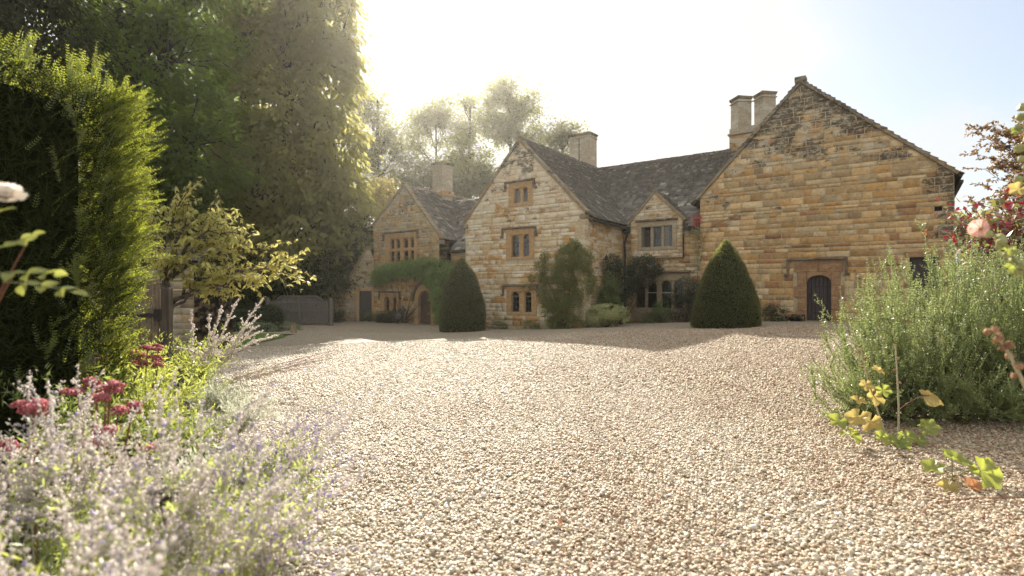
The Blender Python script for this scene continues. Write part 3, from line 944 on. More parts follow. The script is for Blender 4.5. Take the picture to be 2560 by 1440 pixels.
# shared roof surfaces (house coordinates): height of each roof at (u, v), -99 outside it
def roof_main(u, v):
    if -3.7 <= u <= 5.2 and 4.0 <= v <= 11.6: return 8.6 - abs(v - 7.8) * (4.0 / 3.5)
    return -99
def roof_central(u, v):
    if -7.4 <= u <= 0.3 and 0 <= v <= 9.0: return 8.75 - abs(u + 3.62) * (3.85 / 3.58)
    return -99
def roof_dormer(u, v):
    if 0.3 <= u <= 3.4 and 4.0 <= v <= 6.3: return 6.2 - abs(u - 1.73) * (1.36 / 1.35)
    return -99
def roof_link(u, v):
    if -14 <= u <= -6.9 and 1.9 <= v <= 9.5: return 7.25 - abs(v - 5.5) * (3.45 / 3.3)
    return -99
def roof_cot(u, v):
    if -16.1 <= u <= -9.9 and 1.2 <= v <= 9.0:
        return 7.75 - ((u + 13.16) * 1.09 if u > -13.16 else (-13.16 - u) * 0.78)
    return -99
def hider(*others):
    def h(p): return any(f(p[0], p[1]) > p[2] + 0.16 for f in others)
    return h

def slab(parent, name, corners, thick=0.1, mat='roof_bed'):
    c = [Vector(p) for p in corners]
    n = (c[1] - c[0]).cross(c[3] - c[0]).normalized()
    m = MB(); lo = [p - n * thick for p in c]
    m.add([tuple(p) for p in c + lo], [(0, 1, 2, 3), (7, 6, 5, 4), (0, 4, 5, 1), (1, 5, 6, 2), (2, 6, 7, 3), (3, 7, 4, 0)])
    return m.obj(name, mat, parent)

ZB = -1.1     # foot of the walls, below ground everywhere

def stone_barn():
    t = empty('stone_barn', HC, HROT)
    tag(t, 'large ochre stone barn with blank gable wall, arched dark door and blackened apex', 'barn')
    uL, uR, uA, zA, zE, v = 4.12, 13.38, 8.34, 10.05, 5.62, 3.65
    def top(u):
        return zE + (zA - zE) * ((u - uL) / (uA - uL) if u < uA else (uR - u) / (uR - uA))
    def span(z):
        if z <= zE: return uL, uR
        k = (z - zE) / (zA - zE); return uL + (uA - uL) * k, uR - (uR - uA) * k
    holes = [(8.5, 9.5, ZB, 1.98), (12.05, 12.95, ZB, 2.55), (12.80, 13.04, 4.26, 4.44)]
    wall_sheet('wall', t, (0, v, 0), AX, -AY, [uL, uA, uR], top, ZB, holes)
    blocks = [(8.06, 9.90, -0.1, 2.55)]
    sh = [(8.06, 9.90, ZB, 2.5), (12.05, 12.95, ZB, 2.55), (12.8, 13.04, 4.26, 4.44)]
    masonry(t, (0, v, 0), AX, -AY, span, -0.3, zA - .05, sh, (0.18, 0.31), (0.28, 0.70), barn_pal, (M['barn_obj'], M['barn_att']), 5, 300, joint=.024)
    # side walls, back wall
    b = MB()
    b.poly([(uL, v + .001, ZB), (uL, 17, ZB), (uL, 17, zE), (uL, v + .001, zE)])
    b.poly([(uR, v + .001, ZB), (uR, 17, ZB), (uR, 17, zE), (uR, v + .001, zE)])
    b.poly([(uL, 17, ZB), (uR, 17, ZB), (uR, 17, zE), (uA, 17, zA), (uL, 17, zE)])
    b.obj('side_wall', 'barn_att', t)
    masonry(t, (uR, v, 0), AY, AX, lambda z: (0.02, 13.3), -0.3, zE - .05, [], (0.2, 0.3), (0.5, 1.0), barn_pal, (M['barn_obj'], M['barn_att']), 6, 0)
    # dressed surround of the door
    m = MB()
    n = 8; a0, a1, zs, rise = 8.56, 9.44, 1.62, 0.30
    pts = arch_pts(a0, a1, zs, rise, n)
    y0, y1 = v - 0.045, v + 0.22
    for i in range(n):
        (x0, q0), (x1, q1) = pts[i], pts[i + 1]
        m.add([(x0, y0, q0), (x1, y0, q1), (x1, y0, 2.05), (x0, y0, 2.05), (x0, y1, q0), (x1, y1, q1), (x1, y1, 2.05), (x0, y1, 2.05)],
              [(0, 1, 2, 3), (0, 4, 5, 1), (3, 2, 6, 7)])
    m.obj('door_head', 'dressed_dark', t)
    for (x0, x1, z0, z1) in ((8.10, 8.555, -.3, .42), (8.22, 8.555, .43, .98), (8.08, 8.555, .99, 1.45), (8.2, 8.555, 1.46, 2.05),
                             (9.445, 9.88, -.3, .5), (9.445, 9.75, .51, 1.05), (9.445, 9.9, 1.06, 1.5), (9.445, 9.78, 1.51, 2.05),
                             (8.10, 8.98, 2.06, 2.5), (8.99, 9.86, 2.06, 2.5)):
        q = MB(); q.box(x0, x1 - .008, y0, y1, z0, z1); q.obj('door_quoin', 'dressed_dark', t, bevel=0.012)
    hood_mould(t, v, 7.80, 10.02, 2.54, drop=0.55, proj=0.17)
    plank_door(t, 8.56, 9.44, -0.02, 1.95, v + .14, 'door_dark', 6, rise=0.28)
    q = MB(); q.box(8.4, 9.6, v - .25, v + .2, -.3, .015); q.obj('door_step', 'coping', t, bevel=.02)
    q = MB(); q.box(12.02, 12.98, v + .16, v + .2, -.3, 2.55); q.obj('opening_shade_panel', 'door_dark', t)  # dark panel whose colour stands for the unlit inside of the opening
    q = MB(); q.box(11.9, 13.1, v - .04, v + .15, 2.56, 2.76); q.obj('lintel', 'dressed_dark', t, bevel=.012)
    q = MB(); q.poly([(12.8, v + .25, 4.26), (13.04, v + .25, 4.26), (13.04, v + .25, 4.44), (12.8, v + .25, 4.44)]); q.obj('putlog_hole_shade', 'iron', t)  # black sheet at the back paints the shade in the hole
    # low stone plinth at the door's left foot
    for (x0, x1, z1, d) in ((8.0, 8.5, .28, .35), (7.6, 7.98, .16, .3)):
        q = MB(); q.box(x0, x1, v - d, v - .03, -.3, z1); q.obj('base_stone', 'barn_att', t, bevel=.05)
    # roof
    ov = 0.12
    kl = (zA - zE) / (uA - uL); kr = (zA - zE) / (uR - uA)
    slab(t, 'roof', [(uL - .35, v - .02, zE - .35 * kl + .02), (uA, v - .02, zA + .02), (uA, 17.2, zA + .02), (uL - .35, 17.2, zE - .35 * kl + .02)][::-1], .1)
    slab(t, 'roof', [(uR + .2, v - .02, zE - .2 * kr + .02), (uA, v - .02, zA + .02), (uA, 17.2, zA + .02), (uR + .2, 17.2, zE - .2 * kr + .02)], .1)
    Ll = math.hypot(uA - uL + .35, (uA - uL + .35) * kl); Sl = Vector((1, 0, kl)).normalized()
    slate_roof(t, (uL - .35, 17.2, zE - .35 * kl + .02), -AY, Sl, 17.2 - v + .1, Ll, 21, 0, expo=(.34, .2), wid=(.3, .6))
    Lr = math.hypot(uR - uA + .2, (uR - uA + .2) * kr); Sr = Vector((-1, 0, kr)).normalized()
    slate_roof(t, (uR + .2, v - .1, zE - .2 * kr + .02), AY, Sr, 17.2 - v + .1, Lr, 22, 0, expo=(.34, .2), wid=(.3, .6))
    coping(t, v, [(uL - .12, zE - .10), (uA, zA + .02), (uR + .10, zE - .06)], width=.38, thick=.10, seg=1.1, front=-.10, seed=3)
    q = MB(); q.box(uA - .24, uA + .2, v - .14, v + .28, zA + .03, zA + .27); q.obj('apex_stone', 'coping', t, bevel=.04)
    q = MB(); q.bar((uR + .2, v - .16, zE - .34), (uR + .2, 16, zE - .34), .12, .09); q.obj('gutter', 'lead_dark', t)
    rebase(t, (8.75, 9, -0.1))
stone_barn()

def gabled_house():
    t = empty('gabled_house', HC, HROT)
    tag(t, 'three storey gabled stone house with mullioned windows and slate roof between cottage and barn', 'house')
    uL, uR, uA, zA, zE = -7.15, 0.0, -3.66, 8.68, 4.86
    top = lambda u: zE + (zA - zE) * ((u - uL) / (uA - uL) if u < uA else (uR - u) / (uR - uA))
    def span(z):
        if z <= zE: return uL, uR
        k = (z - zE) / (zA - zE); return uL + (uA - uL) * k, uR - (uR - uA) * k
    w3 = (-4.30, -2.86, 5.46, 6.62); w2 = (-4.45, -2.76, 2.80, 4.30); w1 = (-4.42, -2.62, 0.06, 1.44)
    holes = [w3, w2, w1]
    wall_sheet('wall', t, (0, 0, 0), AX, -AY, [uL, uA, uR], top, ZB, holes, 'mortar_pale')
    masonry(t, (0, 0, 0), AX, -AY, span, -0.95, zA - .05, holes, (0.16, 0.28), (0.26, 0.68), house_pal, (M['house_obj'], M['house_att']), 9, 230, joint=.016)
    c = (-3.97, -3.65), (-3.45, -3.13)
    window(t, 0, w3, [(c[0][0], c[0][1], 5.64, 6.36), (c[1][0], c[1][1], 5.64, 6.36)], grid=(1, 1), casements='all', curtain=[(c[0][0], c[0][1], 5.64, 6.36)])
    l2 = [(-4.13, -3.71, 2.96, 4.04), (-3.45, -3.05, 2.96, 4.04)]
    window(t, 0, w2, l2, grid=(2, 4), casements=[l2[1]])
    l1 = [(-4.13, -3.71, 0.20, 1.22), (-3.35, -2.92, 0.20, 1.22)]
    window(t, 0, w1, l1, grid=(2, 4), casements=[l1[0], l1[1]], mat='dressed')
    hood_mould(t, 0, -4.52, -2.70, 6.66, drop=.30)
    hood_mould(t, 0, -4.70, -2.62, 4.34, drop=.34)
    hood_mould(t, 0, -4.66, -2.50, 1.48, drop=.40)
    # quoins at the right corner
    for i in range(11):
        z = -.6 + i * .49; L = .5 if i % 2 else .3
        q = MB(); q.box(-L, .035, -.035, (.3 if i % 2 else .5), z + .006, z + .484); q.obj('quoin', 'house_obj', t, bevel=.012).color = (0.6, 0.5, 0.34, 1)
    # right side wall of the gable wing
    wall_sheet('side_wall', t, (0, 0, 0), AY, AX, [0, 4.3], lambda a: 4.75, ZB, [])
    masonry(t, (0, 0, 0), AY, AX, lambda z: (0.5, 4.3), -.9, 4.62, [], (0.10, 0.17), (0.22, 0.5), pal((3, HONEY), (3, OCHRE), (3, CREAM), (.6, RUST)), (M['house_obj'], M['house_att']), 10, 0)
    b = MB()
    b.poly([(uL, .001, ZB), (uL, 11, ZB), (uL, 11, zE), (uL, .001, zE)])
    b.poly([(uL, 11, ZB), (0, 11, ZB), (0, 11, zE), (uA, 11, zA), (uL, 11, zE)])
    b.poly([(0, 11.3, ZB), (4.11, 11.3, ZB), (4.11, 11.3, 4.6), (0, 11.3, 4.6)])
    b.obj('rear_wall', 'house_att', t)
    coping(t, 0, [(uL - .05, zE - .05), (uA, zA + .02), (uR + .06, zE - .02)], width=.36, thick=.12, seg=.8, front=-.08, seed=4)
    q = MB(); q.box(uA - .16, uA + .16, -.1, .2, zA + .1, zA + .24); q.obj('apex_stone', 'coping', t, bevel=.03)
    for x in (uL, uR - .14):
        q = MB(); q.box(x - .06, x + .2, -.11, .22, zE - .28, zE - .06); q.obj('kneeler', 'coping', t, bevel=.03)
    # gable-wing roof
    kk = 3.85 / 3.58; ex = .28
    slab(t, 'roof', [(uR + ex, .27, zE - ex * kk), (uR + ex, 11, zE - ex * kk), (uA, 11, zA + .06), (uA, .27, zA + .06)], .1)
    slab(t, 'roof', [(uL - ex, .27, zE - ex * kk), (uL - ex, 11, zE - ex * kk), (uA, 11, zA + .06), (uA, .27, zA + .06)][::-1], .1)
    L = math.hypot(3.66 + ex, (3.66 + ex) * kk)
    slate_roof(t, (uR + ex, .27, zE - ex * kk), AY, Vector((-1, 0, kk)).normalized(), 8.6, L, 31, 150, hide=hider(roof_main), expo=(.22, .13), wid=(.17, .34))
    slate_roof(t, (uL - ex, 9, zE - ex * kk), -AY, Vector((1, 0, kk)).normalized(), 8.7, L - .05, 32, 0, hide=hider(roof_link), expo=(.3, .2), wid=(.3, .5))
    # main range
    vm = 4.3
    holes = [(1.0, 2.66, 3.40, 4.56), (0.58, 3.25, 0.36, 1.90)]
    wall_sheet('wall', t, (0, vm, 0), AX, -AY, [0, 4.11], lambda a: 4.75, ZB, [holes[1], (.53, 3.13, 3.2, 4.7)])
    masonry(t, (0, vm, 0), AX, -AY, lambda z: (0.02, 4.1), -.7, 4.6, [(0.40, 3.45, -.2, 2.12), (.53, 3.13, 3.0, 4.7)], (0.13, 0.22), (0.25, 0.6), main_pal, (M['house_obj'], M['house_att']), 12, 60)
    ls = [(0.65, 1.12, .40, 1.78), (1.26, 1.74, .40, 1.78), (2.01, 2.49, .40, 1.78), (2.66, 3.09, .40, 1.78)]
    window(t, vm, (0.42, 3.42, -.18, 2.10), ls, grid=(1, 1), mat='dressed_grey', casements=())
    for l in (ls[1], ls[2]):
        q = MB(); q.box(l[0], l[1], vm + .10, vm + .125, 1.15, 1.19); q.obj('glazing_bar', 'stem_sage', t)
    hood_mould(t, vm, 0.38, 3.48, 2.14, drop=0, proj=.2, h=.1)
    q = MB(); q.box(-1.2, 4.09, vm + 2.6, vm + 2.7, -.6, 4.5); q.obj('sky_block_panel', 'bark_pale', t)  # unseen panel added to stop bright sky showing through the panes
    # wall dormer, standing a little proud
    vd = 4.12; dA, dz = 1.73, 6.12; dL, dR, dE = .45, 3.14, 4.78
    dtop = lambda u: dE + (dz - dE) * ((u - dL) / (dA - dL) if u < dA else (dR - u) / (dR - dA))
    def dspan(z):
        if z <= dE: return dL, dR
        k = (z - dE) / (dz - dE); return dL + (dA - dL) * k, dR - (dR - dA) * k
    dh = (.84, 2.84, 3.30, 4.70)
    wall_sheet('dormer_wall', t, (0, vd, 0), AX, -AY, [dL, dA, dR], dtop, 2.9, [dh])
    masonry(t, (0, vd, 0), AX, -AY, dspan, 2.95, dz - .04, [dh], (0.13, 0.2), (0.22, 0.5), main_pal, (M['house_obj'], M['house_att']), 13, 40)
    q = MB(); q.poly([(dL, vd, 2.9), (dR, vd, 2.9), (dR, vm, 2.9), (dL, vm, 2.9)])
    for x in (dL, dR): q.poly([(x, vd, 2.9), (x, 6, 2.9), (x, 6, dE), (x, vd, dE)])
    q.obj('dormer_cheek', 'house_att', t)
    ls = [(1.04, 1.48, 3.46, 4.48), (1.63, 2.05, 3.46, 4.48), (2.20, 2.63, 3.46, 4.48)]
    window(t, vd, dh, ls, grid=(3, 6), arched=False, curtain=None, casements=[ls[1]], mat='dressed_grey')
    for (a, b) in ((1.05, 1.13), (2.22, 2.42)):
        q = MB(); q.box(a, b, vd + .14, vd + .15, 3.47, 4.47); q.obj('curtain', 'curtain', t)
    hood_mould(t, vd, .72, 2.92, 4.74, drop=0, proj=.12)
    coping(t, vd, [(dL - .12, dE - .12), (dA, dz + .02), (dR + .12, dE - .12)], width=.3, thick=.1, seg=.7, front=-.07, seed=6)
    q = MB(); q.box(dA - .1, dA + .1, vd - .09, vd + .15, dz + .08, dz + .2); q.obj('apex_stone', 'coping', t, bevel=.03)
    kd = (dz - dE) / (dR - dA)
    for s in (1, -1):
        e = 1.66
        c = [(dA + s * e, vd + .2, dz - e * kd + .03), (dA + s * e, 6.6, dz - e * kd + .03), (dA, 6.6, dz + .03), (dA, vd + .2, dz + .03)]
        slab(t, 'dormer_roof', c if s > 0 else c[::-1], .07)
        Ld = math.hypot(e, e * kd)
        if s > 0: slate_roof(t, c[0], AY, Vector((-1, 0, kd)).normalized(), 2.4, Ld, 41, 0, hide=hider(roof_main), expo=(.2, .14), wid=(.18, .34))
        else: slate_roof(t, (c[0][0], 6.6, c[0][2]), -AY, Vector((1, 0, kd)).normalized(), 2.4, Ld, 42, 0, hide=hider(roof_main), expo=(.2, .14), wid=(.18, .34))
    # main roof
    km = 4.0 / 3.5; ve = 4.02; ze = 8.6 - (7.8 - ve) * km
    for (ua, ub, v0_) in ((-3.6, .42, ve), (.42, 3.17, 5.0), (3.17, 4.7, ve)):
        z_ = 8.6 - (7.8 - v0_) * km
        slab(t, 'roof', [(ua, v0_, z_), (ub, v0_, z_), (ub, 7.8, 8.6), (ua, 7.8, 8.6)], .1)
    slab(t, 'roof', [(-3.6, 11.6, ze), (4.7, 11.6, ze), (4.7, 7.8, 8.6), (-3.6, 7.8, 8.6)][::-1], .1)
    L = math.hypot(7.8 - ve, 8.6 - ze)
    slate_roof(t, (-3.6, ve, ze), AX, Vector((0, 1, km)).normalized(), 8.4, L, 33, 150, hide=hider(roof_central, roof_dormer), expo=(.23, .13), wid=(.16, .34))
    r = MB(); rnd = random.Random(8); x = -3.6
    while x < 4.5:
        w = rnd.uniform(.35, .5); m = MB()
        m.add([(x, 7.62, 8.52), (x + w - .01, 7.62, 8.52), (x + w - .01, 7.8, 8.70), (x, 7.8, 8.70), (x, 7.98, 8.52), (x + w - .01, 7.98, 8.52)],
              [(0, 1, 2, 3), (3, 2, 5, 4), (0, 3, 4), (1, 5, 2)])
        m.obj('ridge_stone', 'coping', t); x += w
    y = .3
    while y < 8:
        w = rnd.uniform(.35, .5); m = MB(); zc = zA + .06
        m.add([(uA - .17, y, zc - .08), (uA - .17, y + w - .01, zc - .08), (uA, y + w - .01, zc + .09), (uA, y, zc + .09), (uA + .17, y, zc - .08), (uA + .17, y + w - .01, zc - .08)],
              [(0, 1, 2, 3), (3, 2, 5, 4), (0, 3, 4), (1, 5, 2)])
        m.obj('ridge_stone', 'coping', t); y += w
    # gutters and downpipe in the angle
    q = MB(); q.bar((.32, .4, zE - .38), (.32, 4.2, zE - .38), .11, .09); q.obj('gutter', 'lead_dark', t)
    q = MB(); q.bar((3.3, 3.93, ze - .05), (4.1, 3.93, ze - .05), .11, .09); q.obj('gutter', 'lead_dark', t)
    P, rr = [np.array([(.30, 4.0, 4.35), (.28, 4.02, 4.1), (.1, 4.15, 3.75), (.1, 4.2, 3.3), (.1, 4.2, -.6)])], [.05]
    V, F = tubes(P, rr, 8); link('downpipe', mesh_np('downpipe', V, F, 'lead_dark', smooth=True), t)
    q = MB(); q.box(.16, .42, 3.85, 4.12, 4.3, 4.55); q.obj('hopper_head', 'lead_dark', t, bevel=.03)
    # chimneys
    ch = chimney(t, -4.55, 8.3, 1.45, .95, 8.0, 11.05, mat='chimney', cap=.08)
    q = MB(); q.box(-4.60, -4.54, 7.815, 7.84, 9.0, 10.75); q.obj('flue_gap_shade', 'hood', ch)  # dark strip on the face paints the shaded gap between the flues
    q = MB(); q.box(-5.34, -3.76, 7.76, 8.84, 8.8, 8.92); q.obj('string_band', 'coping', ch, bevel=.02)
    q = MB(); q.box(-5.20, -3.9, 7.70, 8.7, 7.6, 8.79); q.obj('chimney_base', 'dressed', ch, bevel=.02)
    for cu, cv in ((4.93, 8.0), (6.06, 8.15)):
        chimney(t, cu, cv, .74, .74, 9.7, 11.35 if cu < 5 else 11.40, rot=R(45), cap=.06)
    q = MB(); q.box(4.45, 6.7, 7.55, 8.75, 7.8, 9.35); q.obj('chimney_base', 'dressed', t, bevel=.03)
    q = MB(); q.box(4.37, 6.78, 7.47, 8.83, 9.351, 9.45); q.box(4.45, 6.7, 7.55, 8.75, 9.451, 9.72); q.obj('chimney_plinth', 'chimney', t, bevel=.03)
    rebase(t, (-2.0, 5, -0.4))
gabled_house()

def gabled_cottage():
    t = empty('gabled_cottage', HC, HROT)
    tag(t, 'smaller gabled stone cottage with eight-light upper window and arched brown door under green climber', 'cottage')
    v = 1.2; uL, uA, uR, zA = -15.98, -13.16, -10.2, 7.68
    zL, zR = 5.5, 4.42
    def top(u): return zL + (zA - zL) * (u - uL) / (uA - uL) if u < uA else zR + (zA - zR) * (uR - u) / (uR - uA)
    def span(z):
        l = uL if z <= zL else uL + (uA - uL) * (z - zL) / (zA - zL)
        r = uR if z <= zR else uR - (uR - uA) * (z - zR) / (zA - zR)
        return l, r
    W = (-14.85, -12.02, 2.92, 4.78); lw = (-15.30, -13.55, -.12, 1.06); dr = (-12.02, -10.75, ZB, 1.55)
    wall_sheet('wall', t, (0, v, 0), AX, -AY, [uL, uA, uR], top, ZB, [W, lw, (-11.9, -10.88, ZB, 1.45)])
    masonry(t, (0, v, 0), AX, -AY, span, -.95, zA - .05, [W, lw, dr], (.14, .22), (.26, .55), cot_pal, (M['cot_obj'], M['cot_att']), 15, 230)
    cols = [(-14.44, -14.09), (-13.93, -13.58), (-13.24, -12.88), (-12.65, -12.27)]
    ls = [(a, b, 3.90, 4.52) for a, b in cols] + [(a, b, 3.07, 3.72) for a, b in cols]
    window(t, v, W, ls, rows=(3.72, 3.90), grid=(1, 2))
    hood_mould(t, v, -15.0, -11.88, 4.86, drop=.36)
    window(t, v, lw, [(-14.92, -14.58, 0, .84), (-14.2, -13.86, 0, .84)], grid=(1, 1))
    hood_mould(t, v, -15.42, -13.45, 1.12, drop=.3)
    q = MB(); q.box(-13.5, -13.22, v - .06, v - .031, 4.95, 5.25); q.obj('stone_plaque', 'chimney', t, bevel=.02)
    # pointed door surround
    def ring(r0, r1, y0, y1, zs, cx, name, mat, k=1.25):
        m = MB(); n = 10
        def pt(r, i):
            a = math.pi * i / n; return (cx - r * math.cos(a), zs + r * k * math.sin(a) ** .85)
        for i in range(n):
            a, b, c, d = pt(r0, i), pt(r0, i + 1), pt(r1, i + 1), pt(r1, i)
            m.add([(x, y0, z) for x, z in (a, b, c, d)] + [(x, y1, z) for x, z in (a, b, c, d)],
                  [(0, 1, 2, 3), (0, 4, 5, 1), (3, 2, 6, 7), (0, 3, 7, 4), (1, 5, 6, 2)])
        m.obj(name, mat, t)
    cx = -11.39
    ring(.52, .80, v - .04, v + .25, .62, cx, 'door_arch', 'dressed')
    ring(.86, .97, v - .16, v + .0, .62, cx, 'hood_mould', 'hood', 1.22)
    for s in (-1, 1):
        for i, (z0, z1) in enumerate(((ZB, -.1), (-.1, .3), (.3, .62))):
            w = .72 if i % 2 else .86
            q = MB(); a, b = sorted((cx + s * .52, cx + s * w)); q.box(a, b, v - .04, v + .25, z0 + .005, z1 - .005); q.obj('door_quoin', 'dressed', t, bevel=.012)
    plank_door(t, cx - .53, cx + .53, -.68, 1.25, v + .18, 'door_brown', 4, rise=.5)
    # side and rear walls
    b = MB()
    for x, z in ((uL, zL), (uR, zR)): b.poly([(x, v + .001, ZB), (x, 9, ZB), (x, 9, z), (x, v + .001, z)])
    b.poly([(uL, 9, ZB), (uR, 9, ZB), (uR, 9, zR), (uA, 9, zA), (uL, 9, zL)])
    b.obj('side_wall', 'cot_att', t)
    coping(t, v, [(uL - .06, zL - .05), (uA, zA + .03), (uR + .16, zR - .14)], width=.34, thick=.12, seg=.8, front=-.07, seed=8)
    q = MB(); q.box(uA - .1, uA + .1, v - .06, v + .2, zA + .1, zA + .22); q.obj('apex_stone', 'coping', t, bevel=.03)
    q = MB(); q.box(uR - .1, uR + .2, v - .09, v + .26, zR - .42, zR - .2); q.obj('kneeler', 'coping', t, bevel=.03)
    # link wall and roofs
    vl = 2.2
    wall_sheet('link_wall', t, (0, vl, 0), AX, -AY, [uR, -7.15], lambda a: 3.85, ZB, [])
    masonry(t, (0, vl, 0), AX, -AY, lambda z: (uR + .01, -7.16), -.9, 3.8, [], (.15, .22), (.3, .6), pal((4, OCHRE), (1, RUST), (3, HONEY)), (M['cot_obj'], M['cot_att']), 16, 40)
    kl = 3.45 / 3.3; v0 = 1.98; z0 = 7.25 - (5.5 - v0) * kl
    slab(t, 'roof', [(-13.3, v0, z0), (-7.1, v0, z0), (-7.1, 5.5, 7.25), (-13.3, 5.5, 7.25)], .1)
    slab(t, 'roof', [(-13.3, 9.02, z0), (-7.1, 9.02, z0), (-7.1, 5.5, 7.25), (-13.3, 5.5, 7.25)][::-1], .1)
    L = math.hypot(3.52, 7.25 - z0)
    slate_roof(t, (-13.3, v0, z0), AX, Vector((0, 1, kl)).normalized(), 6.15, L, 34, 110, hide=hider(roof_cot), expo=(.26, .15), wid=(.22, .44))
    kr = 1.09; e = .2
    slab(t, 'roof', [(uR + e, v + .25, zR - e * kr), (uR + e, 9, zR - e * kr), (uA, 9, zA + .03), (uA, v + .25, zA + .03)], .1)
    slab(t, 'roof', [(uL - e, v + .25, zL - e * .78), (uL - e, 9, zL - e * .78), (uA, 9, zA + .03), (uA, v + .25, zA + .03)][::-1], .1)
    Lr = math.hypot(2.96 + e, (2.96 + e) * kr)
    slate_roof(t, (uR + e, v + .25, zR - e * kr), AY, Vector((-1, 0, kr)).normalized(), 7.7, Lr, 35, 110, hide=hider(roof_link), expo=(.25, .15), wid=(.22, .42))
    Ll = math.hypot(2.82 + e, (2.82 + e) * .78)
    slate_roof(t, (uL - e, 9, zL - e * .78), -AY, Vector((1, 0, .78)).normalized(), 7.7, Ll, 36, 0, expo=(.3, .2), wid=(.3, .5))
    for a, b_ in ((v + .25, 5.3),):
        y = a; rnd = random.Random(3)
        while y < 7.6:
            w = rnd.uniform(.35, .5); m = MB(); zc = zA + .03
            m.add([(uA - .16, y, zc - .08), (uA - .16, y + w - .01, zc - .08), (uA, y + w - .01, zc + .09), (uA, y, zc + .09), (uA + .16, y, zc - .1), (uA + .16, y + w - .01, zc - .1)],
                  [(0, 1, 2, 3), (3, 2, 5, 4), (0, 3, 4), (1, 5, 2)])
            m.obj('ridge_stone', 'coping', t); y += w
    c = chimney(t, -13.1, 4.6, .9, 1.0, 7.0, 9.72, mat='chimney', cap=.1)
    q = MB(); q.box(-13.62, -12.58, 4.03, 5.17, 7.5, 7.85); q.obj('chimney_base', 'dressed', c, bevel=.02)
    rebase(t, (-12.5, 4, -.75))
gabled_cottage()

# lean-to with dark door and the dry-stone wall beside it (they stand nearly square to the camera)
def lean_to():
    t = empty('lean_to', (-8.95, 35.25, 0), math.atan2(-.45, -3.15) + math.pi)
    t.rotation_euler = (0, 0, math.atan2(.45, 3.15)); t.location = (-10.7, 35.0, 0)
    tag(t, 'narrow stone lean-to with steep sloping gable and plain dark door beside the cottage', 'outbuilding')
    a1 = 1.80
    def top(a): return 1.42 + (4.05 - 1.42) * (a - .0) / 1.50 if a < 1.50 else 4.05 - .7 * (a - 1.5) / .3
    def span(z):
        if z < 1.42: return 0, a1
        k = min(1, (z - 1.42) / 2.63); return 1.5 * k, a1 if z < 3.35 else a1 - .3 * (z - 3.35) / .7
    door = (.88, 1.66, ZB, 1.25)
    wall_sheet('wall', t, (0, 0, 0), AX, -AY, [0, 1.5, a1], top, ZB, [door])
    masonry(t, (0, 0, 0), AX, -AY, span, -1.0, 4.0, [(.72, 1.78, ZB, 1.42)], (.10, .17), (.18, .42), grey_pal, (M['cot_obj'], M['cot_att']), 19, 120, joint=.016)
    plank_door(t, .88, 1.66, -.82, 1.23, .12, 'door_dark', 5, hinges=False)
    for (x0, x1, z0, z1) in ((.74, .87, -1, 1.24), (1.67, 1.78, -1, 1.24), (.70, 1.79, 1.25, 1.40)):
        q = MB(); q.box(x0, x1, -.03, .2, z0, z1); q.obj('door_frame_stone', 'dressed', t, bevel=.012)
    s = MB(); s.bar((-.02, .12, 1.42), (1.52, .12, 4.11), .34, .09, up=(0, 1, 0)); o = s.obj('coping_stone', 'coping', t)
    b = MB(); b.poly([(0, .001, ZB), (0, 3, ZB), (0, 3, 1.42), (0, .001, 1.42)]); b.poly([(0, 0.02, 1.42), (0, 3, 1.42), (1.5, 3, 4.05), (1.5, .02, 4.05)])
    b.obj('side_wall', 'cot_att', t)
    w = empty('drystone_wall', (-12.2, 34.6, 0), math.atan2(.4, 1.5))
    tag(w, 'rough grey drystone wall with sloping left end between double gate and lean-to', 'wall')
    L = 1.56
    topw = lambda a: 1.0 + .40 * min(1, a / .55)
    spw = lambda z: (0 if z < 1.0 else .55 * (z - 1.0) / .4, L)
    wall_sheet('wall_core', w, (0, 0, 0), AX, -AY, [0, .55, L], topw, ZB, [], 'soil')
    masonry(w, (0, 0, 0), AX, -AY, spw, -1.0, 1.40, [], (.06, .12), (.12, .38), grey_pal, (M['cot_obj'], M['cot_att']), 20, 130, joint=.018)
    q = MB(); q.box(.5, L, -.05, .45, 1.401, 1.47); q.box(0, L, .02, .4, ZB, .99); q.obj('capstone', 'coping', w, bevel=.02)
    # low pale wall far behind the box balls
lean_to()

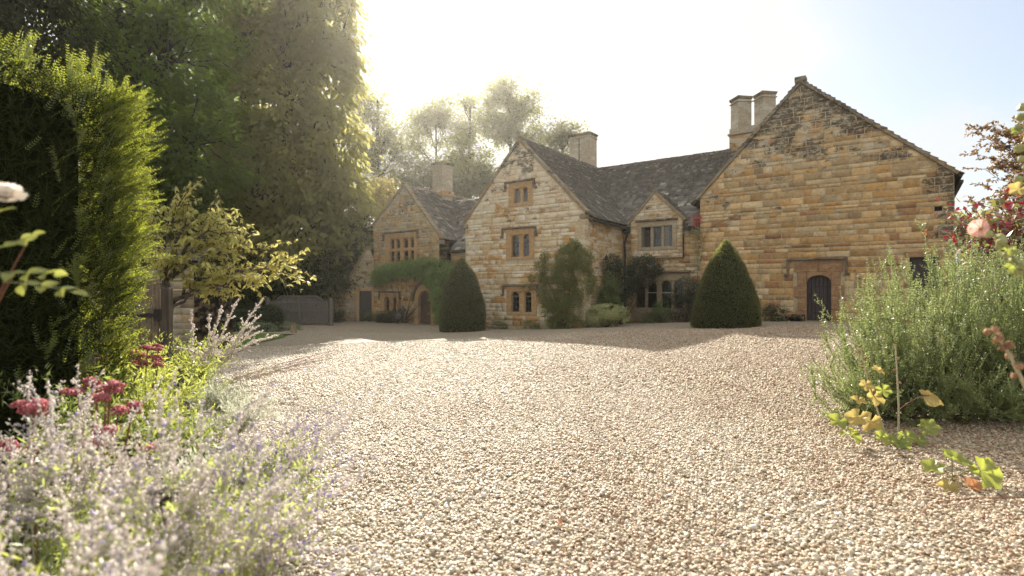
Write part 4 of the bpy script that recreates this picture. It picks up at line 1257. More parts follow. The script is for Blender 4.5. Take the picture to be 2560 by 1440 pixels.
# ------------------------------------------------------------------ gates
def double_gate():
    t = empty('double_gate', (-12.15, 31.2, -.74), R(2))
    tag(t, 'weathered grey wooden double gate with curved top rail and braces beside drystone wall', 'gate')
    W = 1.62
    def topz(x):
        a = abs(x) / W
        if a < .62: return 1.72
        if a < .84: return 1.72 - .30 * ((a - .62) / .22) ** 1.2
        return 1.40 - .03 * (a - .84)
    n = 22
    for i in range(n):
        x0 = -W + 2 * W * i / n; x1 = x0 + 2 * W / n - .012
        m = MB(); m.prism([(x0, .08), (x1, .08), (x1, topz(x1) - .05), (x0, topz(x0) - .05)], .03 + .004 * (i % 3), .055)
        m.obj('board', 'gate_wood', t)
    for s in (-1, 1):
        for z in (.12, .78, 1.38 - .12):
            m = MB(); a, b = sorted((s * .02, s * W)); m.box(a, b, -.03, .028, z, z + .12); m.obj('rail', 'gate_wood', t, bevel=.01)
        for x in (.0, W - .1):
            a, b = sorted((s * (x + .005), s * (x + .12))); m = MB(); m.box(a, b, -.045, .029, .05, topz(x) - .06); m.obj('stile', 'gate_wood', t, bevel=.01)
        m = MB(); m.bar((s * .14, -.015, 1.3 - .1), (s * (W - .55), -.015, .9), .02, .09, up=(0, 1, 0)); m.v = [(x, y, z) for x, y, z in m.v]
        mm = MB(); mm.prism([(s * .15, 1.22), (s * .15, 1.10), (s * 1.0, .42), (s * 1.5, .22), (s * 1.5, .33), (s * 1.0, .55)] if s > 0 else
                            [(s * .45, .60), (s * .35, .68), (s * 1.0, 1.22), (s * 1.12, 1.16)], -.03, .0285)
        mm.obj('brace', 'gate_wood', t)
    m = MB(); k = 26
    for i in range(k):
        x0 = -W + 2 * W * i / k; x1 = -W + 2 * W * (i + 1) / k
        m.add([(x, y, topz(x) + dz) for x in (x0, x1) for y, dz in ((-.06, -.07), (.08, -.07), (.08, .015), (-.06, .015))],
              [(0, 4, 5, 1), (1, 5, 6, 2), (2, 6, 7, 3), (3, 7, 4, 0)] + ([(0, 1, 2, 3)] if i == 0 else []) + ([(7, 6, 5, 4)] if i == k - 1 else []))
    m.obj('top_rail', 'gate_wood', t)
    m = MB(); m.box(-.06, .06, -.08, -.046, .05, 1.66); m.obj('centre_post', 'gate_wood', t, bevel=.01)
    for s in (-1, 1):
        p = empty('gate_post', (0, 0, 0)); 
        bpy.data.objects.remove(p)
        V, F = [], []
        cx = s * (W + .17); n = 14
        prof = [(0, .13), (1.5, .13), (1.58, .12), (1.64, .08), (1.66, .01)]
        for z, r in prof:
            for i in range(n): V.append((cx + r * math.cos(6.283 * i / n), .02 + r * math.sin(6.283 * i / n), z - .05))
        for j in range(len(prof) - 1):
            for i in range(n): F.append((j * n + i, j * n + (i + 1) % n, (j + 1) * n + (i + 1) % n, (j + 1) * n + i))
        link('post', mesh_np('post', np.array(V), np.array(F), 'gate_wood', smooth=True), t)
double_gate()

def plank_gate():
    """gate leaf standing open in the border, seen over the flowers"""
    t = empty('plank_gate', (-6.10, 7.95, gz(-5, 8) - .05), R(4))
    tag(t, 'pale oak plank gate standing open behind the border with black strap hinge', 'gate')
    x = 0; ws = [.15, .17, .12, .20, .17, .11]
    rnd = random.Random(2)
    for i, w in enumerate(ws):
        m = MB(); z1 = 1.66 + .002 * i
        m.box(x + .003, x + w - .003, .0 + rnd.uniform(0, .006), .03, .02, z1); o = m.obj('plank', 'plank_wood', t, bevel=.004)
        for z in (.3, .55, 1.05, 1.30, 1.58):
            q = MB(); q.box(x + w * .5 - .005, x + w * .5 + .005, -.006, .0, z, z + .01); q.obj('nail', 'iron', o)
        x += w
    m = MB(); m.box(-.02, x + .02, -.015, .045, 1.664, 1.69); m.obj('top_cap', 'plank_wood', t, bevel=.004)
    m = MB(); m.box(x - .56, x + .01, -.022, -.007, 1.18, 1.225); m.prism([(x - .60, 1.18), (x - .55, 1.16), (x - .52, 1.23), (x - .58, 1.25)], -.024, -.005)
    m.obj('strap_hinge', 'iron', t)
    m = MB(); m.box(x - .06, x + .05, -.03, -.002, 1.12, 1.29); m.obj('hinge_pintle', 'iron', t)
    m = MB(); m.box(x + .03, x + .15, -.02, .1, 0, 1.60); 
    m.obj('gate_post', 'bark', t, bevel=.01)
plank_gate()

def garden_wall():
    """pale stone outbuilding end glimpsed under the small tree"""
    t = empty('stone_outbuilding', (-12.2, 16.6, -.6), R(6))
    tag(t, 'low pale stone outbuilding half hidden behind the yellow-green tree', 'outbuilding')
    wall_sheet('wall', t, (0, 0, 0), AX, -AY, [0, 2.4], lambda a: 2.75, -.5, [])
    masonry(t, (0, 0, 0), AX, -AY, lambda z: (0, 2.4), -.2, 2.7, [], (.16, .26), (.3, .7), grey_pal, (M['cot_obj'], M['cot_att']), 29, 60)
    b = MB(); b.box(0.005, 2.395, .02, 3, -.5, 2.7); b.obj('side_wall', 'cot_att', t)
    slab(t, 'roof', [(-.1, -.12, 2.72), (2.5, -.12, 2.72), (2.5, 2.5, 3.3), (-.1, 2.5, 3.3)], .1)
    slate_roof(t, (-.1, -.12, 2.72), AX, Vector((0, 2.62, .58)).normalized(), 2.6, 2.6, 44, 0, expo=(.25, .18))
    w = empty('boundary_wall', (-19.8, 33.8, -.8), R(1))
    tag(w, 'low pale stone boundary wall in shade behind the clipped box balls', 'wall')
    wall_sheet('wall_core', w, (0, 0, 0), AX, -AY, [0, 6.0], lambda a: 1.5, -.2, [])
    masonry(w, (0, 0, 0), AX, -AY, lambda z: (0, 6.0), 0, 1.5, [], (.12, .2), (.25, .6), grey_pal, (M['cot_obj'], M['cot_att']), 45, 40)
    b = MB(); b.box(0.005, 5.995, .02, .4, -.2, 1.499); b.box(-.03, 6.03, -.04, .44, 1.5, 1.57); b.obj('capstone', 'coping', w)
garden_wall()

def marker_stone():
    m = MB()
    V = [(-.13, -.09, -.1), (.13, -.1, -.1), (.12, .1, -.1), (-.12, .09, -.1), (-.12, -.08, .36), (.10, -.07, .44), (.09, .07, .43), (-.10, .07, .35)]
    m.add(V, [(0, 3, 2, 1), (4, 5, 6, 7), (0, 1, 5, 4), (1, 2, 6, 5), (2, 3, 7, 6), (3, 0, 4, 7)])
    o = m.obj('marker_stone', 'coping', None, bevel=.04)
    o.location = (-10.35, 25.9, gz(-10.3, 25.9))
    tag(o, 'short upright brown marker stone at the corner of the lawn', 'stone')
marker_stone()

# ------------------------------------------------------------------ clipped shrubs
G_YEW = leaf_mat('yew_shaded', (0.014, 0.023, 0.007), (0.038, 0.052, 0.014), 0.15, (0.05, 0.07, 0.015), gloss=0.004)  # darkened yew copy, the shade of the hedge face put into the colour
G_YEW_SUN = leaf_mat('yew_sunlit', (0.05, 0.09, 0.014), (0.14, 0.19, 0.03), 0.5, (0.58, 0.64, 0.06), gloss=0.07, rough=.35)  # brighter copy of the same yew, sunlight put into the colour
G_BOX = leaf_mat('box_leaf', (0.03, 0.045, 0.015), (0.05, 0.075, 0.025), 0.25, gloss=0.04)

def topiary(x, y, H, Rm, prof, label, seed, nleaf=26000, lean=0.0):
    rs = np.random.RandomState(seed)
    z0 = gz(x, y) - .04
    t = empty('topiary_cone', (x, y, z0))
    tag(t, label, 'topiary', 'clipped yew cones')
    nz_, na = 26, 40
    V, F = [], []
    off = Vector((seed * 3.1, 0, 0))
    def rad(tt, a):
        r = Rm * prof(tt)
        p = Vector((math.cos(a) * r, math.sin(a) * r, tt * H))
        return r * (1 + 0.08 * mnoise.noise(p * 1.2 + off)) + .03 * mnoise.noise(p * 4 + off)
    for j in range(nz_ + 1):
        tt = j / nz_
        for i in range(na):
            a = 6.2832 * i / na; r = max(.0, rad(tt, a) - .05)
            V.append((r * math.cos(a) + lean * tt, r * math.sin(a), tt * H))
    for j in range(nz_):
        for i in range(na): F.append((j * na + i, j * na + (i + 1) % na, (j + 1) * na + (i + 1) % na, (j + 1) * na + i))
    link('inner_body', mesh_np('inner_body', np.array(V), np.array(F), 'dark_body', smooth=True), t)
    P, N = [], []
    while len(P) < nleaf:
        tt = rs.random(); a = rs.uniform(0, 6.2832)
        if rs.random() > prof(tt) * .95 + .05: continue
        r = rad(tt, a) + rs.normal(-.015, .02); dr = (prof(min(1, tt + .02)) - prof(max(0, tt - .02))) / .04 * Rm / H
        n = np.array((math.cos(a), math.sin(a), -dr)); n /= np.linalg.norm(n)
        P.append((r * math.cos(a) + lean * tt, r * math.sin(a), tt * H)); N.append(n)
    P, N = np.array(P), np.array(N)
    A = norm(N * .9 + rand_dir(rs, nleaf) * .9 + np.array((0, 0, .3)))
    foliage('foliage', t, P, A, norm(N + rand_dir(rs, nleaf) * .8), rs.uniform(.045, .085, nleaf) * np.where(rs.random(nleaf) < .03, 1.9, 1), rs.uniform(.016, .034, nleaf), G_TOP, rs)
    return t
G_TOP = leaf_mat('clipped_yew_leaf', (0.026, 0.034, 0.012), (0.062, 0.070, 0.022), 0.42, (0.50, 0.52, 0.14), gloss=0.03)
topiary(-2.38, 26.4, 3.55, 1.12, lambda t: max(0.0, 1 - t ** 2.3) ** .78 * (1 - .10 * max(0, .3 - t)), 'tall bullet-shaped clipped yew cone in front of the central gable', 1, lean=-.05)
topiary(8.15, 20.8, 3.34, 1.30, lambda t: max(0.0, 1 - t ** 1.45) ** .80 * (1 - .35 * max(0, .22 - t)), 'broad clipped yew cone in front of the barn corner', 2)

def box_balls():
    rs = np.random.RandomState(7)
    for (x, y, r, lab) in ((-16.3, 29.5, .52, 'smallest clipped box ball at the left end of the row by the lawn'),
                           (-15.5, 29.2, .62, 'clipped box ball second from left end of the row'),
                           (-14.5, 29.3, .60, 'middle clipped box ball in the row before the boundary wall'),
                           (-13.6, 29.4, .66, 'clipped box ball next to the ball that overlaps the gate'),
                           (-12.95, 29.2, .72, 'largest clipped box ball overlapping the double gate')):
        z0 = gz(x, y)
        t = empty('box_ball', (x, y, z0)); tag(t, lab, 'box ball', 'clipped box balls by the lawn')
        D = rand_dir(rs, 5200); D[:, 2] = np.where(D[:, 2] < -.8, -D[:, 2], D[:, 2])
        P = D * r * rs.uniform(.93, 1.03, (len(D), 1)) * np.array((1, 1, .92)) + np.array((0, 0, r * .8))
        foliage('foliage', t, P, norm(D + rand_dir(rs, len(D))), norm(D + rand_dir(rs, len(D)) * .8), rs.uniform(.04, .07, len(D)), rs.uniform(.02, .035, len(D)), G_BOX, rs)
        import bmesh
        bm = bmesh.new(); bmesh.ops.create_icosphere(bm, subdivisions=3, radius=r * .93)
        me = bpy.data.meshes.new('inner_body'); bm.to_mesh(me); bm.free(); me.materials.append(M['dark_body'])
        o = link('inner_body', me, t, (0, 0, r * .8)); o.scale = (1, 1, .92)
box_balls()

def blob_points(rs, blobs, n, shell=0.55):
    """points in ellipsoids (cx,cy,cz,rx,ry,rz), denser near the surface; returns P, outward"""
    w = np.array([b[3] * b[4] * b[5] for b in blobs]) ** .7; w /= w.sum()
    idx = rs.choice(len(blobs), n, p=w); B = np.array(blobs)[idx]
    D = rand_dir(rs, n); r = shell + (1 - shell) * rs.random(n) ** .6
    return B[:, :3] + D * B[:, 3:6] * r[:, None], norm(D / B[:, 3:6])

def bush(name, label, cat, loc, blobs, n, L, W, mat, seed, rz=0.0, group=None, droop=.0, flowers=None, twigs=12, shell=.5, keep=None, fuzz=.07):
    rs = np.random.RandomState(seed)
    t = empty(name, loc, rz); tag(t, label, cat, group)
    P, N = blob_points(rs, blobs, n, shell)
    P = P + N * np.abs(rs.normal(0, fuzz, (n, 1)))
    if keep is not None:
        k = keep(P); P, N = P[k], N[k]
    n = len(P)
    # break the outline up
    q = np.array([mnoise.noise(Vector(p * 2.2)) + .5 * mnoise.noise(Vector(p * 6)) for p in P]) ; k = q > -.16
    P, N = P[k], N[k]; n = len(P)
    A = norm(N * .7 + rand_dir(rs, n) * .9 + np.array((0, 0, -droop)))
    foliage('foliage', t, P, A, norm(N * .6 + rand_dir(rs, n) * .7 + np.array((0, 0, .5))), rs.uniform(L * .7, L * 1.3, n), rs.uniform(W * .7, W * 1.3, n), mat, rs)
    if twigs:
        ps, rr = [], []
        for i in range(twigs):
            b = blobs[rs.randint(len(blobs))]
            e = np.array(b[:3]) + rand_dir(rs, 1)[0] * np.array(b[3:6]) * .8
            ps.append(curve_path((blobs[0][0] * .3 + rs.normal(0, .05), blobs[0][1] * .3, 0), e, wob=.04, rs=rs)); rr.append(np.linspace(.018, .005, 6))
        V, F = tubes(ps, rr, 5); link('stem', mesh_np('stem', V, F, 'bark', smooth=True), t)
    if flowers:
        cnt, size, fmat = flowers
        P, N = blob_points(rs, blobs, cnt, .95)
        PP, AA, NN = [], [], []
        for p, nn in zip(P, N):
            for j in range(7):
                PP.append(p + nn * .05); AA.append(nn * .4 + rand_dir(rs, 1)[0]); NN.append(nn)
        foliage('flowers', t, np.array(PP), np.array(AA), np.array(NN), np.full(len(PP), size), np.full(len(PP), size * .7), fmat, rs)
    return t

G_CLIMB = leaf_mat('climber_leaf', (0.07, 0.13, 0.02), (0.18, 0.27, 0.05), 0.35, gloss=.05)
G_DARK = leaf_mat('dark_shrub_leaf', (0.016, 0.024, 0.010), (0.035, 0.048, 0.018), 0.3, gloss=.04)
G_BRIGHT = leaf_mat('bright_shrub_leaf', (0.05, 0.09, 0.02), (0.10, 0.16, 0.035), 0.4)
G_VARIEG = leaf_mat('variegated_leaf', (0.10, 0.14, 0.04), (0.45, 0.46, 0.22), 0.3)
M['petal_white'] = leaf_mat('white_petal', (0.75, 0.73, 0.68), (0.82, 0.80, 0.76), .4, (.9, .88, .85), gloss=0)
M['petal_red'] = leaf_mat('red_leaf', (0.25, 0.02, 0.02), (0.55, 0.10, 0.06), .5, (.7, .10, .06), gloss=.03)
def hw(u, v, z=0): p = HC + HU * u + HV * v; return (p.x, p.y, z)

# climber over the cottage door: band under the window and down the right of the door
L0 = hw(-12.4, 1.2, -.75)
bush('wisteria', 'leafy green climber banked across the cottage wall above the arched door', 'climbing plant', L0,
     [(-2.4, -.35, 3.1, .75, .28, .42), (-1.5, -.4, 3.25, .7, .32, .38), (-.5, -.42, 3.35, .8, .34, .36), (.5, -.45, 3.35, .8, .36, .45), (1.4, -.45, 3.35, .8, .36, .5), (2.3, -.1, 3.1, .8, .4, .6),
      (2.1, -.4, 2.7, .55, .32, .5), (2.5, -.35, 1.8, .42, .3, .8), (2.75, -.3, .9, .5, .35, .9), (3.0, .2, 3.0, .7, .35, .5), (-2.9, -.3, 2.8, .4, .22, .35)],
     15000, .20, .085, G_CLIMB, 31, HROT, droop=.9, twigs=16, fuzz=.12)
# climber on the central gable's right corner
L1 = hw(-1.0, 0, -.55)
bush('climbing_rose', 'tall yellow-green climbing plant on the right corner of the central gable', 'climbing plant', L1,
     [(.15, -.3, .9, .9, .34, .9), (-.35, -.3, 1.7, .95, .30, .8), (0, -.3, 2.6, .75, .30, .8), (.3, -.32, 3.35, .6, .3, .55), (.55, -.32, 3.8, .35, .25, .3), (-.8, -.2, 2.7, .5, .2, .3), (-1.5, -.15, 2.45, .5, .13, .2), (1.0, -.25, 3.2, .55, .3, .5), (-2.0, -.12, 2.0, .45, .1, .13), (-1.3, -.14, 3.1, .3, .1, .15), (-1.1, -.14, 3.4, .22, .1, .2), (.95, 0, 2.2, .5, .4, .8), (.1, -.3, .3, 1.0, .3, .35), (-.75, -.25, .9, .35, .2, .6)],
     26000, .09, .055, leaf_mat('rose_climber_leaf', (0.07, 0.09, 0.02), (0.19, 0.20, 0.045), .4), 33, HROT, twigs=14)
L2 = hw(.9, 2.0, -.45)
bush('dark_climber', 'dark green bush with white flowers filling the corner beside the downpipe', 'shrub', L2,
     [(-.2, .3, 2.2, .8, .7, 1.0), (.5, 1.2, 2.6, .7, .5, .8), (-.3, -.4, 1.2, .6, .6, .9), (.9, 1.6, 2.9, .5, .35, .45), (-.4, -.2, 3.0, .35, .4, .4)],
     17000, .10, .05, G_DARK, 34, HROT, flowers=(9, .06, M['petal_white']))
bush('pyramid_shrub', 'conical green climber standing between the corner bush and round bush', 'shrub', hw(.75, 1.0, -.45),
     [(0, 0, .8, .62, .5, .8), (0, 0, 1.5, .48, .42, .7), (0, 0, 2.1, .28, .28, .5)],
     6000, .075, .04, leaf_mat('pyramid_leaf', (0.06, 0.085, 0.02), (0.13, 0.17, 0.04), .35), 35, HROT)
bush('round_bush', 'low rounded pale yellow-green bush against the side of the house', 'shrub', hw(1.1, .1, -.42),
     [(-.45, 0, .55, .62, .5, .50), (.4, 0, .58, .62, .5, .48), (0, -.1, .62, .7, .5, .48)],
     16000, .055, .035, G_VARIEG, 36, HROT, fuzz=.02)
bush('low_shrub', 'small bright green shrub under the four-light window', 'shrub', hw(2.3, 3.4, -.35),
     [(0, 0, .45, .42, .35, .45), (.05, 0, .75, .35, .3, .35), (-.5, -.1, .22, .45, .35, .28)], 3600, .07, .035, G_BRIGHT, 37, HROT)
bush('wall_shrub', 'dark rounded shrub trained against the wall right of the four-light window', 'shrub', hw(3.35, 3.7, -.3),
     [(0, 0, .9, .85, .45, .95), (.15, .1, 1.6, .65, .35, .65), (.6, 0, 1.0, .5, .4, .9)], 11000, .06, .035, G_DARK, 38, HROT)
bush('cottage_shrub', 'dark shrub at the foot of the cottage beside the statue', 'shrub', hw(-14.1, .7, -.8),
     [(0, 0, .35, .75, .4, .45), (.6, 0, .45, .5, .35, .45), (-.6, .1, .25, .45, .3, .3)], 5000, .08, .04, G_DARK, 39, HROT)
bush('cottage_fern', 'loose green plant at the left foot of the cottage corner', 'plant', hw(-15.9, .8, -.8),
     [(0, 0, .3, .35, .25, .4)], 1200, .10, .03, G_BRIGHT, 40, HROT)
bush('barn_shrub', 'small dark shrub at the barn foot left of the door', 'shrub', hw(7.35, 3.1, -.05),
     [(0, 0, .3, .42, .3, .34), (.35, 0, .25, .35, .3, .28), (-.1, 0, .5, .25, .2, .22)], 3800, .055, .03, G_DARK, 41, HROT)
bush('daisy_clump', 'low clump dotted with white daisies below the barn shrub', 'flowers', hw(7.5, 2.75, -.05),
     [(0, 0, .08, .55, .25, .13)], 900, .05, .02, G_BRIGHT, 42, HROT, flowers=(22, .022, M['petal_white']), twigs=0)
for i, (u, r_, lab) in enumerate(((-4.6, .32, 'small green weed clump at the wall below the lowest central window, left one'), (-2.7, .34, 'small green weed clump at the wall right of the lowest central window'))):
    bush('weed_clump', lab, 'plant', hw(u, -.35, -.68 + i * .1), [(0, 0, .14, r_ * 1.5, .22, .24)], 1500, .07, .025, G_BRIGHT, 43 + i, HROT, group='weeds along the house foot', twigs=0)
bush('lean_to_weeds', 'dark leafy plant at the foot of the drystone wall', 'plant', (-11.2, 34.4, -.78), [(0, 0, .25, .6, .3, .35), (.4, 0, .5, .3, .2, .3)], 2600, .08, .035, G_DARK, 46)

def red_creeper():
    rs = np.random.RandomState(50)
    t = empty('red_creeper', hw(4.0, 3.6, 0), HROT); tag(t, 'thin creeper with red and yellow leaves climbing the barn corner', 'climbing plant')
    ps, rr, P = [], [], []
    lines = [[(.02, -.03, 0), (.0, -.03, 2), (.06, -.03, 3.4), (-.02, -.03, 4.6)], [(.06, -.05, 3.2), (.5, -.04, 4.1), (1.4, -.04, 4.55), (2.3, -.04, 4.9)],
             [(.8, -.04, 4.25), (1.1, -.04, 4.0), (1.5, -.04, 3.9)], [(1.4, -.04, 4.55), (1.8, -.04, 4.6), (2.4, -.04, 4.55)], [(.06, -.04, 2.2), (.3, -.04, 3.1), (.25, -.04, 4.0)]]
    for l in lines:
        l = np.array(l, float); tt = np.linspace(0, 1, 14); seg = np.linspace(0, 1, len(l))
        p = np.stack([np.interp(tt, seg, l[:, i]) for i in range(3)], 1); p += rs.normal(0, .025, p.shape) * (1, .1, 1)
        ps.append(p); rr.append(np.linspace(.012, .004, 14))
    V, F = tubes(ps, rr, 5); link('stem', mesh_np('stem', V, F, 'bark', smooth=True), t)
    n = 420
    z = rs.uniform(2.2, 4.9, n); P = np.stack([rs.normal(-.02, .12, n), rs.uniform(-.16, -.03, n), z], 1)
    k = rs.random(n) < np.where(z > 3.7, 1, .4); P = P[k]; n = len(P)
    red = P[:, 2] > 4.3
    for nm, m, s in (('red_leaves', M['petal_red'], red), ('green_leaves', leaf_mat('creeper_leaf', (.10, .11, .03), (.32, .28, .09), .4), ~red)):
        Q = P[s]; foliage(nm, t, Q, rand_dir(rs, len(Q)) + np.array((0, -.3, -.6)), rand_dir(rs, len(Q)) + np.array((0, -1.2, .3)), rs.uniform(.06, .11, len(Q)), rs.uniform(.05, .08, len(Q)), m, rs)
red_creeper()

def statue():
    """small armoured figure with a round shield by the cottage door"""
    x, y = -6.55, 32.75; z0 = gz(x, y)
    t = empty('statue', (x, y, z0), R(-10)); tag(t, 'small dark metal statue of a standing figure with round shield by the arched door', 'statue')
    joints = {'pel': (0, 0, .55, .10), 'chest': (0, 0, .80, .125), 'neck': (0, 0, .92, .045), 'head': (.01, -.01, 1.0, .065), 'crest': (.01, -.01, 1.10, .02),
              'ls': (-.15, 0, .84, .05), 'le': (-.26, -.02, .68, .036), 'lh': (-.20, -.10, .52, .03),
              'rs': (.15, 0, .84, .05), 're': (.22, .02, .66, .036), 'rh': (.18, -.06, .50, .03),
              'lk': (-.08, -.01, .30, .05), 'lf': (-.10, 0, .05, .04), 'lt': (-.11, -.10, .03, .03),
              'rk': (.08, -.02, .30, .05), 'rf': (.09, 0, .05, .04), 'rt': (.10, -.10, .03, .03)}
    names = list(joints); ed = [('pel', 'chest'), ('chest', 'neck'), ('neck', 'head'), ('head', 'crest'), ('chest', 'ls'), ('ls', 'le'), ('le', 'lh'),
                                ('chest', 'rs'), ('rs', 're'), ('re', 'rh'), ('pel', 'lk'), ('lk', 'lf'), ('lf', 'lt'), ('pel', 'rk'), ('rk', 'rf'), ('rf', 'rt')]
    me = bpy.data.meshes.new('figure'); me.from_pydata([joints[n][:3] for n in names], [(names.index(a), names.index(b)) for a, b in ed], [])
    me.materials.append(M['bronze'])
    o = link('figure', me, t, (0, 0, .05))
    sk = o.modifiers.new('skin', 'SKIN')
    for i, n in enumerate(names):
        r = joints[n][3]; me.skin_vertices[0].data[i].radius = (r, r)
    me.skin_vertices[0].data[0].use_root = True
    o.modifiers.new('sub', 'SUBSURF').levels = 1
    V, F = [(0, -.05, 0)], []
    n = 20
    for j, (r, d) in enumerate(((.07, -.035), (.15, -.015), (.17, 0), (.16, .012))):
        for i in range(n): V.append((r * math.cos(6.283 * i / n), d, r * math.sin(6.283 * i / n)))
    F3 = [(0, 1 + i, 1 + (i + 1) % n) for i in range(n)]
    F4 = [(1 + j * n + i, 1 + j * n + (i + 1) % n, 1 + (j + 1) * n + (i + 1) % n, 1 + (j + 1) * n + i) for j in range(3) for i in range(n)]
    link('shield', mesh_np('shield', np.array(V), [np.array(F3), np.array(F4)], 'lead', smooth=True), t, (-.22, -.16, .48))
    q = MB(); q.box(-.2, .2, -.18, .15, -.1, .055); q.obj('plinth', 'coping', t, bevel=.02)
statue()

# ------------------------------------------------------------------ trees
def tree(name, label, base, trunk_top, trunk_r, lobes, nclus, per, L, W, mat, seed, bark='bark', droop=.3, crad=.8, group=None, cat='tree', twigp=1.0, flat=.5, shell=.45, palm=False, lean=(0, 0), noise_cut=-.15, nscale=.5):
    rs = np.random.RandomState(seed)
    x0, y0 = base; z0 = gz(x0, y0) - .1
    if y0 > 45: z0 += min(1, (y0 - 45) / 60) * 3
    t = empty(name, (x0, y0, z0)); tag(t, label, cat, group)
    lobes = [(a - x0, b - y0, c - z0, d, e, f) for a, b, c, d, e, f in lobes]
    # trunk
    k = 10; tp = np.zeros((k, 3)); tz = np.linspace(0, 1, k)
    tp[:, 2] = tz * (trunk_top - z0); tp[:, 0] = lean[0] * tz ** 1.5 + rs.normal(0, .08, k) * (tz > 0); tp[:, 1] = lean[1] * tz ** 1.5
    tr = trunk_r * (1 - .72 * tz) ; tr[0] *= 1.35
    V, F = tubes([tp], [tr], 12)
    link('trunk', mesh_np('trunk', V, F, bark, smooth=True), t)
    ps, rr = [], []
    C, Nn = blob_points(rs, lobes, nclus, shell)
    cut = np.array([mnoise.noise(Vector(c * nscale + seed)) for c in C]) > noise_cut
    C, Nn = C[cut], Nn[cut]
    cen = []
    for l in lobes:
        c = np.array(l[:3]); hz_ = max(.1, min(.95, (c[2] - .5 * l[5] - 1.0) / tp[-1, 2])) * (k - 1)
        i = int(hz_); s = tp[i]
        e = c + rs.normal(0, .1, 3) * np.array(l[3:6])
        P = curve_path(s, e, wob=.12 * np.linalg.norm(e - s) / 4, k=7, rs=rs, up0=(e - s) * np.array((.25, .25, .6)))
        ps.append(P); rr.append(np.linspace(max(tr[i] * .55, .05), trunk_r * .14, 7)); cen.append((e, P))
    nt = int(len(C) * twigp)
    ce = np.array([c[0] for c in cen])
    for c in C[:nt]:
        d = np.linalg.norm(ce - c, axis=1); j = int(np.argmin(d)); P = cen[j][1]
        s = P[rs.randint(2, 7)]
        ps.append(curve_path(s, c, wob=.08 * np.linalg.norm(c - s) / 2, k=5, rs=rs, sag=-.1 * np.linalg.norm(c - s))); rr.append(np.linspace(trunk_r * .11, trunk_r * .025, 5))
    V, F = tubes(ps, rr, 5); o = link('branches', mesh_np('branches', V, F, bark, smooth=True), t)
    # leaves
    n = len(C) * per
    ctr = np.repeat(C, per, 0); out = np.repeat(Nn, per, 0)
    sc = np.repeat(rs.uniform(.6, 1.25, len(C)), per)[:, None]
    off = rs.normal(0, 1, (n, 3)) * crad * sc * np.array((1, 1, flat)) * .55
    P = ctr + off
    if palm: P[:, 2] -= (np.linalg.norm(off[:, :2], axis=1) ** 2) / (crad * 1.6)
    A = norm(norm(off) * .8 + out * .4 + rand_dir(rs, n) * .5 + np.array((0, 0, -droop)))
    N = norm(rand_dir(rs, n) * .6 + out * .5 + np.array((0, 0, .9)))
    tint = np.clip(np.repeat(rs.uniform(0, 1, len(C)), per) * .6 + rs.random(n) * .4, 0, 1)
    foliage('crown', t, P, A, N, rs.uniform(L * .7, L * 1.25, n), rs.uniform(W * .7, W * 1.25, n), mat, rs, tint=tint)
    return t

G_T1 = leaf_mat('evergreen_leaf', (0.016, 0.024, 0.008), (0.04, 0.046, 0.015), .3, (.12, .15, .03), gloss=.01)
G_T2 = leaf_mat('beech_leaf', (0.025, 0.05, 0.012), (0.075, 0.12, 0.025), .55, (.55, .70, .10), gloss=.02)
G_T3 = leaf_mat('chestnut_leaf', (0.09, 0.12, 0.028), (0.28, 0.25, 0.07), .5, (.68, .64, .18), gloss=.02)
G_T4 = leaf_mat('far_tree_leaf', (0.06, 0.075, 0.024), (0.13, 0.14, 0.045), .5, (.45, .48, .15), gloss=.02)
G_T5 = leaf_mat('pale_far_leaf', (0.07, 0.085, 0.03), (0.14, 0.14, 0.05), .5, (.42, .42, .15))
G_UND = leaf_mat('laurel_leaf', (0.018, 0.028, 0.010), (0.04, 0.055, 0.018), .25, (.10, .13, .03), gloss=.01)
GR = 'trees behind the house and courtyard'
def px(x, y, d): return ((x - 1280) / 1365 * d, d, 1.3 + (725 - y) / 1365 * d)
def lb(x, y, d, rx, rz, ry=None):
    X, Y, Z = px(x, y, d); r = rx / 1365 * d; return (X, Y, Z, r, ry if ry else r, rz / 1365 * d)
# dark evergreen at the far left
tree('evergreen_tree', 'very dark brownish evergreen behind the clipped hedge at the photo edge', (-23, 24), 22, .5,
     [lb(40, 80, 24, 180, 130), lb(60, 260, 24, 150, 130), lb(-60, -80, 24, 200, 150), lb(60, 470, 24, 140, 140)], 800, 70, .26, .12, G_T1, 61, group=GR, droop=.8, crad=1.1, noise_cut=-.12, twigp=.4)
tree('beech_tree', 'tall dark broadleaf tree with sky glinting through, rising above the hedge', (-21.5, 31), 30, .62,
     [lb(330, 20, 31, 190, 150), lb(250, 170, 31, 150, 150), lb(430, 170, 31, 170, 150), lb(330, 330, 30, 170, 130), lb(480, 380, 31, 130, 150), lb(260, 480, 30, 150, 150), lb(450, 560, 32, 130, 130), lb(520, -20, 32, 130, 140), lb(330, 620, 31, 140, 100)],
     1500, 48, .34, .19, G_T2, 62, group=GR, crad=.95, noise_cut=-.03, twigp=.5)
tree('dark_broadleaf_tree', 'dark spreading tree in the gap between beech and ochre chestnut', (-19, 39), 34, .6,
     [lb(560, 60, 40, 130, 150), lb(520, 260, 40, 110, 150), lb(470, 440, 39, 110, 120), lb(620, 500, 41, 120, 140), lb(560, 640, 40, 140, 100)],
     1000, 60, .32, .17, G_T2, 63, group=GR, crad=1.25, noise_cut=-.08, twigp=.4)
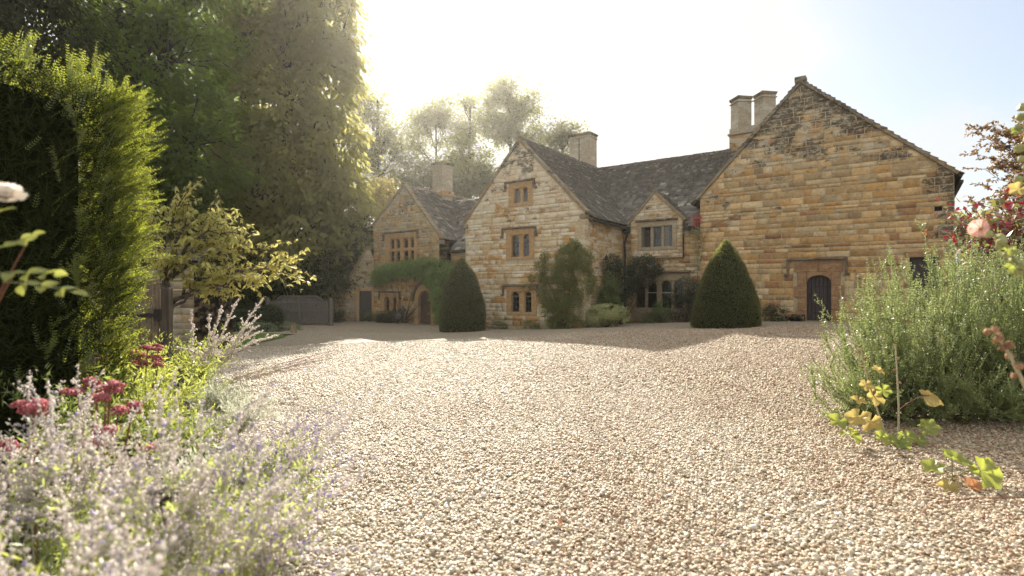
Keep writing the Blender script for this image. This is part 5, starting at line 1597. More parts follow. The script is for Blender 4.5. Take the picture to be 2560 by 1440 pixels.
tree('chestnut_tree', 'huge chestnut with drooping ochre-green leaves beside the cottage', (-15.8, 38), 29, .7,
     [lb(770, 40, 38, 120, 130), lb(680, 130, 38, 110, 120), lb(805, 190, 38, 88, 110), lb(700, 270, 37, 120, 110), lb(830, 330, 37.5, 85, 90), lb(640, 370, 37, 100, 100), lb(760, 420, 36.5, 120, 100),
      lb(840, 480, 37, 92, 80), lb(650, 490, 36, 110, 90), lb(760, 560, 36, 120, 80), lb(870, 590, 37, 60, 70), lb(640, 600, 36, 110, 75), lb(740, 650, 36, 110, 60), lb(850, 110, 38, 50, 80), lb(700, -40, 38, 140, 110)],
     1900, 40, .46, .24, G_T3, 64, group=GR, droop=1.0, crad=.85, palm=True, flat=.35, shell=.55, twigp=.35, noise_cut=-.12, nscale=.6)
tree('young_chestnut', 'small sunlit golden-leaved tree just left of the cottage apex', (-11.8, 41), 8, .2,
     [lb(960, 440, 41, 30, 34), lb(925, 500, 41, 36, 40), lb(985, 480, 41, 22, 24), lb(905, 560, 40, 34, 50)], 150, 40, .26, .13,
     leaf_mat('golden_leaf', (.12, .12, .035), (.24, .20, .06), .5, (.6, .5, .18)), 65, group=GR, droop=.8, crad=.7)
tree('laurel_thicket', 'dark laurel thicket behind the double gate', (-14.6, 36), 5, .2,
     [lb(560, 700, 36, 120, 70), lb(700, 690, 35.5, 110, 55), lb(820, 690, 36, 90, 60), lb(900, 640, 37, 60, 80), lb(760, 740, 36.5, 120, 40), lb(440, 740, 33, 120, 70)], 1100, 60, .26, .12, G_UND, 66, group='dark shrubs behind the gate', crad=.8, cat='shrub', twigp=.2, noise_cut=-.5)
tree('yew_thicket', 'black-green undergrowth to the left behind lawn and border', (-19.8, 30), 6, .2,
     [lb(350, 700, 30, 160, 100), lb(470, 680, 30, 120, 80), lb(560, 740, 31.5, 90, 60), lb(200, 700, 29, 160, 120), lb(330, 560, 31, 120, 90)], 1100, 60, .24, .11, G_UND, 67, group='dark shrubs behind the gate', crad=.8, cat='shrub', twigp=.2, noise_cut=-.5)
# behind the house
def far(name, label, x, d, lobes, seed, n=300, mat=G_T4, tr=.45, L=.46, per=36, shell=.1, cut=-.1):
    X = (x - 1280) / 1365 * d
    top = max(l[2] for l in lobes)
    tree(name, label, (X, d), top, tr, lobes, n, per, L, L * .55, mat, seed, group=GR, crad=1.25, bark='bark', twigp=1.0, droop=.2, shell=shell, noise_cut=cut, nscale=.33)
far('ash_tree', 'hazy tree rising immediately right of the ochre chestnut', 945, 73, [lb(930, 280, 73, 50, 60), lb(960, 330, 73, 70, 60), lb(920, 400, 73, 60, 60), lb(990, 400, 71, 55, 60), lb(900, 250, 73, 40, 60)], 71, 330)
far('forked_tree', 'open-crowned tree showing its forked trunk above the cottage chimney', 1090, 81, [lb(1095, 275, 81, 42, 42), lb(1055, 310, 81, 45, 45), lb(1115, 330, 81, 32, 42), lb(1040, 370, 81, 42, 34)], 72, 190, tr=.3)
far('central_oak', 'hazy leafy tree between forked tree and tallest oak', 1175, 80, [lb(1160, 265, 80, 24, 34), lb(1175, 320, 80, 55, 50), lb(1150, 390, 78, 60, 55), lb(1200, 420, 78, 70, 50)], 73, 330)
far('tall_oak', 'tallest tree behind the house with rounded crown over the central gable', 1275, 84, [lb(1255, 235, 84, 62, 46), lb(1310, 275, 84, 48, 50), lb(1215, 285, 84, 36, 48), lb(1270, 320, 84, 66, 48), lb(1330, 350, 83, 48, 44)], 74, 420, tr=.45)
far('hedge_maple', 'small hazy tree behind the middle chimney', 1405, 77, [lb(1395, 345, 77, 42, 36), lb(1430, 340, 77, 24, 24), lb(1410, 400, 77, 50, 40), lb(1360, 400, 76, 40, 50)], 75, 210, mat=G_T5)
far('pale_maple', 'pale sunlit foliage low behind cottage roof and central gable', 1130, 70, [lb(1010, 450, 70, 55, 46), lb(1080, 440, 69, 55, 50), lb(1150, 460, 69, 60, 40), lb(1215, 440, 70, 50, 50), lb(960, 490, 69, 60, 50)], 76, 420, mat=G_T5)
far('orchard_tree', 'pale small tree seen past the right end of the barn', 2420, 40, [lb(2420, 540, 40, 40, 36), lb(2470, 545, 40, 50, 40), lb(2400, 575, 39, 26, 30)], 77, 150, mat=leaf_mat('orchard_leaf', (.12, .14, .05), (.22, .22, .09), .5, (.6, .6, .3)))

# small cherry in front of the dark trees
def cherry():
    rs = np.random.RandomState(81)
    x0, y0 = -7.35, 11.6; z0 = gz(x0, y0)
    t = empty('cherry_tree', (x0, y0, z0)); tag(t, 'small spreading tree with drooping yellow-green autumn leaves beside the hedge', 'tree')
    ps, rr = [], []
    trunk = np.array([(0, 0, 0), (-.03, 0, .7), (.03, .02, 1.3), (-.02, 0, 1.9), (-.1, 0, 2.4)]); ps.append(trunk); rr.append(np.array([.13, .11, .10, .09, .06]))
    ps.append(np.array([(.05, 0, .9), (-.3, .1, 1.15), (-.7, .1, 1.45), (-1.0, .1, 1.9)])); rr.append(np.array([.07, .055, .04, .02]))
    limbs = []
    for (ex, ey, ez, r) in ((2.55, -.1, 2.25, .05), (2.2, .3, 2.6, .05), (1.6, -.4, 2.95, .045), (.9, .2, 3.3, .045), (.2, .1, 3.5, .04), (-.6, -.2, 3.5, .04), (1.8, .6, 2.2, .04), (1.3, -.5, 2.0, .04), (-.9, .3, 3.0, .04), (2.0, -.5, 1.9, .035), (.4, -.6, 2.4, .04), (.9, .5, 2.7, .04)):
        s = trunk[3 if ez > 2.5 else 2] + rs.normal(0, .03, 3)
        P = curve_path(s, (ex, ey, ez), wob=.05, k=9, rs=rs, up0=np.array((ex * .35, ey * .3, (ez - s[2]) * .9 + .15)))
        ps.append(P); rr.append(np.linspace(r, .010, 9)); limbs.append(P)
    tips = []
    for P in limbs:
        for _ in range(27):
            i = rs.randint(3, 9); s = P[i]; d = norm((P[i] - P[i - 1])[None])[0] * .35 + rs.normal(0, .22, 3) + np.array((.06, 0, .05)); e = s + d
            Q = curve_path(s, e, wob=.012, k=5, rs=rs, sag=-.04); ps.append(Q); rr.append(np.linspace(.009, .003, 5)); tips.append(Q)
    V, F = tubes(ps, rr, 6); link('trunk', mesh_np('trunk', V, F, 'bark', smooth=True), t)
    P, A, N = [], [], []
    for Q in tips:
        for i in range(1, 5):
            for _ in range(rs.randint(3, 7)):
                p = Q[i] + rs.normal(0, .012, 3); a = rs.uniform(0, 6.283)
                P.append(p); A.append((math.cos(a) * .75, math.sin(a) * .75, rs.uniform(-1.1, .1))); N.append((rs.normal(0, .4), rs.normal(0, .4), 1))
    P, A, N = np.array(P), np.array(A), np.array(N)
    # the leaves nearest the camera come first
    o = np.argsort(P[:, 1] + rs.random(len(P)) * .8); P, A, N = P[o], A[o], N[o]
    mat = leaf_mat('cherry_leaf', (.28, .31, .06), (.52, .45, .12), .45, (.80, .74, .25), gloss=.05)
    ms = [leaf_mesh(mat, t_, .35, .25) for t_ in (.1, .35, .6, .85, 1.0)]
    n = len(P); L = rs.uniform(.09, .15, n); W = L * rs.uniform(.38, .5, n)
    leaf_parts(t, P, A, N, L, W, mat, rs, 260, ms)
    foliage('small_leaves', t, P[260:], A[260:], N[260:], L[260:], W[260:], mat, rs, fold=.25)
cherry()

# ------------------------------------------------------------------ needle sprays: yew hedge and rosemary
def sprigs(rs, S, D, Ls, npairs, nl, nw, up=.35, curve=.25, grav=0.0, spread=.9, k=4):
    """each sprig: curved stem from S along D with needles along it -> paths, radii, P, A, N, L, W, tint"""
    paths, radii, P, A, N, T, LL = [], [], [], [], [], [], []
    for s, d, L in zip(S, D, Ls):
        tt = np.linspace(0, 1, k)[:, None]
        bend = rand_dir(rs, 1)[0] * curve + np.array((0, 0, curve - grav))
        path = s + d * L * tt + bend * L * (tt ** 2) * .5
        paths.append(path); radii.append(np.linspace(.0028, .0009, k) * (1 + L * 2))
        m = max(4, int(npairs * L)); u = np.linspace(.04, 1, m)
        px_ = np.stack([np.interp(u, tt[:, 0], path[:, i]) for i in range(3)], 1)
        tan = norm(np.gradient(px_, axis=0)); ref = norm(rand_dir(rs, 1) * .5 + np.array([[0, 0, 1.0]]))[0]
        side = norm(np.cross(tan, ref)); nn = np.cross(side, tan)
        tn = rs.random() * .6
        for sg in (-1, 1):
            if spread > 1: sd = norm(side * sg * rs.uniform(.2, 1, (m, 1)) + nn * rs.normal(0, .8, (m, 1)))
            else: sd = norm(side * sg + nn * rs.normal(.15, .3, (m, 1)))
            P.append(px_); A.append(sd * .85 + tan * .65); N.append(nn + rs.normal(0, .25, (m, 3)))
            LL.append(nl * (1 - .45 * u ** 3) * rs.uniform(.8, 1.15, m)); T.append(np.clip(tn + .4 * u, 0, 1))
    return paths, radii, np.concatenate(P), np.concatenate(A), np.concatenate(N), np.concatenate(LL), nw, np.concatenate(T)

def sprig_object(name, parent, data, mat, stemmat, kind='stuff', sides=3):
    paths, radii, P, A, N, L, nw, T = data
    A = norm(A); S = norm(np.cross(A, N)); Wd = nw * .5
    V = np.stack([P + A * L[:, None] * .15 - S * Wd, P + A * L[:, None] * .15 + S * Wd, P + A * L[:, None]], 1).reshape(-1, 3)
    F = np.arange(len(V)).reshape(-1, 3); tt = np.repeat(T, 3)
    V2, F2 = tubes(paths, radii, sides)
    me = mesh_np(name, np.concatenate([V, V2]), [F, F2 + len(V)], mat, {'tint': np.concatenate([tt, np.zeros(len(V2))])})
    me.materials.append(M[stemmat])
    mi = np.zeros(len(F) + len(F2), dtype=np.int32); mi[len(F):] = 1
    me.polygons.foreach_set('material_index', mi)
    o = link(name, me, parent)
    if kind: o['kind'] = kind
    return o

def yew_hedge():
    rs = np.random.RandomState(91)
    # near-vertical block: face runs from NEAR to FAR, far end turned to the sun
    NEAR, FAR = np.array((-4.35, .0)), np.array((-3.02, 4.25)); ZT = 2.86
    d = FAR - NEAR; L = np.linalg.norm(d); d = d / L; n2 = np.array((d[1], -d[0]))      # n2 points to the court
    t = empty('yew_hedge', (-5, 2.5, gz(-5, 2.5))); tag(t, 'tall dark clipped yew hedge with sunlit shaggy shoots on top and end', 'hedge')
    def w(a, b, z): q = NEAR + d * a - n2 * b; return np.array((q[0] + 5, q[1] - 2.5, z))
    m = MB(); back = 2.4
    A_, n_ = 22, 16
    ins = .20
    # dark inner body
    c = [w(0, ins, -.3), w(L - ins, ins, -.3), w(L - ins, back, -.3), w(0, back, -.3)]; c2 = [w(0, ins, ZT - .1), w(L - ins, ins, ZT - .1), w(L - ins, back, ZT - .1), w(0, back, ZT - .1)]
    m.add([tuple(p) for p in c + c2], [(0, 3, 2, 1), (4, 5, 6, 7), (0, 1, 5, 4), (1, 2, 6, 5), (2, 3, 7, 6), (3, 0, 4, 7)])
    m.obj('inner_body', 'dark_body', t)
    nd = np.array((n2[0], n2[1], 0)); dd = np.array((d[0], d[1], 0)); up = np.array((0, 0, 1.0))
    S, D, Ls = [], [], []
    for _ in range(7600):      # court-side face, tight
        a, z = rs.uniform(2.0, L), rs.uniform(0.5, ZT - .03); S.append(w(a, rs.uniform(.06, .19), z)); D.append(norm((nd * .6 + rs.normal(0, .7, 3) + up * .3)[None])[0]); Ls.append(rs.uniform(.07, .15))
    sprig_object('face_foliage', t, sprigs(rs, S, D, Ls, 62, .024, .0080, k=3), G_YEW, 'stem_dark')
    S, D, Ls = [], [], []
    zf = lambda z: float(np.interp(z, (0, 1.15, 1.4, 1.75, 2.0, 2.7), (.30, .40, .85, 1.1, .8, .85)))
    for _ in range(3200):      # far end and corner
        b, z = rs.beta(.9, 2.2) * 1.6, rs.uniform(0.2, ZT); S.append(w(L + rs.uniform(-.12, .14), b * .8 + rs.uniform(-.05, .02), z)); D.append(norm((dd * .5 + nd * rs.uniform(.2, 1.3) + rs.normal(0, .4, 3) + up * .45)[None])[0]); Ls.append(rs.uniform(.10, .24) * zf(z))
    for _ in range(700):      # sunlit shoots thinning out along the face from the corner and the top edge
        if rs.random() < .6: a, z = L - rs.exponential(.13), rs.uniform(.2, ZT)
        else: a, z = rs.uniform(1.2, L), ZT - rs.exponential(.06)
        S.append(w(a, .04, z)); D.append(norm((nd * .5 + dd * .3 + up * .8 + rs.normal(0, .4, 3))[None])[0]); Ls.append(rs.uniform(.08, .2))
    for _ in range(1300):       # top
        a, b = rs.uniform(1.4, L), rs.uniform(0, 1.8); S.append(w(a, b, ZT - .08)); D.append(norm((up + rs.normal(0, .5, 3))[None])[0]); Ls.append(rs.uniform(.07, .20))
    sprig_object('sunlit_foliage', t, sprigs(rs, S, D, Ls, 66, .028, .0082), G_YEW_SUN, 'stem_dark')
    # long loose shoots, each one its own part
    for i in range(130):
        if i < 62:
            z = rs.uniform(.9, ZT); s = w(L - rs.uniform(0, .15), rs.uniform(-.02, .25), z); di = nd * rs.uniform(.7, 1.2) + dd * rs.uniform(.1, .6) + up * rs.uniform(.05, .55); l = rs.uniform(.26, .50)
            l *= zf(z)
        elif i < 100:
            a = rs.uniform(1.9, L); s = w(a, rs.uniform(0, .5), ZT - .06); di = up + nd * rs.uniform(-.1, .5) + dd * rs.uniform(-.2, .5); l = rs.uniform(.14, .34) * (1.2 if a > L - 1 or a < 2.6 else .75)
        else:
            s = w(rs.uniform(1.5, L) if i % 3 else L - .3, .06, rs.uniform(.6, ZT - .3)); di = up * .9 + nd * .45 + rs.normal(0, .3, 3); l = rs.uniform(.14, .28)
        di = norm(di[None])[0]
        ds = [s]; Ds = [di]; Lx = [l]
        for q in (.3, .5, .68):     # side shoots
            for sg in (-1, 1):
                ds.append(s + di * l * q); Ds.append(norm((di + np.cross(di, up) * sg * .8 + rs.normal(0, .2, 3))[None])[0]); Lx.append(l * (.42 - .3 * (q - .3)))
        dat = sprigs(rs, ds, Ds, Lx, 62, .030, .0085, curve=.22, k=6)
        sprig_object('shoot', t, dat, G_YEW_SUN, 'stem', kind=None)
yew_hedge()

def rosemary():
    rs = np.random.RandomState(95)
    t = empty('rosemary_bush', (4.7, 5.6, 0)); tag(t, 'large sprawling grey-green rosemary bush with upright spiky stems on the gravel', 'shrub')
    mat = leaf_mat('rosemary_needle', (0.05, 0.09, 0.025), (0.24, 0.30, 0.12), .4, (.55, .64, .20), gloss=.08, rough=.35)
    roots = [(-.9, .0), (-.6, .1), (-.2, .1), (.3, .3), (.8, .2), (1.3, .4), (.4, -.1), (1.0, -.2), (1.9, .2), (1.6, .8), (2.5, .6)]
    groups = []
    # (direction x, direction y, reach, height)
    def stem(rx, ry, ex, ey, ez, k=7):
        s = np.array((rx, ry, .02)); e = np.array((ex, ey, ez))
        return curve_path(s, e, k=k, up0=np.array(((ex - rx) * .55, (ey - ry) * .55, ez * .25)), wob=.03, rs=rs)
    stems = []
    for _ in range(640):
        rx, ry = roots[rs.randint(len(roots))]
        a = rs.uniform(math.pi * .35, math.pi * 1.6) if rx < .5 else rs.uniform(0, 6.283)
        reach = rs.uniform(.15, .95)
        ex = rx + math.cos(a) * reach + .05; ey = ry + math.sin(a) * reach * .8
        hmax = np.interp(ex, (-1.7, -1.45, -1.2, -.9, -.4, .3, 1, 2.6), (.40, .85, 1.15, 1.42, 1.75, 1.80, 1.75, 1.7))
        hmin = .18 + .25 * max(0, 1 - reach)
        ez = rs.uniform(hmin, 1.0) ** .7 * hmax * rs.uniform(.85, 1.04)
        if ex < -1.7: continue
        stems.append(stem(rx, ry, ex, ey, ez))
    for _ in range(170):     # low skirts trailing over the gravel
        rx = rs.uniform(-1.2, 2.2); stems.append(stem(rx, rs.uniform(-.2, .1), rx + rs.uniform(-.75, .25), rs.uniform(-.75, -.1), rs.uniform(.12, .6)))
    S, D, Ls, ps, rr = [], [], [], [], []
    for P in stems:
        ps.append(P[:6:2]); rr.append(np.linspace(.009, .003, 3))
        for i in range(2, 7):
            tan = norm((P[i] - P[i - 1])[None])[0]
            S.append(P[i - 1]); D.append(tan); Ls.append(np.linalg.norm(P[i] - P[i - 1]) * 1.05)
            if i > 2:
                for _ in range(4):
                    S.append(P[i] - tan * rs.uniform(0, .2)); D.append(norm((tan * .7 + rs.normal(0, .75, 3) + np.array((0, 0, .5)))[None])[0]); Ls.append(rs.uniform(.05, .16))
        S.append(P[-1]); D.append(norm((norm((P[-1] - P[-2])[None])[0] + np.array((0, 0, .5)))[None])[0]); Ls.append(rs.uniform(.08, .22))
    V, F = tubes(ps, rr, 4); link('stem', mesh_np('stem', V, F, 'bark', smooth=True), t)
    dat = sprigs(rs, S, D, Ls, 48, .034, .0088, curve=.14, spread=1.2, k=3)
    sprig_object('foliage', t, dat, mat, 'stem')
    print('rosemary needles', len(dat[2]))
    # tall leading spikes, each its own part
    for (ex, ey, ez) in ((-1.32, 0, 1.12), (-1.15, -.1, 1.25), (-.98, .1, 1.38), (-.80, .05, 1.66), (-.62, .1, 1.52), (-.42, .1, 1.95), (-.25, .15, 1.75), (-.05, .2, 1.80), (.2, .2, 1.98), (.45, .2, 1.85), (-1.5, 0, .85), (.7, -.1, 1.9), (1.1, .3, 1.9), (-1.7, -.1, .55), (-1.42, -.2, .9), (-.9, -.2, 1.3)):
        P = stem(ex + .35, ey + .1, ex, ey, ez)
        S, D, Ls = [], [], []
        for i in range(3, 7):
            tan = norm((P[i] - P[i - 1])[None])[0]; S.append(P[i - 1]); D.append(tan); Ls.append(np.linalg.norm(P[i] - P[i - 1]) * 1.04)
            for _ in range(5):
                S.append(P[i] - tan * rs.uniform(0, .15)); D.append(norm((tan + rs.normal(0, .35, 3) + np.array((0, 0, .4)))[None])[0]); Ls.append(rs.uniform(.05, .12))
        sprig_object('spike', t, sprigs(rs, S, D, Ls, 66, .032, .0082, curve=.1, spread=1.2), mat, 'stem', kind=None)
rosemary()

# ------------------------------------------------------------------ red-leaved shrub behind the rosemary
def red_shrub():
    rs = np.random.RandomState(101)
    x0, y0 = 6.45, 7.2
    mat_r = leaf_mat('crimson_leaf', (.10, .010, .018), (.22, .018, .028), .35, (.40, .02, .035), gloss=.07)
    mat_p = leaf_mat('dusky_leaf', (.07, .035, .035), (.13, .10, .045), .35, (.32, .16, .08), gloss=.14)
    mat_g = leaf_mat('olive_leaf', (.07, .085, .025), (.15, .16, .045), .4, (.4, .42, .1), gloss=.08)
    t = empty('red_shrub', (x0, y0, 0)); tag(t, 'shrub with crimson and green leaves crowding behind the rosemary', 'shrub')
    ps, rr, tips = [], [], []
    for i in range(170):
        e = np.array((rs.uniform(-.42, 1.5), rs.uniform(-.5, .7), rs.uniform(1.3, 2.5))); s = np.array((rs.normal(.2, .15), rs.normal(0, .15), 0))
        P = curve_path(s, e, k=8, wob=.03, rs=rs, up0=np.array((0, 0, e[2] * .7))); ps.append(P); rr.append(np.linspace(.018, .004, 8)); tips.append(P)
    V, F = tubes(ps, rr, 5); link('stem', mesh_np('stem', V, F, 'stem_red', smooth=True), t)
    P = np.concatenate([np.repeat(p[2:], 14, 0) for p in tips]); P = P + rs.normal(0, .10, P.shape); n = len(P)
    A = rand_dir(rs, n) + np.array((-.2, -.2, -.3)); N = rand_dir(rs, n) * .5 + np.array((0, -.3, 1)); L = rs.uniform(.07, .12, n); W = L * .6
    band = (P[:, 2] > 1.55 + .25 * rs.normal(0, 1, n)) & (P[:, 0] < .3); pk = rs.random(n)
    red = band & (pk < .42); gr = ~red & (pk < .80); pu = ~red & ~gr
    ms = [leaf_mesh(mat_r, q, .2, .2) for q in (.1, .5, .9)]
    idx = np.where(red)[0]; idx = idx[np.argsort(P[idx, 1])]
    leaf_parts(t, P[idx], A[idx], N[idx], L[idx], W[idx], mat_r, rs, 90, ms)
    for nm, s, m in (('small_red_leaves', idx[90:], mat_r), ('green_leaves', gr, mat_g), ('purple_leaves', pu, mat_p)):
        foliage(nm, t, P[s], A[s], N[s], L[s], W[s], m, rs)
    # taller purple-brown bush with arching fronds
    t2 = empty('purple_shrub', (8.25, 8.0, 0)); tag(t2, 'tall bush with small bronze-purple leaves on arching twigs against the sky', 'shrub')
    ps, rr, P, A = [], [], [], []
    for i in range(230):
        z = rs.uniform(1.4, 4.0); e = np.array((rs.uniform(-.95, .6) * (1.05 - .13 * abs(z - 2.6)), rs.uniform(-.5, .8), z)); s = np.array((.5 + rs.normal(0, .2), .3, max(.2, z - 1.5)))
        q = curve_path(s, e, k=9, wob=.03, rs=rs, up0=np.array((-.3, 0, 1.0))); ps.append(q); rr.append(np.linspace(.014, .003, 9))
        for j in range(3, 9):
            for _ in range(2):
                f = q[j] + rs.normal(0, .02, 3); dd = norm((np.array((-.8, 0, .2)) + rs.normal(0, .6, 3))[None])[0]; l = rs.uniform(.12, .32)
                w = curve_path(f, f + dd * l, k=7, sag=-.02); ps.append(w[::3]); rr.append(np.linspace(.004, .0015, 3)); 
                for p in w[1:]:
                    for sg in (-1, 1, 0): P.append(p + rs.normal(0, .008, 3)); A.append(dd * .5 + rs.normal(0, .7, 3))
    V, F = tubes(ps, rr, 4); link('branches', mesh_np('branches', V, F, 'stem_red', smooth=True), t2)
    tk = np.array([(.6, .3, 0), (.55, .3, 1.2), (.5, .3, 2.4)]); V, F = tubes([tk], [np.array([.06, .05, .03])], 8); link('trunk', mesh_np('trunk', V, F, 'bark', smooth=True), t2)
    P, A = np.array(P), np.array(A); n = len(P)
    foliage('foliage', t2, P, A, rand_dir(rs, n) + np.array((0, 0, .8)), rs.uniform(.04, .07, n), rs.uniform(.025, .04, n), leaf_mat('bronze_leaf', (.05, .028, .022), (.15, .09, .035), .4, (.40, .24, .08), gloss=.08), rs)
red_shrub()

# ------------------------------------------------------------------ hollyhocks
def lobed_leaf(mat, tint, lobes=6, seed=0, cup=.15):
    rs = np.random.RandomState(seed)
    n = 42; V = [(0, 0, 0)]; F = []
    for rr in (.35, .7, 1.0):
        for i in range(n):
            a = -math.pi / 2 + .18 + (2 * math.pi - .36) * i / (n - 1)
            edge = .86 + .14 * math.cos(lobes * (a - math.pi / 2)) + .02 * math.sin(17 * a)
            r = rr * (edge if rr > .5 else .9)
            vein = .035 * math.cos(lobes * (a - math.pi / 2)) * rr
            V.append((r * math.cos(a) * .5, r * math.sin(a) * .5 + .12, cup * rr * rr - vein + (.02 * rs.normal() if rr == 1 else 0) - .12 * rr ** 3 * max(0, math.sin(a))))
    for i in range(n - 1): F.append((0, 1 + i, 2 + i, 2 + i))
    F3 = np.array([(0, 1 + i, 2 + i) for i in range(n - 1)])
    F4 = np.array([(1 + j * n + i, 1 + (j + 1) * n + i, 2 + (j + 1) * n + i, 2 + j * n + i) for j in range(2) for i in range(n - 1)])
    return mesh_np('leaf', np.array(V), [F3, F4], mat, {'tint': np.full(len(V), tint)}, smooth=True)
G_HOL = leaf_mat('hollyhock_leaf', (.10, .17, .025), (.26, .30, .05), .5, (.55, .60, .10), gloss=.05)
G_HOLY = leaf_mat('yellowing_leaf', (.30, .27, .07), (.45, .33, .10), .5, (.75, .60, .20), gloss=.04)
HLM = [lobed_leaf(G_HOL, .2, 5, 1), lobed_leaf(G_HOL, .7, 6, 2), lobed_leaf(G_HOLY, .3, 5, 3), lobed_leaf(G_HOLY, .9, 5, 4)]
def put_leaf(t, me, tip, size, nrm, ax, root=None, stem='stem', sname='leaf'):
    """leaf blade at tip with a stalk from root"""
    nrm = Vector(nrm).normalized(); ax = Vector(ax); ax = (ax - nrm * ax.dot(nrm)).normalized(); s = ax.cross(nrm)
    o = link(sname, me, t)
    m = Matrix.Identity(4)
    for r_ in range(3): m[r_][0] = s[r_] * size; m[r_][1] = ax[r_] * size; m[r_][2] = nrm[r_] * size; m[r_][3] = tip[r_]
    o.matrix_local = m
    if root is not None:
        V, F = tubes([curve_path(root, tip, k=6, sag=-.03)], [np.linspace(.004, .0025, 6)], 5); link('leaf_stalk', mesh_np('leaf_stalk', V, F, stem, smooth=True), t)
import bmesh
def pod_mesh(mat, seed=0):
    bm = bmesh.new(); bmesh.ops.create_icosphere(bm, subdivisions=2, radius=.5)
    for v in bm.verts:
        a = math.atan2(v.co.y, v.co.x); v.co *= 1 + .12 * math.cos(5 * a) * (1 - abs(v.co.z)); v.co.z *= .75
        if v.co.z > .2: v.co.x *= .6; v.co.y *= .6; v.co.z *= 1.5
    me = bpy.data.meshes.new('seed_pod'); bm.to_mesh(me); bm.free(); me.materials.append(mat)
    me.attributes.new('tint', 'FLOAT', 'POINT').data.foreach_set('value', np.full(len(me.vertices), .5, dtype=np.float32))
    return me
POD_BROWN = pod_mesh(plain_mat('dry_pod', (.20, .10, .06), (.42, .27, .15), 40, .9))
POD_GREEN = pod_mesh(leaf_mat('green_bud', (.28, .30, .12), (.42, .42, .20), .3, (.6, .6, .25)))
def pods(t, path, me, i0, n, size, rs, side=.02):
    for i in range(n):
        u = i0 + (1 - i0) * i / max(1, n - 1); k = u * (len(path) - 1); a = int(min(k, len(path) - 2)); p = path[a] + (path[a + 1] - path[a]) * (k - a)
        ang = i * 2.4; o = link('seed_pod' if me is POD_BROWN else 'bud', me, t, tuple(p + np.array((math.cos(ang) * side, math.sin(ang) * side, 0))))
        s = size * rs.uniform(.8, 1.15); o.scale = (s, s, s); o.rotation_euler = (rs.uniform(-.7, .7), rs.uniform(-.7, .7), rs.uniform(0, 6))
def stalk(t, pts, r0, r1, mat):
    pts = np.array(pts, float); k = 14; tt = np.linspace(0, 1, k); seg = np.linspace(0, 1, len(pts))
    P = np.stack([np.interp(tt, seg, pts[:, i]) for i in range(3)], 1)
    V, F = tubes([P], [np.linspace(r0, r1, k)], 8); link('stem', mesh_np('stem', V, F, mat, smooth=True), t); return P

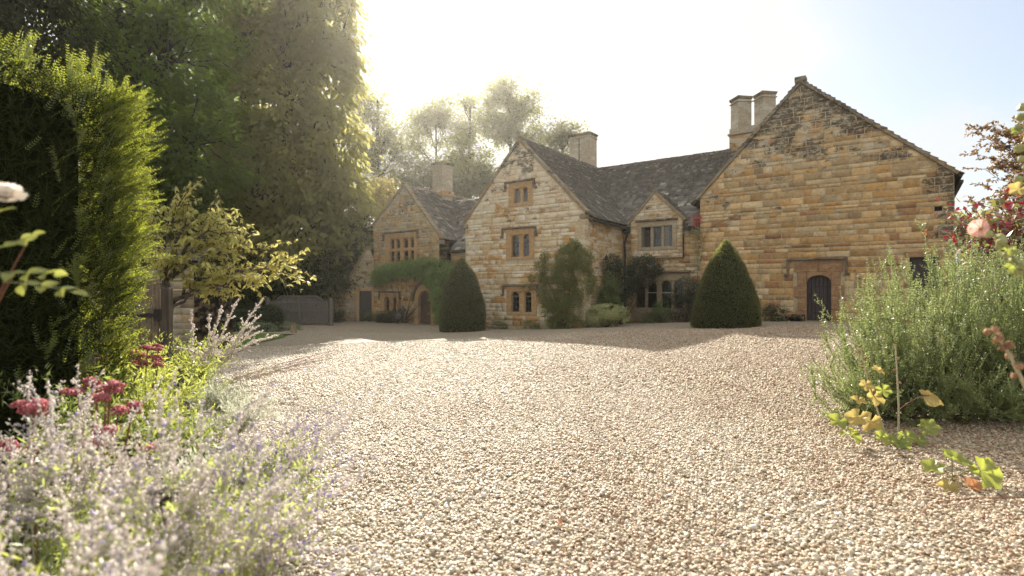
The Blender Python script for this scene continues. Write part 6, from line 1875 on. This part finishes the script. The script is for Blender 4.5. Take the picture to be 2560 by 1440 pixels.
def hollyhocks():
    rs = np.random.RandomState(111)
    # A: on the gravel with two bare stems and a skirt of yellow-green leaves
    t = empty('hollyhock', (3.2, 4.65, 0)); tag(t, 'low hollyhock with two bare stems and yellow-green leaves before the rosemary', 'plant', 'hollyhocks on the right')
    P1 = stalk(t, [(.0, 0, 0), (-.09, .0, .28), (-.17, .02, .58), (-.22, .03, .82)], .009, .004, 'stem_pale')
    P2 = stalk(t, [(.12, .04, 0), (.12, .04, .35), (.10, .05, .82)], .009, .005, 'stem_pale')
    pods(t, P1, POD_BROWN, .5, 8, .028, rs); pods(t, P2, POD_BROWN, .66, 4, .026, rs)
    L = [((-.45, -.05, .20), .17, 0), ((-.30, -.08, .24), .19, 2), ((-.18, -.05, .20), .20, 3), ((-.36, -.1, .10), .15, 0), ((-.15, -.12, .08), .16, 1), ((-.02, -.14, .06), .15, 0), ((.08, -.1, .09), .14, 1),
         ((.28, -.06, .14), .17, 1), ((.2, -.08, .05), .13, 0), ((-.12, .0, .40), .17, 2), ((-.20, -.02, .50), .12, 2), ((-.24, .02, .36), .13, 3), ((-.10, 0, .62), .11, 3), ((-.06, -.02, .46), .13, 1), ((-.42, -.12, .12), .12, 1), ((.02, -.16, .03), .13, 0)]
    for i, (p, s, k) in enumerate(L):
        nr = (rs.normal(-.1, .35), rs.normal(-.55, .3), .8); ax = (p[0] + rs.normal(0, .2), p[1] - .2, rs.uniform(-.5, .1))
        put_leaf(t, HLM[k], p, s, nr, ax, root=(0, 0, .03) if p[2] < .35 else tuple(P1[int(min(13, p[2] / .82 * 13))]))
    o = lobed_leaf(G_HOLY, 1.0, 3, 9, cup=-.1)
    put_leaf(t, o, (.36, .0, .40), .22, (.1, -.5, .7), (1, -.1, -.12), root=tuple(P2[5]), stem='stem_red')
    # B: young plant nearer the camera
    t = empty('hollyhock', (3.0, 3.72, 0)); tag(t, 'small hollyhock with one big round lime-green leaf lying on the gravel', 'plant', 'hollyhocks on the right')
    put_leaf(t, HLM[1], (.12, -.08, .10), .25, (.1, -.75, .65), (.25, -.3, -.5), root=(0, 0, .0))
    put_leaf(t, HLM[0], (-.02, -.02, .16), .20, (.15, -.25, .9), (.3, -.2, .1), root=(0, 0, 0))
    put_leaf(t, HLM[0], (-.15, -.04, .11), .15, (-.2, -.3, .9), (-.6, -.2, 0), root=(0, 0, 0))
    put_leaf(t, lobed_leaf(G_HOLY, .2, 5, 12), (-.17, -.18, .03), .12, (-.1, -.5, .9), (-.5, -.5, -.2), root=(0, 0, 0))
    put_leaf(t, lobed_leaf(leaf_mat('dead_leaf', (.25, .10, .04), (.38, .18, .07), .3), .5, 4, 13, cup=.3), (-.02, -.16, .025), .12, (.1, -.4, .9), (.2, -.5, -.1), root=(0, 0, 0), stem='stem_red')
    # C: dry seed stem leaning in from the right
    t = empty('hollyhock', (2.05, 1.78, 0)); tag(t, 'leaning dry hollyhock stem studded with brown seed pods at right edge', 'plant', 'hollyhocks on the right')
    P = stalk(t, [(0, 0, 0), (-.16, .02, .55), (-.28, .04, .86), (-.40, .04, 1.10), (-.455, .04, 1.17)], .009, .004, 'stem_pale')
    pods(t, P, POD_BROWN, .62, 11, .026, rs, .014)
    # D: stem with a pink flower and green buds
    t = empty('hollyhock', (2.25, 1.95, 0)); tag(t, 'hollyhock stem with one open pink flower and green buds in front of the red shrub', 'plant', 'hollyhocks on the right')
    P = stalk(t, [(0, 0, 0), (-.15, 0, .8), (-.32, 0, 1.22), (-.45, 0, 1.40), (-.53, .0, 1.50)], .008, .003, 'stem')
    pods(t, P, POD_GREEN, .66, 10, .032, rs, .016)
    mp_ = leaf_mat('pink_petal', (.80, .38, .34), (.88, .52, .46), .5, (1, .6, .52), gloss=.02)
    for k_ in range(6):
        a = k_ * 1.047; me = HP if k_ else None
        if k_ == 0:
            V, F = [], []; nn = 7
            for r_ in (0, .35, .7, 1.0):
                for i in range(nn):
                    q = (i / (nn - 1) - .5) * (.35 + 1.25 * r_); V.append((math.sin(q) * r_, math.cos(q) * r_, .75 * r_ + .13 * math.sin(i * 2.4) * r_))
            F = [(j * nn + i, j * nn + i + 1, (j + 1) * nn + i + 1, (j + 1) * nn + i) for j in range(3) for i in range(nn - 1)]
            HP = mesh_np('petal', np.array(V), np.array(F), mp_, {'tint': np.repeat([.0, .3, .6, 1], nn)}, smooth=True); me = HP
            fl = empty('flower'); fl.parent = t; fl.location = (-.60, -.03, 1.515); fl.rotation_euler = Vector((-.80, -.45, .10)).to_track_quat('Z', 'Y').to_euler()
        o = link('petal', me, fl); o.scale = (.031,) * 3; o.rotation_euler = (0, 0, a)
    c = link('flower_centre', POD_GREEN, fl); c.scale = (.016, .016, .03)
    for p, s, k in (((-.50, -.03, 1.44), .05, 0), ((-.36, -.03, 1.27), .075, 1), ((-.26, -.04, 1.12), .10, 0), ((-.30, .03, 1.20), .06, 2), ((-.46, .02, 1.38), .05, 0), ((-.2, -.05, 1.0), .11, 1)):
        put_leaf(t, HLM[k], p, s, (rs.normal(0, .4), -.7, .5), (rs.uniform(-1, 1), 0, -.4))
    # E: tall one whose top pokes in at the edge
    t = empty('hollyhock', (2.35, 2.45, 0)); tag(t, 'tallest hollyhock whose cream-green buds reach up against the blue sky', 'plant', 'hollyhocks on the right')
    P = stalk(t, [(0, 0, 0), (-.02, 0, 1.0), (-.03, 0, 1.7), (-.05, 0, 2.14)], .010, .004, 'stem')
    pods(t, P, POD_GREEN, .72, 14, .040, rs, .03)
    for p, s, k in (((-.10, -.03, 1.75), .08, 2), ((.0, -.04, 1.60), .10, 0), ((-.08, 0, 2.02), .05, 0)): put_leaf(t, HLM[k], p, s, (rs.normal(0, .4), -.7, .5), (-.8, 0, -.4))
hollyhocks()

# ------------------------------------------------------------------ white rose at the left edge
def rose():
    rs = np.random.RandomState(121)
    t = empty('white_rose', (-1.50, 1.35, .07)); tag(t, 'white rose bush reaching in at the left edge with one cream bloom', 'rose bush')
    mat = leaf_mat('rose_leaf', (.14, .19, .03), (.27, .30, .055), .5, (.60, .62, .12), gloss=.06)
    ms = [leaf_mesh(mat, q, .15, .18, 8) for q in (.1, .4, .7, 1.0)]
    mains = [[(0, 0, 0), (.0, 0, .6), (.10, .02, 1.1), (.14, .0, 1.42)], [(0, 0, .5), (.16, .0, .95), (.22, 0, 1.20), (.30, .0, 1.345)], [(0, 0, .5), (.15, 0, 1.02), (.24, .0, 1.22), (.27, 0, 1.27)], ]
    for l in mains:
        P = stalk(t, l, .0032, .0016, 'stem_red')
    sprays = [((.20, 0, 1.32), (.9, 0, .35), 5), ((.22, 0, 1.27), (1, -.1, .0), 7), ((.24, 0, 1.25), (1, .1, -.15), 7), ((.14, 0, 1.25), (.5, -.3, -.2), 5), ((.10, -.05, 1.30), (.3, -.2, .6), 3), ((.16, 0, 1.40), (.6, 0, .2), 3)]
    for (p, d, n) in sprays:
        p, d = np.array(p), norm(np.array(d, float)[None])[0]; L = .028 * n ** .9
        V, F = tubes([curve_path(p, p + d * L, k=5, sag=-.004)], [np.linspace(.0016, .001, 5)], 4); link('leaf_stalk', mesh_np('leaf_stalk', V, F, 'stem', smooth=True), t)
        side = norm(np.cross(d, (0, -.4, 1))[None])[0]
        Ps, As = [], []
        for i in range((n - 1) // 2):
            u = (i + 1) / ((n - 1) // 2 + .6)
            for sg in (-1, 1): Ps.append(p + d * L * u); As.append(d * .55 + side * sg * .8 + rs.normal(0, .12, 3))
        Ps.append(p + d * L); As.append(d)
        Ps, As = np.array(Ps), np.array(As); k = len(Ps); LL = rs.uniform(.032, .046, k)
        leaf_parts(t, Ps, As, rs.normal(0, .35, (k, 3)) + np.array((0, -.7, .8)), LL, LL * .62, mat, rs, k, ms)
    mp_ = leaf_mat('cream_petal', (.80, .72, .62), (.90, .86, .80), .45, (1, .92, .82), gloss=.02)
    V, nn = [], 7
    for r_ in (0, .4, .75, 1.0):
        for i in range(nn):
            q = (i / (nn - 1) - .5) * 1.7; V.append((math.sin(q) * (.2 + .55 * r_), .12 + .5 * r_ ** 2 * .6 + .06 * math.cos(q * 3), r_ - .25 * (1 - math.cos(q)) * r_ + .05 * math.sin(i * 2.3)))
    F = [(j * nn + i, j * nn + i + 1, (j + 1) * nn + i + 1, (j + 1) * nn + i) for j in range(3) for i in range(nn - 1)]
    me = mesh_np('petal', np.array(V), np.array(F), mp_, {'tint': np.repeat([.0, .3, .7, 1], nn)}, smooth=True)
    fl = empty('bloom'); fl.parent = t; fl.location = (.25, 0, 1.46); fl.rotation_euler = (R(25), R(20), 0)
    for ring, (cnt, s, tilt) in enumerate(((5, .022, -.15), (7, .030, .15), (9, .036, .5), (9, .038, .95))):
        for i in range(cnt):
            o = link('petal', me, fl); a = 6.283 * i / cnt + ring * .6
            m = Matrix.Rotation(a, 4, 'Z') @ Matrix.Rotation(-tilt - rs.uniform(-.1, .1), 4, 'X') @ Matrix.Diagonal((s, s, s * rs.uniform(.85, 1.1), 1))
            o.matrix_local = m
rose()

# ------------------------------------------------------------------ Russian sage, stonecrop and border plants
SG_BEAD = leaf_mat('sage_calyx', (.70, .60, .60), (.93, .90, .85), .55, (.95, .88, .84), gloss=.03)
SG_BLUE = leaf_mat('sage_flower', (.30, .24, .55), (.50, .44, .75), .35, (.6, .5, .85), gloss=.02)
SG_LEAF = leaf_mat('sage_leaf', (.24, .31, .08), (.42, .50, .16), .45, (.75, .82, .22), gloss=.05)
def bead_geo(P, S, rs):
    """small double pyramids"""
    n = len(P); B = np.array([(1, 0, 0), (-.5, .87, 0), (-.5, -.87, 0), (0, 0, 1.3), (0, 0, -1.0)]) * .5
    a = rs.uniform(0, 6.283, n); ca, sa = np.cos(a), np.sin(a); tl = rs.normal(0, .5, (n, 2))
    V = np.tile(B, (n, 1, 1)); X = V[:, :, 0] * ca[:, None] - V[:, :, 1] * sa[:, None]; Y = V[:, :, 0] * sa[:, None] + V[:, :, 1] * ca[:, None]; Z = V[:, :, 2]
    X = X + Z * tl[:, :1]; Y = Y + Z * tl[:, 1:]
    W = np.stack([X, Y, Z], -1) * S[:, None, None] + P[:, None, :]
    F = np.array([(0, 1, 3), (1, 2, 3), (2, 0, 3), (1, 0, 4), (2, 1, 4), (0, 2, 4)])
    return W.reshape(-1, 3), (np.arange(n)[:, None, None] * 5 + F[None]).reshape(-1, 3)
def sage(x, y, label, seed, nst, H, aim, spread, bead=.0065, leafy=1.0, dense=1.0, blue=.03):
    rs = np.random.RandomState(seed); z0 = gz(x, y)
    t = empty('russian_sage', (x, y, z0)); tag(t, label, 'flowering plant', 'Russian sage along the border')
    ps, rr, BP, BS, LP, LA = [], [], [], [], [], []
    for i in range(nst):
        s = np.array((rs.normal(0, .10), rs.normal(0, .10), 0)); e = np.array((aim[0] + rs.normal(0, spread[0]), aim[1] + rs.normal(0, spread[1]), H * rs.uniform(.55, 1.08)))
        P = curve_path(s, e, k=12, up0=np.array((e[0] * .15, e[1] * .15, H * .55)), wob=.006, rs=rs); ps.append(P); rr.append(np.linspace(.003, .0012, 12))
        # flower panicle on the upper half with side branchlets
        branches = [P[5:]]
        for j in range(5, 11):
            for sg in (-1, 1):
                if rs.random() < .75:
                    tan = norm((P[j + 1 if j < 11 else j] - P[j])[None])[0]; sd = norm((np.cross(tan, rand_dir(rs, 1)[0]))[None])[0]
                    l = .16 * (1 - (j - 5) / 8) * rs.uniform(.6, 1.2); q = curve_path(P[j], P[j] + (tan * .75 + sd * .6) * l, k=5); branches.append(q); ps.append(q); rr.append(np.linspace(.0015, .0008, 5))
        for q in branches:
            Lq = np.linalg.norm(q[-1] - q[0]); m = max(3, int(Lq / .014 * dense))
            for u in np.linspace(.05, 1, m):
                k = u * (len(q) - 1); a = int(min(k, len(q) - 2)); p = q[a] + (q[a + 1] - q[a]) * (k - a)
                for _ in range(3): BP.append(p + rs.normal(0, .005, 3)); BS.append(bead * rs.uniform(1.0, 1.75))
        for j in range(1, 9):
            for _ in range(int(7.5 * leafy)): LP.append(P[j] + rs.normal(0, .012, 3)); LA.append(rs.normal(0, .8, 3) + np.array((0, 0, .7)))
    V, F = tubes(ps, rr, 4); link('stem', mesh_np('stem', V, F, 'stem_sage', smooth=True), t)
    BP, BS = np.array(BP), np.array(BS); b = rs.random(len(BP)) < blue
    for nm, s, m in (('flower_spikes', ~b, SG_BEAD), ('blue_florets', b, SG_BLUE)):
        V, F = bead_geo(BP[s], BS[s] * (1.25 if nm[0] == 'b' else 1), rs)
        o = link(nm, mesh_np(nm, V, F, m, {'tint': np.repeat(rs.random(s.sum()), 5)}), t); o['kind'] = 'stuff'
    if LP:
        LP, LA = np.array(LP), np.array(LA); n = len(LP)
        foliage('foliage', t, LP, LA, rand_dir(rs, n), rs.uniform(.025, .055, n), rs.uniform(.006, .012, n), SG_LEAF, rs)
for args in (
    (-.60, .62, 'Russian sage nearest the camera filling the bottom left corner', 201, 34, .82, (.10, .10), (.20, .16), .0065, 1.2, .9),
    (-.95, .95, 'pale sage clump behind the bottom corner one at the left frame edge', 202, 36, .85, (.05, .10), (.24, .2), .0065, 1.4, .9),
    (-.52, 1.15, 'sage clump leaning out over the gravel with lilac flowers', 203, 24, .56, (.20, .10), (.17, .2), .0062, .8, .9, .14),
    (-1.05, 1.65, 'tall grey sage with spikes against the dark hedge', 204, 34, .92, (-.05, .10), (.34, .22), .0065, 1.2, .9),
    (-1.02, 2.0, 'lilac sage clump at the gravel edge in front of the stonecrop', 205, 22, .66, (.16, .1), (.20, .22), .006, .9, .9, .18),
    (-1.75, 2.2, 'sage clump at the foot of the dark hedge at left edge', 206, 32, .92, (-.05, .05), (.36, .2), .0065, 1.1, .8),
    (-.15, .85, 'low sparse sage sprays crossing the bottom edge', 207, 14, .46, (.16, .0), (.18, .14), .006, .6, .8, .15),
    (-1.35, 2.9, 'sage clump between hedge and gravel in the middle border', 208, 30, .62, (.18, .1), (.26, .2), .006, 1.4, .7, .3),
    (-3.75, 6.6, 'tall white-flowered sage reaching up in front of the plank gate', 209, 13, 1.25, (.45, .0), (.40, .2), .013, 1.6, .75, .0),
    (-3.9, 6.9, 'white sage arching right over the lawn corner', 210, 8, .62, (1.1, .3), (.38, .3), .015, 1.2, .75, .0)):
    sage(*args)

def stonecrop(x, y, label, seed, heads, H):
    rs = np.random.RandomState(seed); t = empty('stonecrop', (x, y, gz(x, y))); tag(t, label, 'flowering plant', 'stonecrop plants in the border')
    mat = leaf_mat('stonecrop_floret', (.42, .10, .13), (.72, .32, .33), .4, (.8, .25, .28), gloss=.02)
    ml = leaf_mat('stonecrop_leaf', (.12, .16, .06), (.24, .28, .10), .35)
    for i in range(heads):
        hx, hy, hz_ = rs.normal(0, .12), rs.normal(0, .10), H * rs.uniform(.82, 1.08); r = rs.uniform(.038, .062)
        V, F = tubes([curve_path((hx * .2, hy * .2, 0), (hx, hy, hz_), k=5)], [.005], 5); st = link('stem', mesh_np('stem', V, F, 'stem_red', smooth=True), t)
        n = 420; D = rand_dir(rs, n); D[:, 2] = np.abs(D[:, 2]); sc_ = rs.normal(0, .38, (6, 3)) * np.array((r, r, r * .5)); P = D * np.array((r, r, r * .7)) * .55 * rs.uniform(.8, 1.05, (n, 1)) + sc_[rs.randint(0, 6, n)] + np.array((hx, hy, hz_))
        V, F = bead_geo(P, rs.uniform(.009, .014, n), rs); link('flower_head', mesh_np('flower_head', V, F, mat, {'tint': np.repeat(rs.random(n), 5)}), t)
        m = 14; u = rs.uniform(.2, .9, m)[:, None]; P = np.array((hx * .2, hy * .2, 0)) * (1 - u) + np.array((hx, hy, hz_)) * u
        foliage('foliage', t, P, np.concatenate([rs.normal(0, 1, (m, 2)), rs.uniform(-.1, .5, (m, 1))], 1), rs.normal(0, .3, (m, 3)) + np.array((0, 0, 1)), rs.uniform(.05, .07, m), rs.uniform(.025, .035, m), ml, rs)
stonecrop(-2.08, 2.75, 'stonecrop with the two largest deep pink heads beside the dark hedge', 301, 9, .80)
stonecrop(-3.15, 4.6, 'distant stonecrop with crimson heads just beyond the hedge corner', 302, 14, .86)
stonecrop(-1.78, 2.05, 'single pink stonecrop head in the sage at the left edge', 303, 1, .86)
stonecrop(-1.95, 2.5, 'stonecrop with the low crimson heads nearest the gravel', 304, 6, .62)

def border_plants():
    """a run of lime-green leafy perennials along the bed"""
    rs = np.random.RandomState(320)
    mats = [leaf_mat('lime_leaf', (.16, .22, .035), (.34, .38, .07), .5, (.7, .75, .14)), leaf_mat('fresh_leaf', (.09, .14, .03), (.20, .27, .06), .45, (.5, .58, .12)), leaf_mat('silver_leaf', (.30, .34, .20), (.48, .50, .34), .3)]
    labs = ['feathery lime-green plant just beyond the hedge corner', 'fine silvery-green plant at the border edge', 'bright green perennial halfway along the border', 'leafy green plant tucked under the shaggy hedge end',
            'pale fern-like plant spilling onto the gravel', 'yellow-green clump before the far stonecrop', 'feathery plant at the far end of the border', 'low grey-green mound by the gravel at mid border', 'lime clump below the plank gate', 'green clump at the last bend of the bed', 'small herb under the lilac sage', 'tufted herb in the sage at the frame edge']
    spots = [(-2.75, 4.2, .75, 0), (-2.45, 4.9, .35, 2), (-2.25, 3.7, .5, 1), (-2.6, 3.3, .8, 1), (-3.0, 5.6, .42, 2), (-3.5, 5.3, .78, 0), (-4.2, 7.4, .8, 0), (-1.75, 3.2, .34, 2), (-4.4, 6.4, .9, 0), (-5.5, 9.4, .6, 1), (-1.15, 2.45, .4, 1), (-1.35, 1.3, .6, 0)]
    for (x, y, h, k), lab in zip(spots, labs):
        t = empty('border_plant', (x, y, gz(x, y))); tag(t, lab, 'plant', 'leafy plants in the border')
        ps, rr, P, A = [], [], [], []
        for i in range(60):
            a = rs.uniform(0, 6.283); r = rs.uniform(.08, .42) * (.7 + h * .5); e = np.array((math.cos(a) * r, math.sin(a) * r, h * rs.uniform(.4, 1.05)))
            q = curve_path((0, 0, 0), e, k=8, up0=np.array((0, 0, h * .6))); ps.append(q); rr.append(np.linspace(.0025, .001, 8))
            for j in range(2, 8):
                for _ in range(7): P.append(q[j] + rs.normal(0, .022, 3)); A.append(rs.normal(0, .8, 3) + np.array((0, 0, .8)))
        V, F = tubes(ps, rr, 3); link('stem', mesh_np('stem', V, F, 'stem', smooth=True), t)
        P, A = np.array(P), np.array(A); n = len(P)
        foliage('foliage', t, P, A, rand_dir(rs, n), rs.uniform(.03, .07, n), rs.uniform(.006, .014, n), mats[k], rs)
    # broad lime leaf and a dead one
    t = empty('lady_mantle', (-2.35, 3.75, gz(-2.3, 3.7))); tag(t, 'small plant with one broad bright lime leaf at the border edge', 'plant')
    for p, s, k in (((.0, -.05, .40), .14, 1), ((.1, 0, .33), .10, 0), ((-.12, -.04, .34), .10, 1), ((.05, -.1, .2), .10, 2)): put_leaf(t, HLM[k], p, s, (0, -.6, .7), (.6, 0, -.3), root=(0, 0, 0))
border_plants()

def strip_behind_lawn():
    rs = np.random.RandomState(330)
    for i, (x, y, w, lab) in enumerate(((-14.6, 27.6, 1.2, 'low ground-hugging green plants left behind the lawn'), (-12.1, 27.4, 1.1, 'low leafy plants right behind the lawn near the marker stone'))):
        bush('edging_plants', lab, 'plant', (x, y, gz(x, y)), [(-w * .6, 0, .1, w * .8, .7, .26), (w * .6, 0, .1, w * .8, .7, .26)], 5000, .07, .04, leaf_mat('edging_leaf', (.09, .12, .05), (.20, .24, .12), .3), 331 + i, group='low planting behind the lawn', twigs=0)
strip_behind_lawn()

def litter():
    """a few fallen leaves and a twig on the gravel"""
    rs = np.random.RandomState(340)
    mr = leaf_mat('fallen_leaf', (.35, .06, .03), (.50, .20, .06), .3); me = leaf_mesh(mr, .4, .4, .4); me2 = leaf_mesh(mr, 1.0, .3, .5)
    for i, (x, y) in enumerate(((-.95, 5.2), (-.35, 4.2), (.55, 4.75), (1.1, 3.5), (-1.6, 6.6), (1.4, 6.1), (.25, 3.0), (-.6, 3.3), (2.3, 5.9), (-2.3, 7.4), (.8, 8.2), (1.75, 2.75))):
        o = link('fallen_leaf', me if i % 2 else me2, None, (x, y, gz(x, y) + .03)); s = rs.uniform(.025, .05); o.scale = (s * .7, s, s); o.rotation_euler = (rs.uniform(-.4, .4), rs.uniform(-.4, .4), rs.uniform(0, 6))
        col_ = 'curled' if i % 2 == 0 else 'flat'
        side = 'by the left border' if x < -1.2 else 'on gravel left of centre' if x < -.2 else 'on mid gravel' if x < 1 else 'on gravel right of centre' if x < 2 else 'by the rosemary bush'
        far_ = 'nearest' if y < 2.8 else 'near the camera' if y < 3.6 else 'halfway to the house' if y > 6.4 else 'a bit further off' if y > 4.9 else 'fairly close'
        tag(o, 'tiny %s red-brown fallen leaf %s, %s' % (col_, side, far_), 'leaf', 'fallen leaves on the gravel')
    V, F = tubes([np.array([(2.55, 3.28, .03), (2.8, 3.32, .035), (3.1, 3.33, .035), (3.5, 3.4, .03)])], [np.array([.003, .004, .004, .003])], 5)
    o = link('twig', mesh_np('twig', V, F, 'stem_red', smooth=True)); tag(o, 'thin reddish twig lying across the gravel at bottom right', 'twig')
litter()

# ------------------------------------------------------------------ sunlit haze
def haze():
    m = MB(); m.box(-75, 75, -12, 112, -3.5, 48); 
    k = NT('sunlit_haze')
    v = k.add('ShaderNodeVolumePrincipled'); v.inputs['Density'].default_value = HAZE
    v.inputs['Color'].default_value = (1, .97, .9, 1); v.inputs['Anisotropy'].default_value = .75
    k.link(v.outputs[0], k.out.inputs['Volume'])
    o = m.obj('haze', k.m); o['kind'] = 'stuff'
    tag(o, 'thin warm haze in the air over the courtyard and trees', 'haze')
HAZE = 0.0004
if HAZE: haze()
print('tris', sum(len(o.data.loops) - 2 * len(o.data.polygons) for o in bpy.data.objects if o.type == 'MESH'), 'objs', len(bpy.data.objects))
